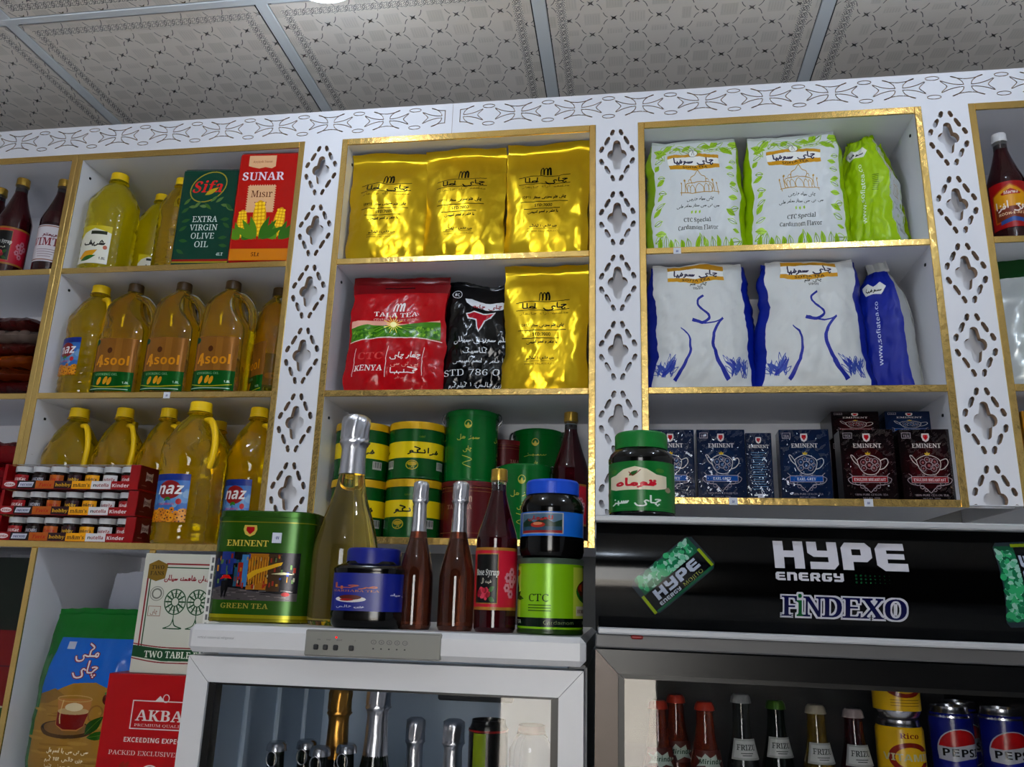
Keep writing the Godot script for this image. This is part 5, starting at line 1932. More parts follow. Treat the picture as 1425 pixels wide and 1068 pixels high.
func art_vitamin() -> Texture2D:
	var cv := Cv.new(130, 76, 4, Color(0.72, 0.57, 0.03))
	for o in [32.5, 97.5]:
		cv.text("Rico", o, 14, 9, Color(0.36, 0.04, 0.01), "serif_bold", 1, 18)
		cv.ring(o, 38, 17, 16, 6, Color(0.40, 0.06, 0.01))
		cv.rect(o + 8, 30, 14, 14, Color(0.72, 0.57, 0.03))
		cv.text("VITAMIN", o, 42, 12, Color(0.62, 0.62, 0.50), "sans_bold", 1, 50)
		for i in 3:
			cv.rect(o - 14, 60 + i * 4, 28, 0.8, Color(0.30, 0.22, 0.01))
	return cv.tex()

func art_globe_can() -> Texture2D:
	var cv := Cv.new(130, 100, 4, Color(0.01, 0.05, 0.36))
	for o in [32.5, 97.5]:
		cv.ell(o, 50, 24, 30, Color(0.62, 0.64, 0.68))
		cv.ell(o, 50, 22.6, 28.6, Color(0.56, 0.03, 0.05))
		cv.shape([o - 23, 44, o - 10, 45, o + 8, 41, o + 23, 40, o + 23, 60, o + 6, 60, o - 8, 64, o - 23, 62], Color(0.62, 0.63, 0.66))
		var low := PackedVector2Array([Vector2(o - 22, 62), Vector2(o - 8, 64), Vector2(o + 6, 60), Vector2(o + 22, 59)])
		for i in 13:
			low.append(Vector2(o + 22 * cos(PI * i / 12), 60 + 18.5 * sin(PI * i / 12)))
		cv.poly([low], Color(0.02, 0.06, 0.42))
		cv.text("PEPSI", o, 57, 14, Color(0.015, 0.015, 0.02), "sans_bold", 1, 40)
	return cv.tex()

# ---------------------------------------------------------------- bags, boxes, bottles
var crease_noise: FastNoiseLite
func creases(x: float, y: float, sd: int) -> float:
	if crease_noise == null:
		crease_noise = FastNoiseLite.new()
		crease_noise.noise_type = FastNoiseLite.TYPE_SIMPLEX_SMOOTH
		crease_noise.frequency = 1.0
	var o := sd * 37.3
	var a := crease_noise.get_noise_2d(x * 1.5 + o, y * 1.5)
	var b := 1.0 - absf(crease_noise.get_noise_2d(x * 2.6 + o + 90, y * 1.8 + 50)) * 2.2
	var c := 1.0 - absf(crease_noise.get_noise_2d(x * 5.5 + y * 3.0 + o + 190, y * 4.0 - x * 2.0 + 150)) * 3.0
	return a * 1.1 + b * 0.35 + c * 0.12

# q: w, h, d, prof (depth share by height), wide (width share by height), crumple, seed, seal (height of the flat top seam), pleat, edge
func bag(t: Node3D, q: Dictionary, front: Material, side: Material, back: Material) -> void:
	var nu := 30
	var nv := 38
	var w: float = q.w
	var h: float = q.h
	var d: float = q.d
	var prof: Array = q.prof
	var wide: Array = q.get("wide", [1.0, 1.0])
	var cr: float = q.get("crumple", 0.006)
	var sd: int = q.get("seed", 1)
	var lean: float = q.get("lean", 0.0)
	var edge: float = q.get("edge", 0.45)
	var sample := func(ar: Array, u: float) -> float:
		var f := u * (ar.size() - 1)
		var i := mini(int(f), ar.size() - 2)
		var s := f - i
		var p0: float = ar[maxi(i - 1, 0)]
		var p3: float = ar[mini(i + 2, ar.size() - 1)]
		return maxf(0.02, cubic_interpolate(ar[i], ar[i + 1], p0, p3, s))
	var ridge: float = q.get("wave", 0.0)
	var faces := {"front": [], "back": [], "left": [], "right": []}
	for j in nv + 1:
		var v := j / float(nv)
		var a: float = w / 2 * sample.call(wide, v)
		var b: float = d / 2 * sample.call(prof, v)
		var wob := creases(0.3, v * 1.2, sd + 5) * cr * 1.1
		var wob2 := creases(1.7, v * 1.2, sd + 9) * cr * 1.1
		var y := h * v
		var shift := lean * v
		var fr := PackedVector3Array()
		var bk := PackedVector3Array()
		for i in nu + 1:
			var s := i / float(nu) * 2 - 1
			var soft := 1.0 - (1.0 - edge) * pow(absf(s), 3.2)
			var fade := 1.0 - pow(absf(s), 8.0)
			var amp := cr * fade * smoothstep(0.0, 0.06, v) * clampf(b / (d / 2) * 1.6 + 0.12, 0.0, 1.0)
			var yy := y + ridge * v * v * v * sin(s * 3.0 + sd) + (creases(s * 0.4, 3.0, sd + 3) * cr * 0.8 if j == nv else 0.0)
			var xx := a * s + lerpf(-wob, wob2, (s + 1) / 2)
			fr.append(Vector3(xx + shift, yy, b * soft + creases(s * w * 4.0, v * h * 4.0, sd) * amp))
			bk.append(Vector3(-xx + shift, yy, -b * soft))
		faces.front.append(fr)
		faces.back.append(bk)
		for sg in [-1.0, 1.0]:
			var row := PackedVector3Array()
			var e: Vector3 = fr[nu] if sg > 0 else fr[0]
			for i in 7:
				var u := i / 6.0
				var z := lerpf(e.z, -b * edge, u)
				var tuck: float = q.get("pleat", 0.25) * b * (1.0 - absf(u * 2 - 1)) * -1.0
				row.append(Vector3(e.x + sg * tuck + creases(u * 0.6 + 4, v * h * 4.0, sd + 2) * cr * 0.4 * (1.0 - absf(u * 2 - 1)), e.y, z))
			if sg < 0:
				row.reverse()
			faces["right" if sg > 0 else "left"].append(row)
	var mb := MB.new()
	mb.grid(faces.front)
	part("front_panel", mb.mesh(), front, t)
	mb = MB.new()
	mb.grid(faces.back)
	part("back_panel", mb.mesh(), back, t)
	for k in ["left", "right"]:
		mb = MB.new()
		mb.grid(faces[k])
		part("side_gusset", mb.mesh(), q.get("side_" + k, side), t)
	# bottom
	mb = MB.new()
	var f0: PackedVector3Array = faces.front[0]
	var b0: PackedVector3Array = faces.back[0]
	var low := []
	for k in [0, 1]:
		var row := PackedVector3Array()
		for i in nu + 1:
			row.append(b0[nu - i] if k == 0 else f0[i])
		low.append(row)
	mb.grid(low)
	part("bottom_fold", mb.mesh(), side, t)
	if q.has("seal"):
		# the flat crimped seam above the filling
		mb = MB.new()
		var top: PackedVector3Array = faces.front[nv]
		var tb: PackedVector3Array = faces.back[nv]
		var rows := []
		var bks := []
		for k in 7:
			var row := PackedVector3Array()
			var bk := PackedVector3Array()
			for i in nu + 1:
				var p := top[i]
				var o := tb[nu - i]
				var mid := (p.z + o.z) / 2
				var u := k / 6.0
				row.append(Vector3(p.x, p.y + q.seal * u + q.get("flop", 0.0) * 0.0, lerpf(p.z, mid + 0.0006, minf(1.0, u * 4)) + sin(i * 0.45 + sd) * 0.002 * u + (0.0007 if k % 2 else 0.0) + q.get("flop", 0.0) * u * u))
				bk.append(Vector3(p.x, p.y + q.seal * u, lerpf(o.z, mid - 0.0006, minf(1.0, u * 4)) + sin(i * 0.45 + sd) * 0.002 * u + q.get("flop", 0.0) * u * u))
			rows.append(row)
			bks.append(bk)
		mb.grid(rows)
		mb.grid(bks, Rect2(0, 0, 1, 1), false, true)
		part("top_seal", mb.mesh(), q.get("seal_mat", side), t)

func carton(t: Node3D, w: float, h: float, d: float, front: Material, body: Material, r := 0.0012) -> void:
	part("carton", box_mesh(w, h, d, r), body, t)
	part("printed_front", plate(w - 0.002, h - 0.002, Vector3(0, 0.001, d / 2)), front, t)

func clear_film(t: Node3D, w: float, h: float, z: float, sd: int) -> void:   # shrink film with folds over a carton's front
	var rows := []
	for j in 35:
		var row := PackedVector3Array()
		for i in 25:
			var u := i / 24.0
			var v := j / 34.0
			var fade := minf(1.0, minf(minf(u, 1 - u), minf(v, 1 - v)) * 12.0)
			row.append(Vector3((u - 0.5) * w, v * h, z + fade * 0.0011 * (1.0 - absf(crease_noise.get_noise_2d(u * 3.2 + v * 2.5 + sd, v * 5.0 - u * 2.2)) * 3.0 - 0.6 * absf(crease_noise.get_noise_2d(u * 9.0 + sd, v * 8.0 + u * 5.0)))))
		rows.append(row)
	var b := MB.new()
	b.grid(rows)
	part("clear_film", b.mesh(), mats.pane, t)

func label_wrap(t: Node3D, called: String, secs: Array, span: float, turn: float, m: Material, pw := 2.0, grow := 0.0008, seg := 24, uv := Rect2(0, 0, 1, 1)) -> MeshInstance3D:
	var s2 := []
	for s in secs:
		s2.append([s[0], s[1] + grow, (s[2] if s.size() > 2 else s[1]) + grow, s[3] if s.size() > 3 else 0.0, s[4] if s.size() > 4 else 0.0])
	var b := MB.new()
	b.loft(s2, seg, pw, -span / 2 + turn, span / 2 + turn, uv)
	return part(called, b.mesh(), m, t)

func smooth_profile(p: Array, per := 4) -> Array:   # rounds a profile of [y, r] through its points
	var out := []
	for i in p.size() - 1:
		var p1 := Vector2(p[i][0], p[i][1])
		var p2 := Vector2(p[i + 1][0], p[i + 1][1])
		var p0 := Vector2(p[i - 1][0], p[i - 1][1]) if i > 0 else p1
		var p3 := Vector2(p[i + 2][0], p[i + 2][1]) if i < p.size() - 2 else p2
		for j in per:
			var q := p1.cubic_interpolate(p2, p0, p3, j / float(per))
			out.append([q.x, maxf(q.y, 0.0001)])
	out.append(p[-1])
	return out

func arc_path(pts: Array, per := 6) -> PackedVector3Array:
	var out := PackedVector3Array()
	for i in pts.size() - 1:
		var p0: Vector3 = pts[maxi(i - 1, 0)]
		var p3: Vector3 = pts[mini(i + 2, pts.size() - 1)]
		for j in per:
			out.append((pts[i] as Vector3).cubic_interpolate(pts[i + 1], p0, p3, j / float(per)))
	out.append(pts[-1])
	return out

func screw_cap(t: Node3D, y: float, r: float, h: float, m: Material, called := "cap") -> void:
	var b := MB.new()
	b.loft([[y, r * 0.92], [y, r], [y + h * 0.25, r], [y + h * 0.27, r * 0.96], [y + h * 0.32, r * 0.97], [y + h * 0.92, r * 0.96], [y + h, r * 0.9], [y + h, 0.0001]], 28)
	part(called, b.mesh(), m, t)

# big oil bottle: ribbed lower half, faceted shoulder, strap handle
func oil_bottle(called: String, label: String, at: Vector3, turn: float, group: String, body: Material, h: float, r: float, handle: Material, lab: Material, lab_span := 1.25, lab_turn := -0.25, cap: Material = null, lab_low := 0.06, lab_high := 0.22) -> Node3D:
	var t := thing(called, label, "oil bottle", at, turn, group)
	var secs := [[0.0, 0.0001], [0.002, r * 0.7], [0.0, r * 0.86], [h * 0.015, r * 0.97]]
	for i in 22:
		var u := i / 21.0
		secs.append([lerpf(h * 0.03, h * 0.56, u), r * (0.985 + 0.018 * sin(u * 46.0))])
	var shoulder := smooth_profile([[h * 0.58, r], [h * 0.66, r * 0.97], [h * 0.74, r * 0.85], [h * 0.82, r * 0.64], [h * 0.88, r * 0.42], [h * 0.905, r * 0.32], [h * 0.94, r * 0.3]], 3)
	secs.append_array(shoulder)
	secs.append([h * 0.94, 0.0001])
	var b := MB.new()
	b.loft(secs, 36)
	# dents pressed into the shoulder
	for i in b.v.size():
		var p := b.v[i]
		if p.y > h * 0.03 and p.y <= h * 0.56:
			var an := atan2(p.x, p.z)
			var k := 1.0 + 0.010 * sin(an * 14.0) * sin(p.y / h * 90.0)
			b.v[i] = Vector3(p.x * k, p.y, p.z * k)
		elif p.y > h * 0.56 and p.y < h * 0.87:
			var an := atan2(p.x, p.z)
			var k := 1.0 + (0.045 * sin(an * 6.0 + p.y * 60.0) + 0.02 * sin(an * 11.0 - p.y * 110.0)) * sin((p.y / h - 0.56) / 0.31 * PI)
			b.v[i] = Vector3(p.x * k, p.y, p.z * k)
	b.renormal()
	part("bottle", b.mesh(), body, t)
	screw_cap(t, h * 0.93, r * 0.36, h * 0.07, cap if cap else mats.yellow_cap)
	part("neck_ring", loft_mesh([[h * 0.912, r * 0.3], [h * 0.912, r * 0.40], [h * 0.922, r * 0.40], [h * 0.922, r * 0.3]], 24), body, t)
	if handle:
		var tb := MB.new()
		var ha := 0.95
		var dir := Vector3(sin(ha), 0, cos(ha))
		tb.tube(arc_path([dir * r * 0.40 + Vector3(0, h * 0.86, 0), dir * r * 0.74 + Vector3(0, h * 0.85, 0), dir * r * 1.02 + Vector3(0, h * 0.76, 0), dir * r * 1.10 + Vector3(0, h * 0.66, 0), dir * r * 1.02 + Vector3(0, h * 0.57, 0), dir * r * 0.92 + Vector3(0, h * 0.52, 0)]), r * 0.105, 10)
		part("handle", tb.mesh(), handle, t)
	if lab:
		var ls := []
		for i in 9:
			ls.append([lerpf(h * lab_low, h * lab_high, i / 8.0), r * 1.004])
		label_wrap(t, "label", ls, lab_span, lab_turn, lab)
	return t

# rounded square oil bottle with a moulded loop handle
func copper_bottle(label: String, at: Vector3, turn: float, lab: Material, first: Node3D) -> Node3D:
	if first:
		return copy_of(first, "oil_bottle", label, at, turn)
	var t := thing("oil_bottle", label, "oil bottle", at, turn, "oil bottles with copper and green labels")
	var h := 0.336
	var a := 0.0735
	var bb := 0.055
	var secs := [[0.0, 0.0001, 0.0001], [0.001, a * 0.8, bb * 0.8], [0.004, a * 0.95, bb * 0.94]]
	for i in 9:
		var u := i / 8.0
		secs.append([lerpf(0.012, 0.17, u), a * (1.0 - 0.02 * sin(u * PI)), bb])
	for q in [[0.19, 0.98, 0.98, 0.0], [0.21, 0.90, 0.95, -0.06], [0.235, 0.76, 0.9, -0.16], [0.26, 0.66, 0.82, -0.2], [0.28, 0.56, 0.7, -0.16], [0.296, 0.42, 0.52, -0.06], [0.306, 0.28, 0.38, 0.0], [0.318, 0.24, 0.34, 0.0]]:
		secs.append([q[0], a * q[1], bb * q[2], a * q[3], 0.0])
	secs.append([0.318, 0.0001, 0.0001])
	var b := MB.new()
	b.loft(secs, 36, 2.7)
	part("bottle", b.mesh(), mats.oil_gold, t)
	var tb := MB.new()
	tb.tube(arc_path([Vector3(a * 0.12, 0.298, 0), Vector3(a * 0.52, 0.288, 0), Vector3(a * 0.83, 0.258, 0), Vector3(a * 0.93, 0.222, 0), Vector3(a * 0.88, 0.188, 0)]), 0.0125, 12)
	part("handle", tb.mesh(), mats.oil_gold, t)
	screw_cap(t, 0.311, 0.0215, h - 0.311, mats.brown_cap)
	var ls := []
	for i in 7:
		ls.append([lerpf(0.008, 0.158, i / 6.0), a * 0.985, bb])
	label_wrap(t, "label", ls, 1.75, -0.12, lab, 2.7, 0.0012)
	return t

# round glass bottle given by its profile
func glass_bottle(t: Node3D, prof: Array, body: Material) -> void:
	var secs := [[0.0, 0.0001], [0.003, prof[0][1] * 0.7], [0.0, prof[0][1] * 0.9]]
	secs.append_array(smooth_profile(prof, 4))
	secs.append([prof[-1][0], 0.0001])
	part("bottle", loft_mesh(secs, 36), body, t)

func syrup_bottle(label: String, at: Vector3, turn: float, h: float, r: float, cap: Material, lab: Material, group: String, low := 0.14, high := 0.52, span := 2.6) -> Node3D:
	var t := thing("syrup_bottle", label, "bottle", at, turn, group)
	glass_bottle(t, [[0.006, r], [h * 0.1, r], [h * 0.50, r], [h * 0.58, r * 0.96], [h * 0.68, r * 0.72], [h * 0.78, r * 0.5], [h * 0.86, r * 0.36], [h * 0.9, r * 0.34]], mats.syrup)
	part("neck", loft_mesh([[h * 0.86, r * 0.37], [h * 0.9, r * 0.36], [h * 0.925, r * 0.38], [h * 0.94, r * 0.38]], 24), mats.glass, t)
	screw_cap(t, h * 0.925, r * 0.42, h * 0.075, cap)
	if lab:
		label_wrap(t, "label", [[h * low, r], [h * (low + high) / 2, r], [h * high, r]], span, -0.05, lab)
	return t

func sparkling_bottle(called: String, label: String, at: Vector3, h: float, r: float, body: Material, foil: Material, group: String, foil_low := 0.62) -> Node3D:
	var t := thing(called, label, "bottle", at, 0.0, group)
	glass_bottle(t, [[0.006, r], [h * 0.08, r], [h * 0.3, r], [h * 0.38, r * 0.95], [h * 0.48, r * 0.78], [h * 0.58, r * 0.56], [h * 0.68, r * 0.42], [h * 0.8, r * 0.35], [h * 0.9, r * 0.32]], body)
	# crinkled foil over cork and wire
	var secs := []
	for q in [[foil_low, lerpf(0.50, 0.425, (foil_low - 0.6) / 0.1)], [foil_low + 0.03, lerpf(0.468, 0.415, (foil_low - 0.6) / 0.1)], [0.735, 0.408], [0.75, 0.405], [0.78, 0.395], [0.82, 0.385], [0.84, 0.385], [0.848, 0.44], [0.858, 0.47], [0.866, 0.45], [0.874, 0.44], [0.88, 0.45], [0.92, 0.45], [0.955, 0.46], [0.98, 0.43], [0.995, 0.3], [1.0, 0.0001]]:
		secs.append([h * q[0], r * q[1]])
	var b := MB.new()
	b.loft(secs, 30)
	for i in b.v.size():
		var p := b.v[i]
		if p.y > h * 0.835:
			var an := atan2(p.x, p.z)
			var k := 1.0 + 0.05 * sin(an * 9.0 + p.y / h * 150.0) + 0.035 * sin(an * 13.0 - p.y / h * 210.0)
			b.v[i] = Vector3(p.x * k, p.y, p.z * k)
	b.renormal()
	part("foil", b.mesh(), foil, t)
	return t

func can_shape(r: float, h: float) -> Array:
	return [[0.0, 0.0001], [0.001, r * 0.72], [0.0, r * 0.78], [0.004, r * 0.9], [0.012, r], [h - 0.014, r], [h - 0.006, r * 0.88], [h - 0.002, r * 0.86], [h, r * 0.86], [h, r * 0.82], [h - 0.004, r * 0.8], [h - 0.004, 0.0001]]

func tin_can(t: Node3D, r: float, h: float, wrap: Material, rim: Material, lid: Material, turn := 0.0, lid_h := 0.012) -> void:
	part("body", loft_mesh([[0.0, 0.0001], [0.0, r * 0.97], [0.002, r * 1.012], [0.005, r * 1.012], [0.007, r * 0.995], [h - lid_h, r * 0.995]], 40), rim, t)
	label_wrap(t, "printed_wrap", [[0.008, r * 0.995], [h - lid_h, r * 0.995]], TAU, turn, wrap, 2.0, 0.0005, 44)
	part("lid", loft_mesh([[h - lid_h, r * 0.99], [h - lid_h, r * 1.03], [h - 0.003, r * 1.03], [h, r * 1.015], [h, r * 0.97], [h - 0.002, r * 0.95], [h - 0.002, 0.0001]], 40), lid, t)

func clip_canister(label: String, at: Vector3, r: float, h: float, wrap: Material, lid: Material, turn := 0.0) -> Node3D:
	var t := thing("clip_top_canister", label, "canister", at, turn, "tea canisters on the tin shelf")
	tin_can(t, r, h, wrap, lid, lid, 0.0, 0.014)
	part("lid_dome", loft_mesh([[h - 0.002, r * 0.95], [h + 0.003, r * 0.9], [h + 0.004, r * 0.7], [h + 0.004, 0.0001]], 40), lid, t)
	for s in [-1.0, 1.0]:
		var b := MB.new()
		b.tube(arc_path([Vector3(s * r * 1.02, h - 0.03, 0.01), Vector3(s * (r * 1.02 + 0.008), h - 0.018, 0.01), Vector3(s * (r * 1.02 + 0.006), h - 0.002, 0.006), Vector3(s * r * 0.98, h + 0.004, 0.0), Vector3(s * (r * 1.02 + 0.006), h - 0.002, -0.006), Vector3(s * (r * 1.02 + 0.008), h - 0.018, -0.01), Vector3(s * r * 1.02, h - 0.03, -0.01)]), 0.0017, 6)
		part("wire_clip", b.mesh(), mats.steel, t)
	return t

func plastic_jar(t: Node3D, w: float, h: float, pw: float, body: Material, lid: Material, lab: Material, lid_r: float, lid_h: float, l0: float, l1: float, span: float, lturn := 0.0) -> void:
	var hb := h - lid_h
	var secs := [[0.0, 0.0001, 0.0001], [0.0, w * 0.44], [0.004, w * 0.48], [0.012, w * 0.5], [l0 * h - 0.002, w * 0.5], [l0 * h, w * 0.49], [l1 * h, w * 0.49], [l1 * h + 0.002, w * 0.5]]
	for q in [[0.84, 0.5], [0.92, 0.47], [0.97, 0.42], [1.0, lid_r / w * 0.96]]:
		secs.append([lerpf(l1 * h + 0.004, hb, (q[0] - 0.8) / 0.2), w * q[1]])
	secs.append([hb + 0.004, lid_r * 0.9])
	secs.append([hb + 0.004, 0.0001])
	part("jar", loft_mesh(secs, 44, pw), body, t)
	var b := MB.new()
	b.loft([[hb, lid_r * 0.95], [hb, lid_r], [hb + lid_h * 0.85, lid_r], [h, lid_r * 0.94], [h, 0.0001]], 48)
	for i in b.v.size():
		var p := b.v[i]
		var rr := Vector2(p.x, p.z).length()
		if rr > lid_r * 0.96 and p.y < hb + lid_h * 0.8:
			var k := 1.0 + 0.008 * (1 if (int(round((atan2(p.x, p.z) + PI) / TAU * 48)) % 2) else -1)
			b.v[i] = Vector3(p.x * k, p.y, p.z * k)
	part("lid", b.mesh(), lid, t)
	label_wrap(t, "label", [[l0 * h + 0.001, w * 0.49], [l1 * h - 0.001, w * 0.49]], span, lturn, lab, pw, 0.0008, 40)

func sticker(t: Node3D, called: String, w: float, h: float, at: Vector3, word: String) -> void:
	var cv := Cv.new(w * 1000, h * 1000, 5, Color(0.74, 0.75, 0.80))
	cv.fa(word, w * 500, h * 640, h * 480, Color(0.2, 0.22, 0.4), 0.1)
	part(called, plate(w, h, at, 0.0005), printed(cv.tex(), 0.7), t)

# ---------------------------------------------------------------- fridges
func mitred_frame(x0: float, x1: float, y0: float, y1: float, wl: float, wr: float, wt: float, wb: float, z0: float, z1: float, gap := 0.0004) -> Array:
	var out := []
	for q in [[[x0, y1], [x0 + wl, y1 - wt], [x1 - wr, y1 - wt], [x1, y1]], [[x0, y0], [x1, y0], [x1 - wr, y0 + wb], [x0 + wl, y0 + wb]], [[x0, y0], [x0 + wl, y0 + wb], [x0 + wl, y1 - wt], [x0, y1]], [[x1, y0], [x1, y1], [x1 - wr, y1 - wt], [x1 - wr, y0 + wb]]]:
		var p := PackedVector2Array()
		for c in q:
			p.append(Vector2(c[0], c[1]))
		var cen := (p[0] + p[1] + p[2] + p[3]) / 4
		for i in 4:
			p[i] += (cen - p[i]).normalized() * gap
		var b := MB.new()
		b.prism(p, z0, z1)
		var bk := p.duplicate()
		b.prism(bk, z0, z0)
		out.append(b.mesh())
	return out

func build_fridges() -> void:
	white_fridge()
	black_fridge()

func white_fridge() -> void:
	var t := thing("display_fridge", "white glass-door fridge with a grey control strip and bottles standing on top", "fridge", Vector3(-0.3535, 0, 0.75), deg_to_rad(1.0))
	var white := mat(Color(0.74, 0.74, 0.75), 0.3)
	var liner := mat(Color(0.74, 0.80, 0.86), 0.45)
	part("top_cap", slab(-0.29, 0.29, 1.4675, 1.5065, -0.55, 0.004, 0.008), white, t)
	part("top_liner", slab(-0.262, 0.262, 1.445, 1.4665, -0.52, -0.045), liner, t)
	for s in [-1.0, 1.0]:
		part("side_wall", slab(minf(s * 0.29, s * 0.264), maxf(s * 0.29, s * 0.264), 0.05, 1.4665, -0.55, -0.048, 0.003), white, t)
		part("side_liner", slab(minf(s * 0.2635, s * 0.258), maxf(s * 0.2635, s * 0.258), 0.1, 1.445, -0.52, -0.055), liner, t)
		# ribs pressed into the liner carry the shelves
		for i in 3:
			part("liner_rib", slab(minf(s * 0.258, s * 0.25), maxf(s * 0.258, s * 0.25), 0.1, 1.44, -0.42 + i * 0.13, -0.40 + i * 0.13, 0.003), liner, t)
	part("back_wall", slab(-0.264, 0.264, 0.05, 1.4665, -0.55, -0.522), white, t)
	part("back_liner", slab(-0.258, 0.258, 0.1, 1.445, -0.521, -0.515), liner, t)
	part("base", slab(-0.29, 0.29, 0.0, 0.05, -0.55, -0.05, 0.004), white, t)
	var vent := part("vent_cover", slab(-0.02, 0.13, 1.36, 1.425, -0.515, -0.50, 0.003), mat(Color(0.22, 0.23, 0.24), 0.5), t)
	for i in 3:
		for k in 3:
			part("vent_slot", slab(-0.01 + i * 0.046, 0.022 + i * 0.046, 1.372 + k * 0.017, 1.379 + k * 0.017, -0.5, -0.4985), mats.black, vent)
	var names := ["top_rail", "bottom_rail", "hinge_stile", "handle_stile"]
	var door := part("door", slab(-0.286, 0.286, 0.11, 0.112, -0.044, -0.006), white, t)
	var fr := mitred_frame(-0.287, 0.287, 0.10, 1.4625, 0.034, 0.034, 0.0355, 0.05, -0.044, -0.004)
	for i in 4:
		part(names[i], fr[i], white, door)
	var gk := mitred_frame(-0.2535, 0.2535, 0.149, 1.4275, 0.011, 0.011, 0.004, 0.01, -0.03, -0.009)
	for m in gk:
		part("black_gasket", m, mats.black, door)
	part("glass_pane", slab(-0.2535, 0.2535, 0.15, 1.427, -0.024, -0.018), mats.pane, door)
	var pn := part("control_panel", slab(-0.1095, 0.089, 1.4685, 1.505, -0.01, 0.0055, 0.002), mat(Color(0.46, 0.46, 0.44), 0.4), t)
	part("panel_print", plate(0.194, 0.034, Vector3(-0.0102, 1.4695, 0.0055), 0.0004), printed(art_fridge_panel(), 0.4), pn)
	for x in [-0.092, -0.078, -0.063, -0.040]:
		part("button", box_mesh(0.0075, 0.0075, 0.003, 0.003, Vector3(x, 1.4775, 0.0065)), mat(Color(0.10, 0.10, 0.11), 0.5), pn)
	var led := mat(Color(0.8, 0.05, 0.05), 0.3)
	led.emission_enabled = true
	led.emission = Color(1.0, 0.08, 0.08)
	led.emission_energy_multiplier = 2.0
	part("led_lamp", box_mesh(0.003, 0.003, 0.002, 0.001, Vector3(-0.063, 1.4935, 0.0066)), led, pn)
	var cv := Cv.new(60, 8, 8, Color(0.74, 0.74, 0.75))
	cv.text("vertical commercial refrigerator", 30, 5.5, 4.4, Color(0.38, 0.38, 0.38), "serif", 1, 56, 0.2)
	part("maker_print", plate(0.06, 0.008, Vector3(-0.245, 1.4845, 0.004), 0.0003), printed(cv.tex(), 0.4), t)
	for i in 12:
		part("shelf_wire", slab(-0.25, 0.25, 1.098, 1.101, -0.50 + i * 0.038, -0.497 + i * 0.038), mats.steel, t)
	# contents
	var gold := mat(Color(0.62, 0.45, 0.20), 0.3, 1.0)
	var dk := clear(Color(0.03, 0.08, 0.04), 0.5, 0.05, 0.045)
	var foilg := "bottles inside the white fridge"
	sparkling_bottle("sparkling_bottle", "sparkling bottle with a gold foil neck inside the white fridge", Vector3(-0.476, 1.102, 0.55), 0.31, 0.042, dk, gold, foilg)
	sparkling_bottle("sparkling_bottle", "tall sparkling bottle with a smooth silver neck inside the white fridge", Vector3(-0.408, 1.102, 0.56), 0.325, 0.043, dk, mats.foil, foilg)
	sparkling_bottle("sparkling_bottle", "short bottle with crumpled silver foil beside the tall silver neck in the white fridge", Vector3(-0.354, 1.102, 0.52), 0.262, 0.034, dk, mats.foil, foilg)
	sparkling_bottle("sparkling_bottle", "short bottle with crumpled silver foil beside the lime can in the white fridge", Vector3(-0.288, 1.102, 0.53), 0.264, 0.038, dk, mats.foil, foilg)
	for i in 4:
		var b := thing("ring_pull_bottle", ["dark bottle with a ring-pull cap beside the fridge wall", "dark bottle with a ring-pull cap between two other ring-pull bottles", "dark bottle with a ring-pull cap in front of the gold foil neck", "dark bottle with a ring-pull cap behind the silver neck in the fridge"][i], "bottle", Vector3([-0.556, -0.519, -0.477, -0.447][i], 1.102, [0.60, 0.57, 0.62, 0.585][i]), 0.0, "dark ring-pull bottles inside the white fridge")
		glass_bottle(b, [[0.006, 0.03], [0.09, 0.03], [0.12, 0.026], [0.16, 0.016], [0.2, 0.0125], [0.222, 0.0125]], dk)
		part("cap", loft_mesh([[0.212, 0.0135], [0.213, 0.0165], [0.222, 0.0155], [0.226, 0.012], [0.226, 0.0001]], 24), mats.steel, b)
		var ring := MB.new()
		var pth := PackedVector3Array()
		for a in 16:
			pth.append(Vector3(sin(TAU * a / 16) * 0.0085, 0.203 + cos(TAU * a / 16) * 0.0115, 0.0175 + 0.002 * cos(TAU * a / 16)))
		ring.tube(pth, 0.0012, 6, true)
		part("pull_ring", ring.mesh(), mats.steel, b)
	var c := thing("drink_can", "black and lime drink can inside the white fridge", "can", Vector3(-0.221, 1.21, 0.59), 0.0)
	part("can", loft_mesh(can_shape(0.03, 0.165), 32), mat(Color(0.03, 0.03, 0.03), 0.25), c)
	part("stand", loft_mesh([[-0.108, 0.0001], [-0.108, 0.03], [0.0, 0.03], [0.0, 0.0001]], 24), mats.steel, c)
	label_wrap(c, "lime_stripe", [[0.02, 0.03], [0.148, 0.03]], 0.7, -0.3, mat(Color(0.42, 0.50, 0.04), 0.3))
	label_wrap(c, "red_band", [[0.149, 0.03], [0.152, 0.03]], TAU, 0.0, mat(Color(0.45, 0.03, 0.04), 0.3))
	var j := thing("glass_jar", "clear jar with a dark red lid inside the white fridge", "jar", Vector3(-0.153, 1.102, 0.60), 0.0)
	part("jar", loft_mesh([[0.0, 0.0001], [0.0, 0.03], [0.006, 0.033], [0.235, 0.033], [0.25, 0.026], [0.262, 0.02], [0.262, 0.0001]], 32), mats.glass, j)
	screw_cap(j, 0.258, 0.0215, 0.012, mat(Color(0.30, 0.03, 0.03), 0.4), "lid")

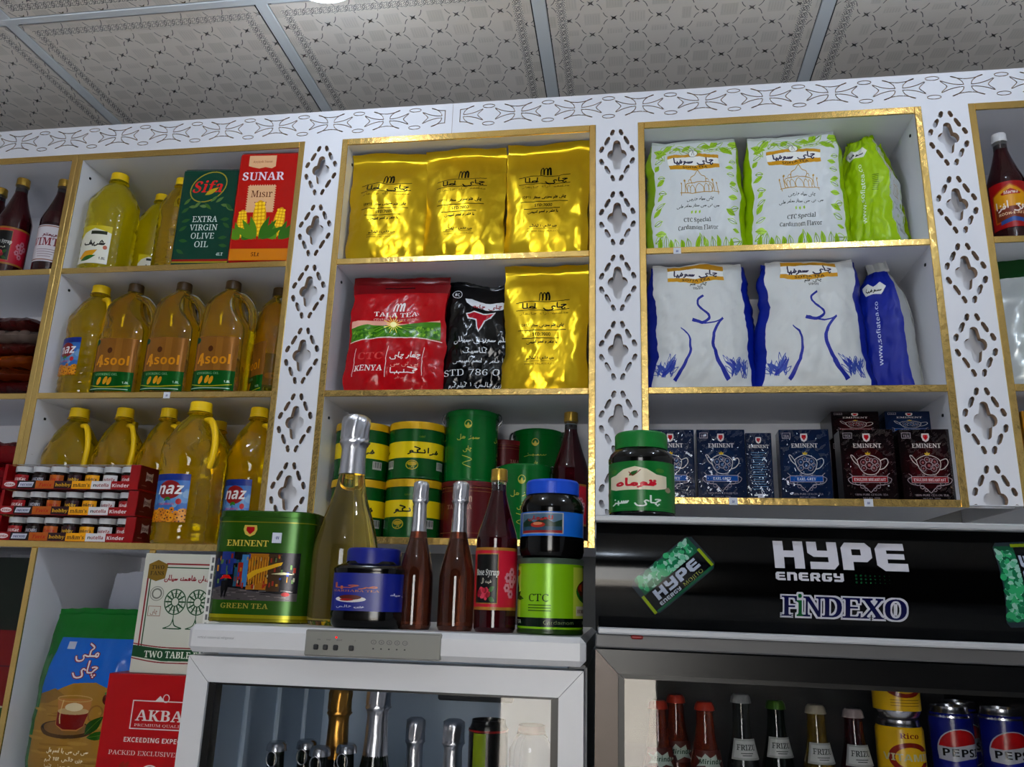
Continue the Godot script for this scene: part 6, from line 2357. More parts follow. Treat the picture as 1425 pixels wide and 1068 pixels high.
func black_fridge() -> void:
	var t := thing("branded_fridge", "black glass-door fridge with a wide printed energy drink header", "fridge", Vector3(0.25, 0, 0.75), deg_to_rad(1.0))
	t.rotation.z = deg_to_rad(-0.35)
	var black := mat(Color(0.03, 0.031, 0.034), 0.25, 0.0, 0.3)
	var trim := mat(Color(0.60, 0.61, 0.63), 0.35)
	var rail := mat(Color(0.20, 0.18, 0.17), 0.3, 0.5, 0.3)
	var x0 := -0.31
	var x1 := 0.33
	# header box with a gently bulging front
	var hb := part("header", slab(x0, x1, 1.512, 1.670, -0.5, -0.02, 0.003), black, t)
	var rows := []
	for k in 13:
		var u := k / 12.0
		var row := PackedVector3Array()
		for i in 3:
			row.append(Vector3(lerpf(x0, x1, i / 2.0), lerpf(1.5195, 1.6625, u), -0.02 + 0.02 * sin(PI * u) ))
		rows.append(row)
	var b := MB.new()
	b.grid(rows)
	var face := printed(art_header(), 0.12)
	face.metallic_specular = 0.3
	part("header_print", b.mesh(), face, hb)
	part("top_trim", slab(x0 - 0.002, x1, 1.6625, 1.6715, -0.5, 0.002, 0.002), trim, hb)
	part("bottom_trim", slab(x0 + 0.004, x1, 1.511, 1.5195, -0.05, 0.003, 0.002), trim, hb)
	part("under_strip", slab(x0, x1, 1.492, 1.511, -0.5, -0.018, 0.002), mat(Color(0.30, 0.30, 0.31), 0.4), hb)
	part("red_switch", slab(-0.262, -0.245, 1.5055, 1.511, -0.017, -0.004, 0.002), mat(Color(0.45, 0.02, 0.03), 0.4), hb)
	for s in [[x0, x0 + 0.03], [x1 - 0.03, x1]]:
		part("side_wall", slab(s[0], s[1], 0.05, 1.492, -0.5, -0.07, 0.003), black, t)
	part("back_wall", slab(x0 + 0.03, x1 - 0.03, 0.05, 1.492, -0.5, -0.47), mat(Color(0.10, 0.10, 0.11), 0.5), t)
	part("top_liner", slab(x0 + 0.03, x1 - 0.03, 1.47, 1.4915, -0.47, -0.07), mat(Color(0.06, 0.06, 0.065), 0.5), t)
	part("base", slab(x0, x1, 0.0, 0.05, -0.5, -0.07, 0.004), black, t)
	var door := part("door", slab(x0 + 0.002, x1 - 0.002, 0.08, 0.082, -0.065, -0.035), black, t)
	var fr := mitred_frame(x0, x1, 0.07, 1.4895, 0.031, 0.031, 0.031, 0.04, -0.066, -0.03)
	var names := ["top_rail", "bottom_rail", "hinge_stile", "handle_stile"]
	for i in 4:
		part(names[i], fr[i], black if i < 2 else rail, door)
	for m in mitred_frame(x0 + 0.031, x1 - 0.031, 0.11, 1.4585, 0.009, 0.009, 0.007, 0.01, -0.058, -0.04):
		part("black_gasket", m, mats.black, door)
	part("glass_pane", slab(x0 + 0.0315, x1 - 0.0315, 0.111, 1.458, -0.05, -0.045), mats.pane, door)
	for i in 11:
		part("shelf_wire", slab(x0 + 0.032, x1 - 0.032, 1.198, 1.201, -0.46 + i * 0.037, -0.457 + i * 0.037), mats.steel, t)
	for i in 11:
		part("shelf_wire", slab(x0 + 0.032, x1 - 0.032, 1.298 - 0.16, 1.301 - 0.16, -0.46 + i * 0.037, -0.457 + i * 0.037), mats.steel, t)
	# drinks behind the glass
	var orange := printed(art_orange_drink(), 0.5)
	var tag := printed(art_drink(Color(0.55, 0.56, 0.55), "FRIZU", Color(0.1, 0.12, 0.12), Color(0.66, 0.67, 0.66)), 0.5)
	var row := [[0.037, 0.565, Color(0.42, 0.15, 0.07), Color(0.52, 0.13, 0.07), orange, 0.210, "orange drink bottle with a red cap beside the door frame of the black fridge"],
		[0.068, 0.49, Color(0.42, 0.15, 0.07), Color(0.52, 0.13, 0.07), orange, 0.212, "orange drink bottle behind the two front orange bottles in the black fridge"],
		[0.107, 0.565, Color(0.42, 0.15, 0.07), Color(0.52, 0.13, 0.07), orange, 0.211, "orange drink bottle with a red cap beside the grey bottle"],
		[0.161, 0.565, Color(0.16, 0.17, 0.16), Color(0.45, 0.46, 0.46), tag, 0.224, "grey drink bottle with a white label in the black fridge"],
		[0.217, 0.53, Color(0.01, 0.07, 0.03), Color(0.16, 0.30, 0.04), tag, 0.214, "dark green drink bottle behind the front row in the black fridge"],
		[0.269, 0.565, Color(0.36, 0.28, 0.01), Color(0.55, 0.52, 0.45), tag, 0.214, "yellow drink bottle with a white label in the black fridge"],
		[0.322, 0.565, Color(0.20, 0.01, 0.03), Color(0.50, 0.46, 0.46), tag, 0.211, "dark red drink bottle with a white label in the black fridge"]]
	for q in row:
		var d := thing("drink_bottle", q[6], "bottle", Vector3(q[0], 1.202, q[1]), 0.0, "drink bottles inside the black fridge")
		glass_bottle(d, [[0.006, 0.027], [0.05, 0.027], [0.1, 0.0265], [0.13, 0.022], [0.16, 0.0155], [0.185, 0.013], [q[5] - 0.012, 0.0125]], clear(q[2], 0.45, 0.03, 0.042))
		part("crown_cap", loft_mesh([[q[5] - 0.012, 0.0135], [q[5] - 0.012, 0.0155], [q[5] - 0.004, 0.014], [q[5], 0.011], [q[5], 0.0001]], 21), mat(q[3], 0.35), d)
		if q[4] == tag:
			label_wrap(d, "label", [[0.135, 0.0225], [0.15, 0.019], [0.163, 0.0162]], 2.2, 0.2, tag, 2.0, 0.0008, 16)
		else:
			label_wrap(d, "label", [[0.115, 0.0257], [0.128, 0.0235], [0.145, 0.0202]], 2.2, 0.2, orange, 2.0, 0.0008, 16)
	var vit := printed(art_vitamin(), 0.25)
	var yl := mat(Color(0.72, 0.57, 0.03), 0.25)
	for i in 2:
		var d := thing("drink_can", ["yellow vitamin drink can on the fridge shelf, carrying another can", "yellow vitamin drink can stacked on top of another can"][i], "can", Vector3(0.385, 1.202 + i * 0.2, 0.565) if i else Vector3(0.385, 1.301, 0.565), 0.15, "yellow drink cans inside the black fridge")
		if i:
			d.position.y = 1.4035
		var hh := 0.1015 if i == 0 else 0.064
		part("can", loft_mesh(can_shape(0.0325, hh), 36), mats.steel, d)
		label_wrap(d, "printed_wrap", [[0.012, 0.0325], [hh - 0.014, 0.0325], [hh - 0.009, 0.0302]], TAU, PI / 2, vit, 2.0, 0.0004, 36, Rect2(0, 0, 1, 1) if i == 0 else Rect2(0, 0.4, 1, 0.6))
		if i == 0:
			part("lower_can", loft_mesh(can_shape(0.0325, 0.098), 36), yl, d, Vector3(0, -0.0985, 0))
	var globe := printed(art_globe_can(), 0.25)
	for i in 3:
		var d := thing("drink_can", ["deep blue cola can beside the yellow cans", "deep blue cola can between two other blue cans", "deep blue cola can beside the fridge wall"][i], "can", Vector3([0.462, 0.532, 0.53][i], 1.301, [0.55, 0.55, 0.48][i]), 0.1, "blue cola cans inside the black fridge")
		if i == 2:
			d.position = Vector3(0.50, 1.301, 0.475)
		part("can", loft_mesh(can_shape(0.0295, 0.121), 36), mats.steel, d)
		label_wrap(d, "printed_wrap", [[0.012, 0.0295], [0.105, 0.0295], [0.112, 0.0272]], TAU, PI / 2, globe, 2.0, 0.0004, 40)
		part("stand", loft_mesh([[-0.099, 0.0001], [-0.099, 0.028], [0.0, 0.028], [0.0, 0.0001]], 24), mat(Color(0.01, 0.05, 0.36), 0.3), d)

# ---------------------------------------------------------------- bay with syrup and brown packets
func crinkled_packet(label: String, at: Vector3, w: float, h: float, d: float, turn: float, m: Material, sd: int, group: String, tilt := 0.0) -> void:
	var t := thing("snack_packet", label, "packet", at, turn, group)
	t.rotation.z = tilt
	var rows := []
	for j in 19:
		var v := j / 18.0 * 2 - 1
		var row := PackedVector3Array()
		for i in 33:
			var u := i / 32.0 * 2 - 1
			var env := pow(maxf(0.0, 1 - pow(absf(u), 4.0)), 0.5) * pow(maxf(0.0, 1 - pow(absf(v), 3.0)), 0.5)
			row.append(Vector3(u * w / 2, h / 2 + env * h * 0.48 + creases(u * w * 6.0, v * d * 6.0, sd) * h * 0.16 * env, v * d / 2 * -1.0 + creases(u * 2.0, 7.0, sd) * 0.01))
		rows.append(row)
	var b := MB.new()
	b.grid(rows)
	var low := []
	for r in rows:
		var q := PackedVector3Array()
		for p in r:
			q.append(Vector3(p.x, maxf(h / 2 - (p.y - h / 2) * 0.9, 0.0), p.z))
		low.append(q)
	b.grid(low, Rect2(0, 0, 1, 1), false, true)
	part("wrapper", b.mesh(), m, t)

func build_bay_of_packets() -> void:
	var gold_cap := mat(Color(0.66, 0.53, 0.22), 0.3, 0.8)
	var rose := printed(art_rose_label(), 0.4)
	var pale := printed(art_white_syrup_label(), 0.4)
	var g := "syrup bottles beside the oil bay"
	syrup_bottle("dark syrup bottle with gold cap and white label beside the rose syrup", Vector3(-1.93, SHELF_A, -0.085), 0.25, 0.315, 0.045, gold_cap, pale, g, 0.12, 0.44)
	syrup_bottle("dark red rose syrup bottle with gold cap on the shelf above the brown packets", Vector3(-1.835, SHELF_A, -0.06), 0.62, 0.328, 0.046, gold_cap, rose, g, 0.1, 0.46)
	var v := syrup_bottle("dark cordial bottle with gold cap, white label and a round neck tag", Vector3(-1.700, SHELF_A, -0.07), 0.45, 0.322, 0.046, gold_cap, pale, g, 0.12, 0.48)
	var b := MB.new()
	b.loft([[0.0, 0.0001, 0.0001], [0.0, 0.022, 0.0012], [0.003, 0.022, 0.0012], [0.003, 0.0001, 0.0001]], 24)
	label_wrap(v, "neck_tag", [[0.165, 0.043], [0.185, 0.037], [0.205, 0.030]], 1.2, -0.3, mat(Color(0.72, 0.66, 0.66), 0.5))
	syrup_bottle("dark red syrup bottle with gold cap standing behind the cordial", Vector3(-1.755, SHELF_A, -0.19), 0.25, 0.30, 0.044, gold_cap, rose, g)
	# wrapped biscuits lying in a heap
	var cols := [[Color(0.24, 0.03, 0.03), "dark red"], [Color(0.30, 0.10, 0.02), "brown"], [Color(0.45, 0.19, 0.03), "orange brown"], [Color(0.22, 0.04, 0.02), "deep brown"], [Color(0.42, 0.36, 0.33), "pale pinkish"], [Color(0.22, 0.03, 0.03), "maroon"]]
	var where := ["at the bottom of the heap under the syrup shelf", "second from the bottom of the heap under the syrup shelf", "in the middle of the heap under the syrup shelf", "above the orange brown packet in the heap", "near the top of the heap under the syrup shelf", "on top of the heap under the syrup shelf"]
	for i in 6:
		var m := mat(cols[i][0], 0.22, 0.25)
		crinkled_packet("%s glossy packet %s" % [cols[i][1], where[i]], Vector3(-1.765 + (i % 2) * 0.012 - (0.02 if i == 5 else 0.0), SHELF_B + i * 0.0385, -0.11), 0.285 - i * 0.012, 0.045, 0.2, 0.1 * sin(i * 2.0), m, 60 + i, "glossy packets heaped under the syrup shelf", 0.02 * cos(i * 3.0))
	var red := mat(Color(0.42, 0.01, 0.05), 0.15, 0.4)
	for i in 4:
		crinkled_packet(["bright red foil packet lying at the bottom of the red pile", "bright red foil packet second in the red pile", "bright red foil packet third in the red pile", "bright red foil packet on top of the red pile"][i], Vector3(-1.755 + (i % 2) * 0.01, 1.6625 + i * 0.066, -0.10), 0.27, 0.075, 0.2, 0.05 * i, red, 80 + i, "red foil packets above the spread boxes")

# ---------------------------------------------------------------- bay of oil
func build_bay_of_oil() -> void:
	mats.brown_cap = mat(Color(0.22, 0.15, 0.05), 0.4)
	var yellow := mat(Color(0.86, 0.70, 0.03), 0.35)
	var sun := printed(art_sunflower_label(), 0.35)
	var cornl := printed(art_corn_label(), 0.4)
	# top shelf
	var g1 := "oil bottles beside the olive oil tin"
	oil_bottle("oil_bottle", "pale yellow oil bottle with a corn label beside the shelf side", Vector3(-1.522, SHELF_A, -0.074), 0.2, g1, mats.oil_pale, 0.334, 0.071, null, cornl, 1.3, -0.15, null, 0.05, 0.40)
	oil_bottle("oil_bottle", "pale yellow oil bottle standing behind the corn label bottle", Vector3(-1.452, SHELF_A, -0.19), 0.2, g1, mats.oil_pale, 0.325, 0.060, null, cornl, 1.0, 0.2, null, 0.05, 0.3)
	oil_bottle("oil_bottle", "pale yellow oil bottle deep in the shelf behind two others", Vector3(-1.40, SHELF_A, -0.27), 0.2, g1, mats.oil_pale, 0.325, 0.055, null, cornl, 1.0, 0.2, null, 0.05, 0.3)
	oil_bottle("oil_bottle", "slim yellow oil bottle with yellow handle half hidden by the olive oil tin", Vector3(-1.333, SHELF_A, -0.10), 0.2, g1, mats.oil, 0.325, 0.052, yellow, null)
	var t := thing("oil_tin", "dark green olive oil tin with white lettering", "tin", Vector3(-1.190, SHELF_A, -0.055), 0.06, "square oil tins")
	part("tin", box_mesh(0.172, 0.302, 0.085, 0.006), mat(Color(0.03, 0.20, 0.15), 0.3), t)
	part("printed_front", plate(0.162, 0.292, Vector3(0, 0.005, 0.0425)), printed(art_olive_tin(), 0.25), t)
	part("top_rim", slab(-0.082, 0.082, 0.302, 0.306, -0.038, 0.038, 0.002), mats.steel, t)
	t = thing("oil_tin", "tall red corn oil tin with three corn cobs", "tin", Vector3(-1.012, SHELF_A, -0.052), 0.06, "square oil tins")
	part("tin", box_mesh(0.178, 0.340, 0.1, 0.007), mat(Color(0.62, 0.045, 0.012), 0.3), t)
	part("printed_front", plate(0.166, 0.328, Vector3(0, 0.006, 0.05)), printed(art_red_tin(), 0.25), t)
	part("top_rim", slab(-0.085, 0.085, 0.340, 0.343, -0.045, 0.045, 0.002), mats.steel, t)
	# middle shelf
	oil_bottle("oil_bottle", "yellow oil bottle with blue sunflower label beside the copper label bottles", Vector3(-1.523, SHELF_B, -0.08), 0.1, "sunflower oil bottles with blue labels", mats.oil, 0.340, 0.070, yellow, sun, 1.2, -0.45, null, 0.16, 0.48)
	oil_bottle("oil_bottle", "yellow oil bottle with blue label behind the copper label bottles", Vector3(-1.50, SHELF_B, -0.25), 0.1, "sunflower oil bottles with blue labels", mats.oil, 0.338, 0.070, null, null)
	var cop := printed(art_copper_label(), 0.2, 0.35)
	var first: Node3D = null
	for i in 4:
		var o := copper_bottle(["oil bottle with copper label next to the blue sunflower label bottle", "second copper label oil bottle from the blue label bottle", "third copper label oil bottle from the blue label bottle", "copper label oil bottle at the pillar end of the row"][i], Vector3([-1.402, -1.253, -1.104, -0.991][i], SHELF_B, [-0.065, -0.065, -0.065, -0.125][i]), [0.12, 0.1, 0.08, -0.75][i], cop, first)
		if first == null:
			first = o
	for i in 3:
		copper_bottle("copper label oil bottle in the back row with only cap and shoulder showing", Vector3(-1.350 + i * 0.155, SHELF_B, -0.265), 0.1, cop, first)
	# lower shelf
	var h := 0.375
	for i in 5:
		oil_bottle("oil_bottle", ["big yellow oil bottle next to the shelf side behind the spread boxes", "big yellow oil bottle second from the shelf side behind the spread boxes", "big yellow oil bottle half covered by the spread boxes", "big yellow oil bottle with whole sunflower label standing beside the spread boxes", "big yellow oil bottle with sunflower label next to the pillar"][i],
			Vector3([-1.523, -1.384, -1.256, -1.105, -0.992][i], 1.662, [-0.08, -0.08, -0.085, 0.015, -0.085][i]), [0.12, 0.12, 0.12, 0.1, 0.05][i], "big sunflower oil bottles on the lower shelf", mats.oil, h if i != 3 else 0.366, [0.073, 0.065, 0.062, 0.079, 0.068][i], yellow, sun, 1.25, [-0.3, -0.3, -0.3, -0.22, -0.2][i], null, 0.14, 0.46)
	for i in 4:
		oil_bottle("oil_bottle", "big yellow oil bottle in the back row with only cap and shoulder showing", Vector3(-1.48 + i * 0.142, 1.662, -0.245), 0.1, "big oil bottles in the back row", mats.oil, h, 0.069, null, null)
	# boxes of small spread jars, three high
	var red := mat(Color(0.50, 0.012, 0.035), 0.35)
	var strip := printed(art_spread_strip(), 0.35)
	var jarl := printed(art_spread_jars(), 0.35)
	var endp := printed(art_box_end(), 0.4)
	var cocoa := mat(Color(0.10, 0.045, 0.025), 0.15)
	var lidm := mat(Color(0.74, 0.74, 0.75), 0.4)
	var level := ["lowest", "middle", "topmost"]
	var kinds := ["red label", "black label", "orange label", "purple label", "yellow label", "white label", "red and white print"]
	for k in 3:
		var y := 1.6625 + k * 0.0640
		var ox := -1.379 + k * -0.004
		var b := thing("spread_box", "red gift box of small chocolate spread jars, %s of three" % level[k], "box", Vector3(ox, y, 0.048), 0.0, "stacked boxes of chocolate spread")
		var w := 0.374
		part("tray", slab(-w / 2, w / 2, 0, 0.003, -0.042, 0.042), red, b)
		part("back_panel", slab(-w / 2, w / 2, 0.003, 0.0615, -0.042, -0.040), red, b)
		part("front_strip", slab(-w / 2, w / 2, 0.003, 0.0205, 0.040, 0.042), red, b)
		part("front_print", plate(w - 0.002, 0.0195, Vector3(0, 0.001, 0.042), 0.0004), strip, b)
		for s in [-1.0, 1.0]:
			var e := part("end_panel", slab(minf(s * w / 2, s * (w / 2 - 0.002)), maxf(s * w / 2, s * (w / 2 - 0.002)), 0.003, 0.0615, -0.040, 0.040), red, b)
			if s > 0:
				var pm := MB.new()
				pm.quad(Vector3(w / 2 + 0.0004, 0.004, 0.039), Vector3(w / 2 + 0.0004, 0.004, -0.039), Vector3(w / 2 + 0.0004, 0.061, -0.039), Vector3(w / 2 + 0.0004, 0.061, 0.039))
				part("end_print", pm.mesh(), endp, e)
		part("front_post", slab(w / 2 - 0.026, w / 2, 0.003, 0.0615, 0.040, 0.042), red, b)
		part("front_post", slab(-w / 2, -w / 2 + 0.008, 0.003, 0.0615, 0.040, 0.042), red, b)
		part("top_film", slab(-w / 2, w / 2, 0.0618, 0.0622, -0.042, 0.042), mats.pane, b)
		for i in 7:
			var x := -w / 2 + 0.033 + i * 0.0495
			var j := thing("spread_jar", "small spread jar with white lid and %s in the %s box" % [kinds[i], level[k]], "jar", Vector3(ox + x, y + 0.0032, 0.058), 0.0, "small spread jars in the %s box" % level[k])
			part("jar", loft_mesh([[0, 0.0001], [0, 0.019], [0.003, 0.0215], [0.036, 0.0215], [0.041, 0.019], [0.045, 0.0185], [0.045, 0.0001]], 24), cocoa, j)
			part("lid", loft_mesh([[0.0415, 0.021], [0.0415, 0.0222], [0.0545, 0.0222], [0.0558, 0.021], [0.0558, 0.0001]], 24), lidm, j)
			label_wrap(j, "label", [[0.012, 0.0215], [0.034, 0.0215]], 1.9, 0.15, jarl, 2.0, 0.0004, 12, Rect2(i / 7.0, 0, 1 / 7.0, 1))

# ---------------------------------------------------------------- bay of gold, red and black tea
func foil_bag(label: String, at: Vector3, turn: float, w: float, h: float, d: float, sd: int, front: Material, side: Material) -> Node3D:
	var t := thing("tea_bag", label, "tea bag", at, turn, "gold foil tea bags")
	bag(t, {"w": w, "h": h - 0.02, "d": d, "prof": [0.8, 1.0, 1.02, 0.98, 0.92, 0.8, 0.6, 0.3, 0.06], "wide": [0.97, 1.0, 0.985, 0.98, 0.985, 1.0, 1.01, 1.02], "crumple": 0.0062, "seed": sd, "seal": 0.02, "edge": 0.32, "pleat": 0.1, "wave": 0.004, "flop": 0.018}, front, side, side)
	return t

func build_bay_of_gold() -> void:
	var foil := printed(art_gold(), 0.28, 0.9)
	var plain := mat(Color(0.82, 0.69, 0.13), 0.28, 0.9)
	foil_bag("gold foil tea bag beside the oil bay pillar on the top shelf", Vector3(-0.657, SHELF_A, -0.055), 0.03, 0.226, 0.334, 0.09, 3, foil, plain)
	foil_bag("gold foil tea bag between the two other gold bags on the top shelf", Vector3(-0.443, SHELF_A, -0.055), 0.0, 0.222, 0.338, 0.09, 8, foil, plain)
	foil_bag("smooth gold foil tea bag beside the white tea pillar on the top shelf", Vector3(-0.216, SHELF_A, -0.052), 0.0, 0.220, 0.338, 0.075, 12, foil, plain)
	foil_bag("gold foil tea bag on the middle shelf leaning on the black bag", Vector3(-0.214, SHELF_B, -0.052), -0.02, 0.214, 0.342, 0.085, 17, foil, plain)
	var red := printed(art_red_bag(), 0.2)
	var redp := mat(Color(0.50, 0.012, 0.04), 0.2)
	var t := thing("tea_bag", "red tea bag with a green tea field picture", "tea bag", Vector3(-0.612, SHELF_B, -0.065), 0.03)
	bag(t, {"w": 0.268, "h": 0.310, "d": 0.1, "prof": [0.75, 1.0, 1.02, 1.0, 0.95, 0.82, 0.6, 0.32, 0.08], "wide": [0.98, 1.0, 0.99, 0.985, 0.985, 0.97, 0.97, 1.0], "crumple": 0.007, "seed": 23, "seal": 0.024, "edge": 0.4, "pleat": 0.2, "seal_mat": mat(Color(0.36, 0.01, 0.03), 0.25)}, red, redp, redp)
	var blk := printed(art_black_bag(), 0.16)
	var blkp := mat(Color(0.012, 0.013, 0.018), 0.16)
	t = thing("tea_bag", "glossy black tea bag with a red emblem squeezed between red and gold bags", "tea bag", Vector3(-0.395, SHELF_B, -0.085), 0.0)
	bag(t, {"w": 0.196, "h": 0.300, "d": 0.1, "prof": [0.8, 1.0, 1.02, 1.0, 0.95, 0.85, 0.62, 0.35, 0.08], "wide": [0.98, 1.0, 0.99, 0.98, 0.98, 0.97, 0.96, 0.98], "crumple": 0.010, "seed": 29, "seal": 0.016, "edge": 0.45, "pleat": 0.2, "wave": 0.012}, blk, blkp, blkp)
	# tins on the lower shelf
	var y := 1.694
	var wrap := printed(art_striped_can(), 0.22, 0.1)
	var green := mat(Color(0.02, 0.27, 0.08), 0.25)
	var lidy := mat(Color(0.74, 0.58, 0.04), 0.3, 0.2)
	var first: Node3D = null
	for i in 4:
		var lab: String = ["green tea tin with yellow band next to the fretwork pillar, under another tin", "green tea tin with yellow band under another tin, beside the maroon tin", "green tea tin with yellow band stacked on top next to the fretwork pillar", "green tea tin with yellow band stacked on top beside the tall green canister"][i]
		var at := Vector3([-0.700, -0.552][i % 2], y + (0.1475 if i > 1 else 0.0), -0.105 + (i % 2) * 0.005)
		if first == null:
			first = thing("tea_tin", lab, "tea tin", at, 0.0, "green tea tins with yellow bands")
			tin_can(first, 0.072, 0.1465, wrap, green, lidy, 0.55, 0.019)
		else:
			copy_of(first, "tea_tin", lab, at, [0.0, -0.15, -0.1, 0.25][i])
	var m := thing("tea_tin", "maroon tea tin under the tall green canister", "tea tin", Vector3(-0.408, y, -0.125), 0.0)
	tin_can(m, 0.077, 0.146, printed(art_maroon_can(), 0.25, 0.1), mat(Color(0.30, 0.04, 0.06), 0.3), mat(Color(0.32, 0.05, 0.06), 0.3), 0.1)
	var gtall := printed(art_gold_print(Color(0.01, 0.34, 0.11), "سبز هل", true), 0.2, 0.1)
	var gshort := printed(art_gold_print(Color(0.01, 0.34, 0.11), "سبز", false), 0.2, 0.1)
	var gl := mat(Color(0.01, 0.35, 0.12), 0.2, 0.1)
	clip_canister("tall green canister with gold print stacked on the maroon tin", Vector3(-0.413, y + 0.1465, -0.125), 0.069, 0.184, gtall, gl, 0.05)
	clip_canister("green canister with gold print standing on the shelf beside the maroon tin", Vector3(-0.266, y, -0.11), 0.068, 0.188, gtall, gl, 0.0)
	clip_canister("green canister stacked at the back of the tin shelf", Vector3(-0.252, y + 0.19, -0.255), 0.069, 0.118, gshort, gl, 0.0)
	clip_canister("green canister standing at the back under another canister", Vector3(-0.252, y, -0.255), 0.069, 0.184, gshort, gl, 0.0)
	m = thing("tea_tin", "maroon tin stacked behind the tall green canister", "tea tin", Vector3(-0.342, y + 0.147, -0.235), 0.0)
	tin_can(m, 0.055, 0.13, printed(art_maroon_can(), 0.25, 0.1), mat(Color(0.30, 0.04, 0.06), 0.3), mat(Color(0.32, 0.05, 0.06), 0.3), 1.2)
	m = thing("tea_tin", "maroon tin at the back under another maroon tin", "tea tin", Vector3(-0.342, y, -0.235), 0.0)
	tin_can(m, 0.055, 0.1465, printed(art_maroon_can(), 0.25, 0.1), mat(Color(0.30, 0.04, 0.06), 0.3), mat(Color(0.32, 0.05, 0.06), 0.3), 1.2)
	syrup_bottle("dark syrup bottle with gold cap on the tin shelf beside the green canisters", Vector3(-0.150, y, -0.09), -0.1, 0.328, 0.044, mat(Color(0.66, 0.53, 0.22), 0.3, 0.8), printed(art_rose_label(), 0.4), "", 0.12, 0.43)

# ---------------------------------------------------------------- bay of big white bags and tea boxes
func build_bay_of_sacks() -> void:
	var wg := printed(art_green_bag(), 0.28)
	var lime := mat(Color(0.54, 0.68, 0.03), 0.28)
	var q := {"w": 0.216, "h": 0.330, "d": 0.112, "prof": [0.7, 0.98, 1.0, 1.0, 1.0, 0.95, 0.8, 0.5, 0.12], "wide": [1.04, 1.02, 1.0, 0.98, 0.97, 0.98, 1.0, 1.0], "crumple": 0.009, "seed": 33, "edge": 0.6, "pleat": -0.36, "seal": 0.012, "seal_mat": mat(Color(0.74, 0.77, 0.76), 0.35)}
	var t := thing("tea_sack", "white and green cardamom tea bag beside the fretwork pillar", "tea bag", Vector3(0.174, SHELF_A, -0.068), 0.02, "big white and green tea bags")
	bag(t, q, wg, lime, lime)
	q.seed = 38
	q.h = 0.331
	t = thing("tea_sack", "white and green cardamom tea bag beside the side-on lime bag", "tea bag", Vector3(0.430, SHELF_A, -0.068), -0.03, "big white and green tea bags")
	bag(t, q, wg, lime, lime)
	# the third stands side-on: gusset to the front, folded down at the top
	var ls := printed(art_side(Color(0.54, 0.68, 0.03), "www.sofiatea.co", true), 0.28)
	t = thing("tea_sack", "lime green tea bag turned side-on with a folded top", "tea bag", Vector3(0.635, SHELF_A, -0.105), -0.58, "big white and green tea bags")
	bag(t, {"w": 0.118, "h": 0.330, "d": 0.13, "prof": [0.85, 1.0, 1.0, 1.0, 0.98, 0.93, 0.84, 0.7, 0.42], "wide": [1.1, 1.06, 1.02, 1.0, 0.98, 0.95, 0.86, 0.72, 0.5], "crumple": 0.012, "seed": 44, "edge": 0.75, "pleat": 0.02, "lean": -0.012, "seal": 0.014, "flop": 0.01, "seal_mat": lime, "side_right": wg, "side_left": wg}, ls, lime, lime)
	# middle shelf: white and blue
	var bl := printed(art_blue_bag(), 0.42)
	var blue := mat(Color(0.0, 0.09, 0.50), 0.4)
	q = {"w": 0.218, "h": 0.336, "d": 0.115, "prof": [0.72, 0.98, 1.0, 1.0, 1.0, 0.97, 0.86, 0.6, 0.2], "wide": [1.1, 1.06, 1.0, 0.97, 0.96, 0.97, 0.99, 0.97], "crumple": 0.012, "seed": 51, "edge": 0.5, "pleat": -0.42, "seal": 0.008, "seal_mat": mat(Color(0.74, 0.75, 0.75), 0.5)}
	t = thing("tea_sack", "white tea bag with blue cup drawing beside the fretwork pillar", "tea bag", Vector3(0.177, SHELF_B, -0.068), 0.02, "big white and blue tea bags")
	bag(t, q, bl, blue, blue)
	q.seed = 57
	q.h = 0.338
	t = thing("tea_sack", "white tea bag with blue cup drawing beside the side-on blue bag", "tea bag", Vector3(0.446, SHELF_B, -0.068), 0.05, "big white and blue tea bags")
	bag(t, q, bl, blue, blue)
	var bs := printed(art_side(Color(0.0, 0.09, 0.50), "www.sofiatea.co", false), 0.42)
	var wm := mat(Color(0.72, 0.73, 0.73), 0.45)
	t = thing("tea_sack", "blue and white tea bag turned side-on with white lettering", "tea bag", Vector3(0.638, SHELF_B, -0.125), -0.55, "big white and blue tea bags")
	bag(t, {"w": 0.116, "h": 0.322, "d": 0.13, "prof": [0.85, 1.0, 1.0, 1.0, 0.98, 0.95, 0.88, 0.74, 0.5], "wide": [1.1, 1.06, 1.03, 1.0, 0.98, 0.95, 0.86, 0.7, 0.42], "crumple": 0.005, "seed": 63, "edge": 0.8, "pleat": 0.02, "seal": 0.03, "flop": 0.03, "seal_mat": wm, "side_right": wm, "side_left": wm}, bs, blue, wm)
	# bottom shelf: cartons in clear film
	var y := 1.798
	var fb := printed(art_tea_box(Color(0.03, 0.085, 0.19), Color(0.035, 0.13, 0.27), Color(0.02, 0.26, 0.55), "EARL GREY"), 0.14)
	var fm := printed(art_tea_box(Color(0.055, 0.02, 0.028), Color(0.20, 0.015, 0.03), Color(0.50, 0.04, 0.07), "ENGLISH BREAKFAST"), 0.14)
	for m in [fb, fm]:
		m.normal_enabled = true
		m.normal_texture = mats.film
		m.normal_scale = 0.13
	var nb := mat(Color(0.03, 0.085, 0.19), 0.2)
	var nm := mat(Color(0.055, 0.02, 0.028), 0.2)
	var g := "tea cartons in clear film"
	var list := [[0.094, fb, nb, "dark blue tea carton half hidden behind the green jar", 0.0], [0.212, fb, nb, "dark blue tea carton between another blue carton and the side-on one", 0.0], [0.404, fb, nb, "dark blue tea carton standing apart beside the maroon cartons", -0.05], [0.543, fm, nm, "maroon tea carton beside the dark blue cartons", -0.04], [0.672, fm, nm, "maroon tea carton at the gold side edge", -0.04]]
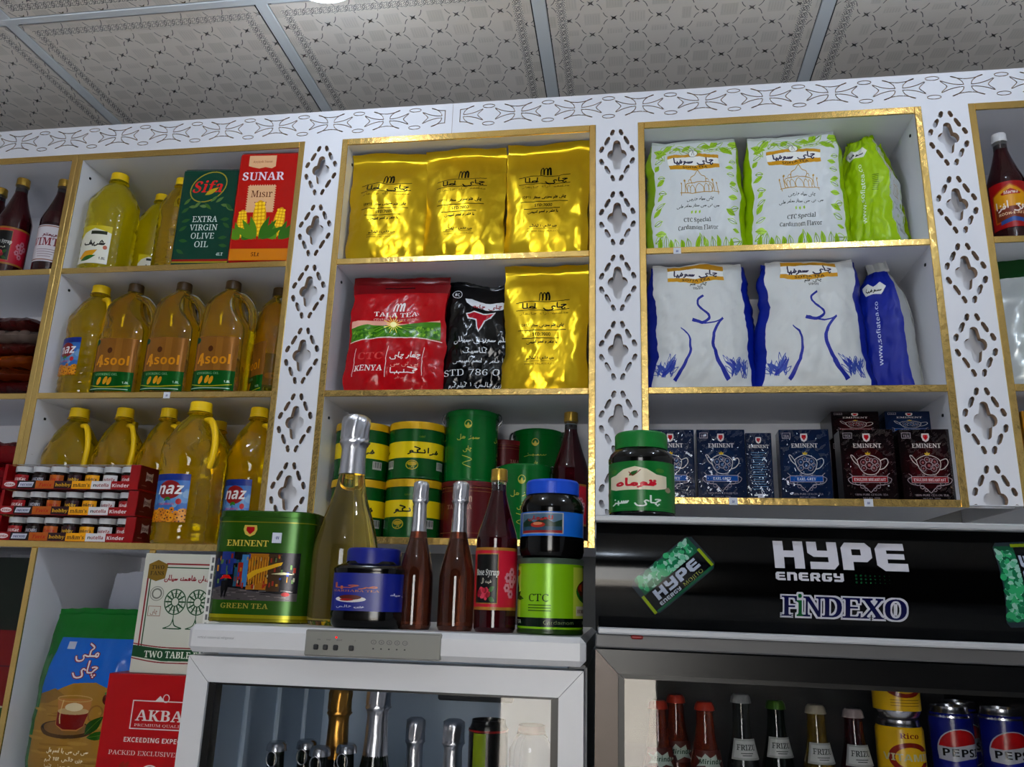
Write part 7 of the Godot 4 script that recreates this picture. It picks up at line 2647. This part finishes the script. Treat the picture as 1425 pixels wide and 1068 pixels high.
	for c in list:
		t = thing("tea_carton", c[3], "tea box", Vector3(c[0], y, -0.055), c[4], g)
		carton(t, 0.112 if c[1] == fb else 0.117, 0.166, 0.062, c[1], c[2])
		clear_film(t, 0.113 if c[1] == fb else 0.118, 0.166, 0.0320, int(c[0] * 1000))
	t = thing("tea_carton", "dark blue tea carton turned to show its narrow side", "tea box", Vector3(0.302, y, -0.085), -0.03, g)
	carton(t, 0.060, 0.160, 0.1, printed(art_tea_box_side(), 0.2), nb)
	clear_film(t, 0.061, 0.160, 0.0512, 77)
	sticker(t, "price_label", 0.014, 0.010, Vector3(0.0, 0.004, 0.0507), "۷۵")
	for c in [[0.548, fm, nm, "maroon tea carton lying on top of the back row"], [0.674, fb, nb, "dark blue tea carton lying on top of the back row"]]:
		t = thing("tea_carton", c[3], "tea box", Vector3(c[0], y + 0.167, -0.185), 0.0, g)
		carton(t, 0.112, 0.066, 0.12, c[1], c[2])
		t = thing("tea_carton", c[3].replace("lying on top of", "standing upright in"), "tea box", Vector3(c[0], y, -0.185), 0.0, g)
		carton(t, 0.112, 0.166, 0.062, c[1], c[2])

# ---------------------------------------------------------------- bay of red label bottles
func build_bay_of_syrup() -> void:
	var wc := mat(Color(0.80, 0.80, 0.81), 0.4)
	var lab := printed(art_rooh_label(), 0.35)
	var g := "red label syrup bottles"
	for i in 4:
		syrup_bottle(["red and yellow label syrup bottle with white cap next to the gold edge", "red label syrup bottle with white cap behind the first red label bottle", "red label syrup bottle second in the front row", "red label syrup bottle second in the back row"][i], Vector3([0.945, 1.005, 1.055, 1.11][i], SHELF_A, [-0.075, -0.19, -0.075, -0.19][i]), -0.2, [0.318, 0.318, 0.322, 0.318][i], 0.043, wc, lab, g, 0.13, 0.52, 2.4)
	var silver := mat(Color(0.72, 0.74, 0.74), 0.25, 0.3)
	var green := mat(Color(0.01, 0.20, 0.035), 0.3)
	var t := thing("rice_bag", "silver bag with a green top on the shelf below the red label bottles", "bag", Vector3(1.005, SHELF_B, -0.10), -0.05)
	bag(t, {"w": 0.25, "h": 0.295, "d": 0.12, "prof": [0.8, 1.0, 1.0, 1.0, 0.95, 0.85, 0.7, 0.4, 0.15], "crumple": 0.009, "seed": 71, "edge": 0.5, "seal": 0.05, "seal_mat": green}, silver, green, silver)
	t = thing("tea_carton", "yellow carton on the shelf below the silver bag", "box", Vector3(0.985, 1.798, -0.08), 0.0)
	carton(t, 0.2, 0.21, 0.1, mat(Color(0.62, 0.42, 0.02), 0.35), mat(Color(0.55, 0.36, 0.02), 0.35))

# ---------------------------------------------------------------- on top of the fridges
func build_fridge_top() -> void:
	var y := 1.5067
	# rounded rectangular tin
	var t := thing("tea_caddy", "green tea tin with a painted street picture on the white fridge", "tea tin", Vector3(-0.606, y, 0.585), 0.10)
	var a := 0.083
	var b := 0.058
	var green := mat(Color(0.12, 0.27, 0.03), 0.25, 0.5)
	part("body", loft_mesh([[0.0, 0.0001, 0.0001], [0.0, a * 0.98, b * 0.97], [0.002, a * 1.01, b * 1.012], [0.006, a * 1.01, b * 1.012], [0.008, a, b], [0.165, a, b]], 64, 4.5), mat(Color(0.45, 0.43, 0.04), 0.25, 0.6), t)
	label_wrap(t, "printed_wrap", [[0.007, a, b], [0.163, a, b]], 2.75, -0.04, printed(art_green_tin(), 0.22, 0.35), 4.5, 0.0006, 48)
	label_wrap(t, "back_wrap", [[0.007, a, b], [0.163, a, b]], TAU - 2.75, PI - 0.04, green, 4.5, 0.0005, 48)
	part("lid", loft_mesh([[0.163, a, b], [0.163, a * 1.02, b * 1.03], [0.167, a * 1.02, b * 1.03], [0.168, a * 0.995, b * 0.99], [0.176, a * 0.995, b * 0.99], [0.178, a * 0.97, b * 0.96], [0.177, a * 0.9, b * 0.86], [0.177, 0.0001, 0.0001]], 64, 4.5), green, t)
	sticker(t, "price_label", 0.0155, 0.0165, Vector3(0.026, 0.126, b + 0.0008), "۷۷۰")
	# sparkling wine
	var gr := clear(Color(0.88, 0.78, 0.36), 0.03, 0.02, 0.042)
	sparkling_bottle("sparkling_bottle", "large clear bottle of pale sparkling drink with silver neck", Vector3(-0.470, y, 0.60), 0.350, 0.0535, gr, mats.foil, "sparkling bottles on the white fridge", 0.70)
	var rose := clear(Color(0.44, 0.22, 0.14), 0.13, 0.03, 0.042)
	for i in 2:
		sparkling_bottle("sparkling_bottle", ["small amber sparkling bottle with silver neck beside the blue lidded jar", "small amber sparkling bottle with silver neck beside the rose syrup"][i], Vector3([-0.330, -0.2655][i], y, 0.665), 0.2265, [0.0265, 0.0275][i], rose, mats.foil, "sparkling bottles on the white fridge", 0.60)
	# jars
	var tea := mat(Color(0.025, 0.022, 0.020), 0.12)
	t = thing("tea_jar", "squat jar of black tea with dark blue lid and blue label", "jar", Vector3(-0.399, y, 0.665), 0.08)
	plastic_jar(t, 0.112, 0.118, 3.4, tea, mat(Color(0.03, 0.08, 0.42), 0.35), printed(art_blue_jar(), 0.3), 0.042, 0.024, 0.2, 0.68, 4.4, 0.2)
	syrup_bottle("rose syrup bottle with gold cap standing on the white fridge", Vector3(-0.2045, y, 0.668), 0.1, 0.2445, 0.0315, mat(Color(0.66, 0.53, 0.22), 0.3, 0.8), printed(art_rose_label(), 0.35), "", 0.13, 0.50, 2.9)
	t = thing("tea_tin", "lime green tea tin with a cup picture under a jar", "tea tin", Vector3(-0.122, y, 0.66), 0.0)
	tin_can(t, 0.049, 0.108, printed(art_lime_can(), 0.25, 0.1), mat(Color(0.10, 0.2, 0.02), 0.3), mat(Color(0.20, 0.26, 0.22), 0.3), 0.35, 0.008)
	t = thing("tea_jar", "jar of black tea with bright blue lid stacked on the lime tin", "jar", Vector3(-0.121, y + 0.1085, 0.66), 0.05)
	plastic_jar(t, 0.098, 0.118, 2.0, tea, mat(Color(0.04, 0.24, 0.68), 0.35), printed(art_lake_jar(), 0.3), 0.041, 0.022, 0.26, 0.58, 2.9, -0.1)
	t = thing("tea_jar", "jar of green tea with green lid on the black fridge", "jar", Vector3(0.016, 1.6725, 0.64), 0.0)
	plastic_jar(t, 0.102, 0.140, 2.0, tea, mat(Color(0.01, 0.38, 0.13), 0.35), printed(art_green_jar(), 0.28), 0.041, 0.026, 0.1, 0.65, 3.3, 0.0)

# ---------------------------------------------------------------- lower cabinet and what stands in it
func build_lower_left() -> void:
	var t := thing("lower_cabinet", "white lower cabinet with gold edges below the oil bottles", "cabinet", Vector3(-1.5, 0.0, 0))
	var o := Vector3(1.5, 0, 0)
	var tb := part("top_board", slab(-2.325 + o.x, -0.93 + o.x, 1.6465, 1.6618, -0.34, 0.098), mats.inner, t)
	part("gold_edge", slab(-2.325 + o.x, -0.93 + o.x, 1.646, 1.662, 0.098, 0.103, 0.0012), mats.gold, tb)
	part("back_board", slab(-2.325 + o.x, -0.93 + o.x, 0.1, 1.6465, -0.34, -0.334), mats.inner, t)
	for x in [-2.31, -1.8725, -1.441, -1.129, -0.94]:
		var d := part("divider", slab(x - 0.008 + o.x, x + 0.008 + o.x, 0.0, 1.6465, -0.334, 0.098), mats.inner, t)
		part("gold_edge", slab(x - 0.0078 + o.x, x + 0.0082 + o.x, 0.0, 1.646, 0.098, 0.103, 0.0012), mats.gold, d)
	part("shelf_board", slab(-2.3 + o.x, -0.95 + o.x, 1.125, 1.141, -0.334, 0.095), mats.inner, t)
	part("counter", slab(-2.3 + o.x, -0.72 + o.x, 1.08, 1.122, 0.105, 0.34), mats.inner, t)
	# tea bag in front
	var green := mat(Color(0.02, 0.34, 0.09), 0.2)
	t = thing("tea_bag", "big green edged tea bag showing a glass cup of tea", "tea bag", Vector3(-1.272, 1.1415, 0.015), 0.08)
	bag(t, {"w": 0.272, "h": 0.348, "d": 0.13, "prof": [0.8, 1.0, 1.0, 1.0, 0.98, 0.9, 0.75, 0.45, 0.08], "wide": [1.02, 1.02, 1.0, 1.0, 0.99, 0.97, 0.95, 0.92], "crumple": 0.006, "seed": 91, "edge": 0.35, "pleat": 0.1, "seal": 0.014}, printed(art_makki(), 0.18), green, green)
	t = thing("plastic_bag", "pale grey plastic bag tucked behind the green edged tea bag", "bag", Vector3(-1.275, 1.1415, -0.17), 0.1)
	bag(t, {"w": 0.23, "h": 0.455, "d": 0.12, "prof": [0.9, 1.0, 1.0, 0.9, 0.8, 0.6, 0.3, 0.1], "wide": [1.0, 1.0, 1.0, 0.98, 0.95], "crumple": 0.012, "seed": 95, "edge": 0.5}, mat(Color(0.62, 0.64, 0.70), 0.35), mat(Color(0.62, 0.64, 0.70), 0.35), mat(Color(0.62, 0.64, 0.70), 0.35))
	var redc := mat(Color(0.58, 0.02, 0.04), 0.3)
	t = thing("tea_carton", "large red tea carton under the white carton with fans", "tea box", Vector3(-0.948, 1.1225, 0.22), 0.05)
	carton(t, 0.262, 0.262, 0.10, printed(art_red_box(), 0.28), redc)
	t = thing("tea_carton", "white tea carton with green table fans stacked on the red carton", "tea box", Vector3(-0.957, 1.385, 0.205), 0.05)
	carton(t, 0.185, 0.246, 0.09, printed(art_fan_box(), 0.4), mat(Color(0.68, 0.68, 0.64), 0.5))
	t = thing("tea_carton", "dark green and red carton standing beyond the lower cabinet divider", "tea box", Vector3(-1.60, 1.1415, 0.03), 0.0)
	carton(t, 0.27, 0.48, 0.1, printed(art_dark_carton(), 0.3), mat(Color(0.02, 0.05, 0.02), 0.35))

func art_dark_carton() -> Texture2D:
	var cv := Cv.new(120, 214, 3, Color(0.01, 0.045, 0.015))
	cv.rect(0, 76, 120, 76, Color(0.36, 0.01, 0.02))
	cv.rect(0, 112, 120, 1.2, Color(0.2, 0.05, 0.12))
	cv.rect(0, 152, 120, 2, Color(0.6, 0.58, 0.5))
	cv.rect(0, 154, 120, 60, Color(0.10, 0.22, 0.02))
	cv.ell(96, 88, 6, 5, Color(0.6, 0.45, 0.05))
	cv.fa("چای احمد", 58, 104, 20, Color(0.62, 0.48, 0.12), 0.13, 1, 70)
	return cv.tex()
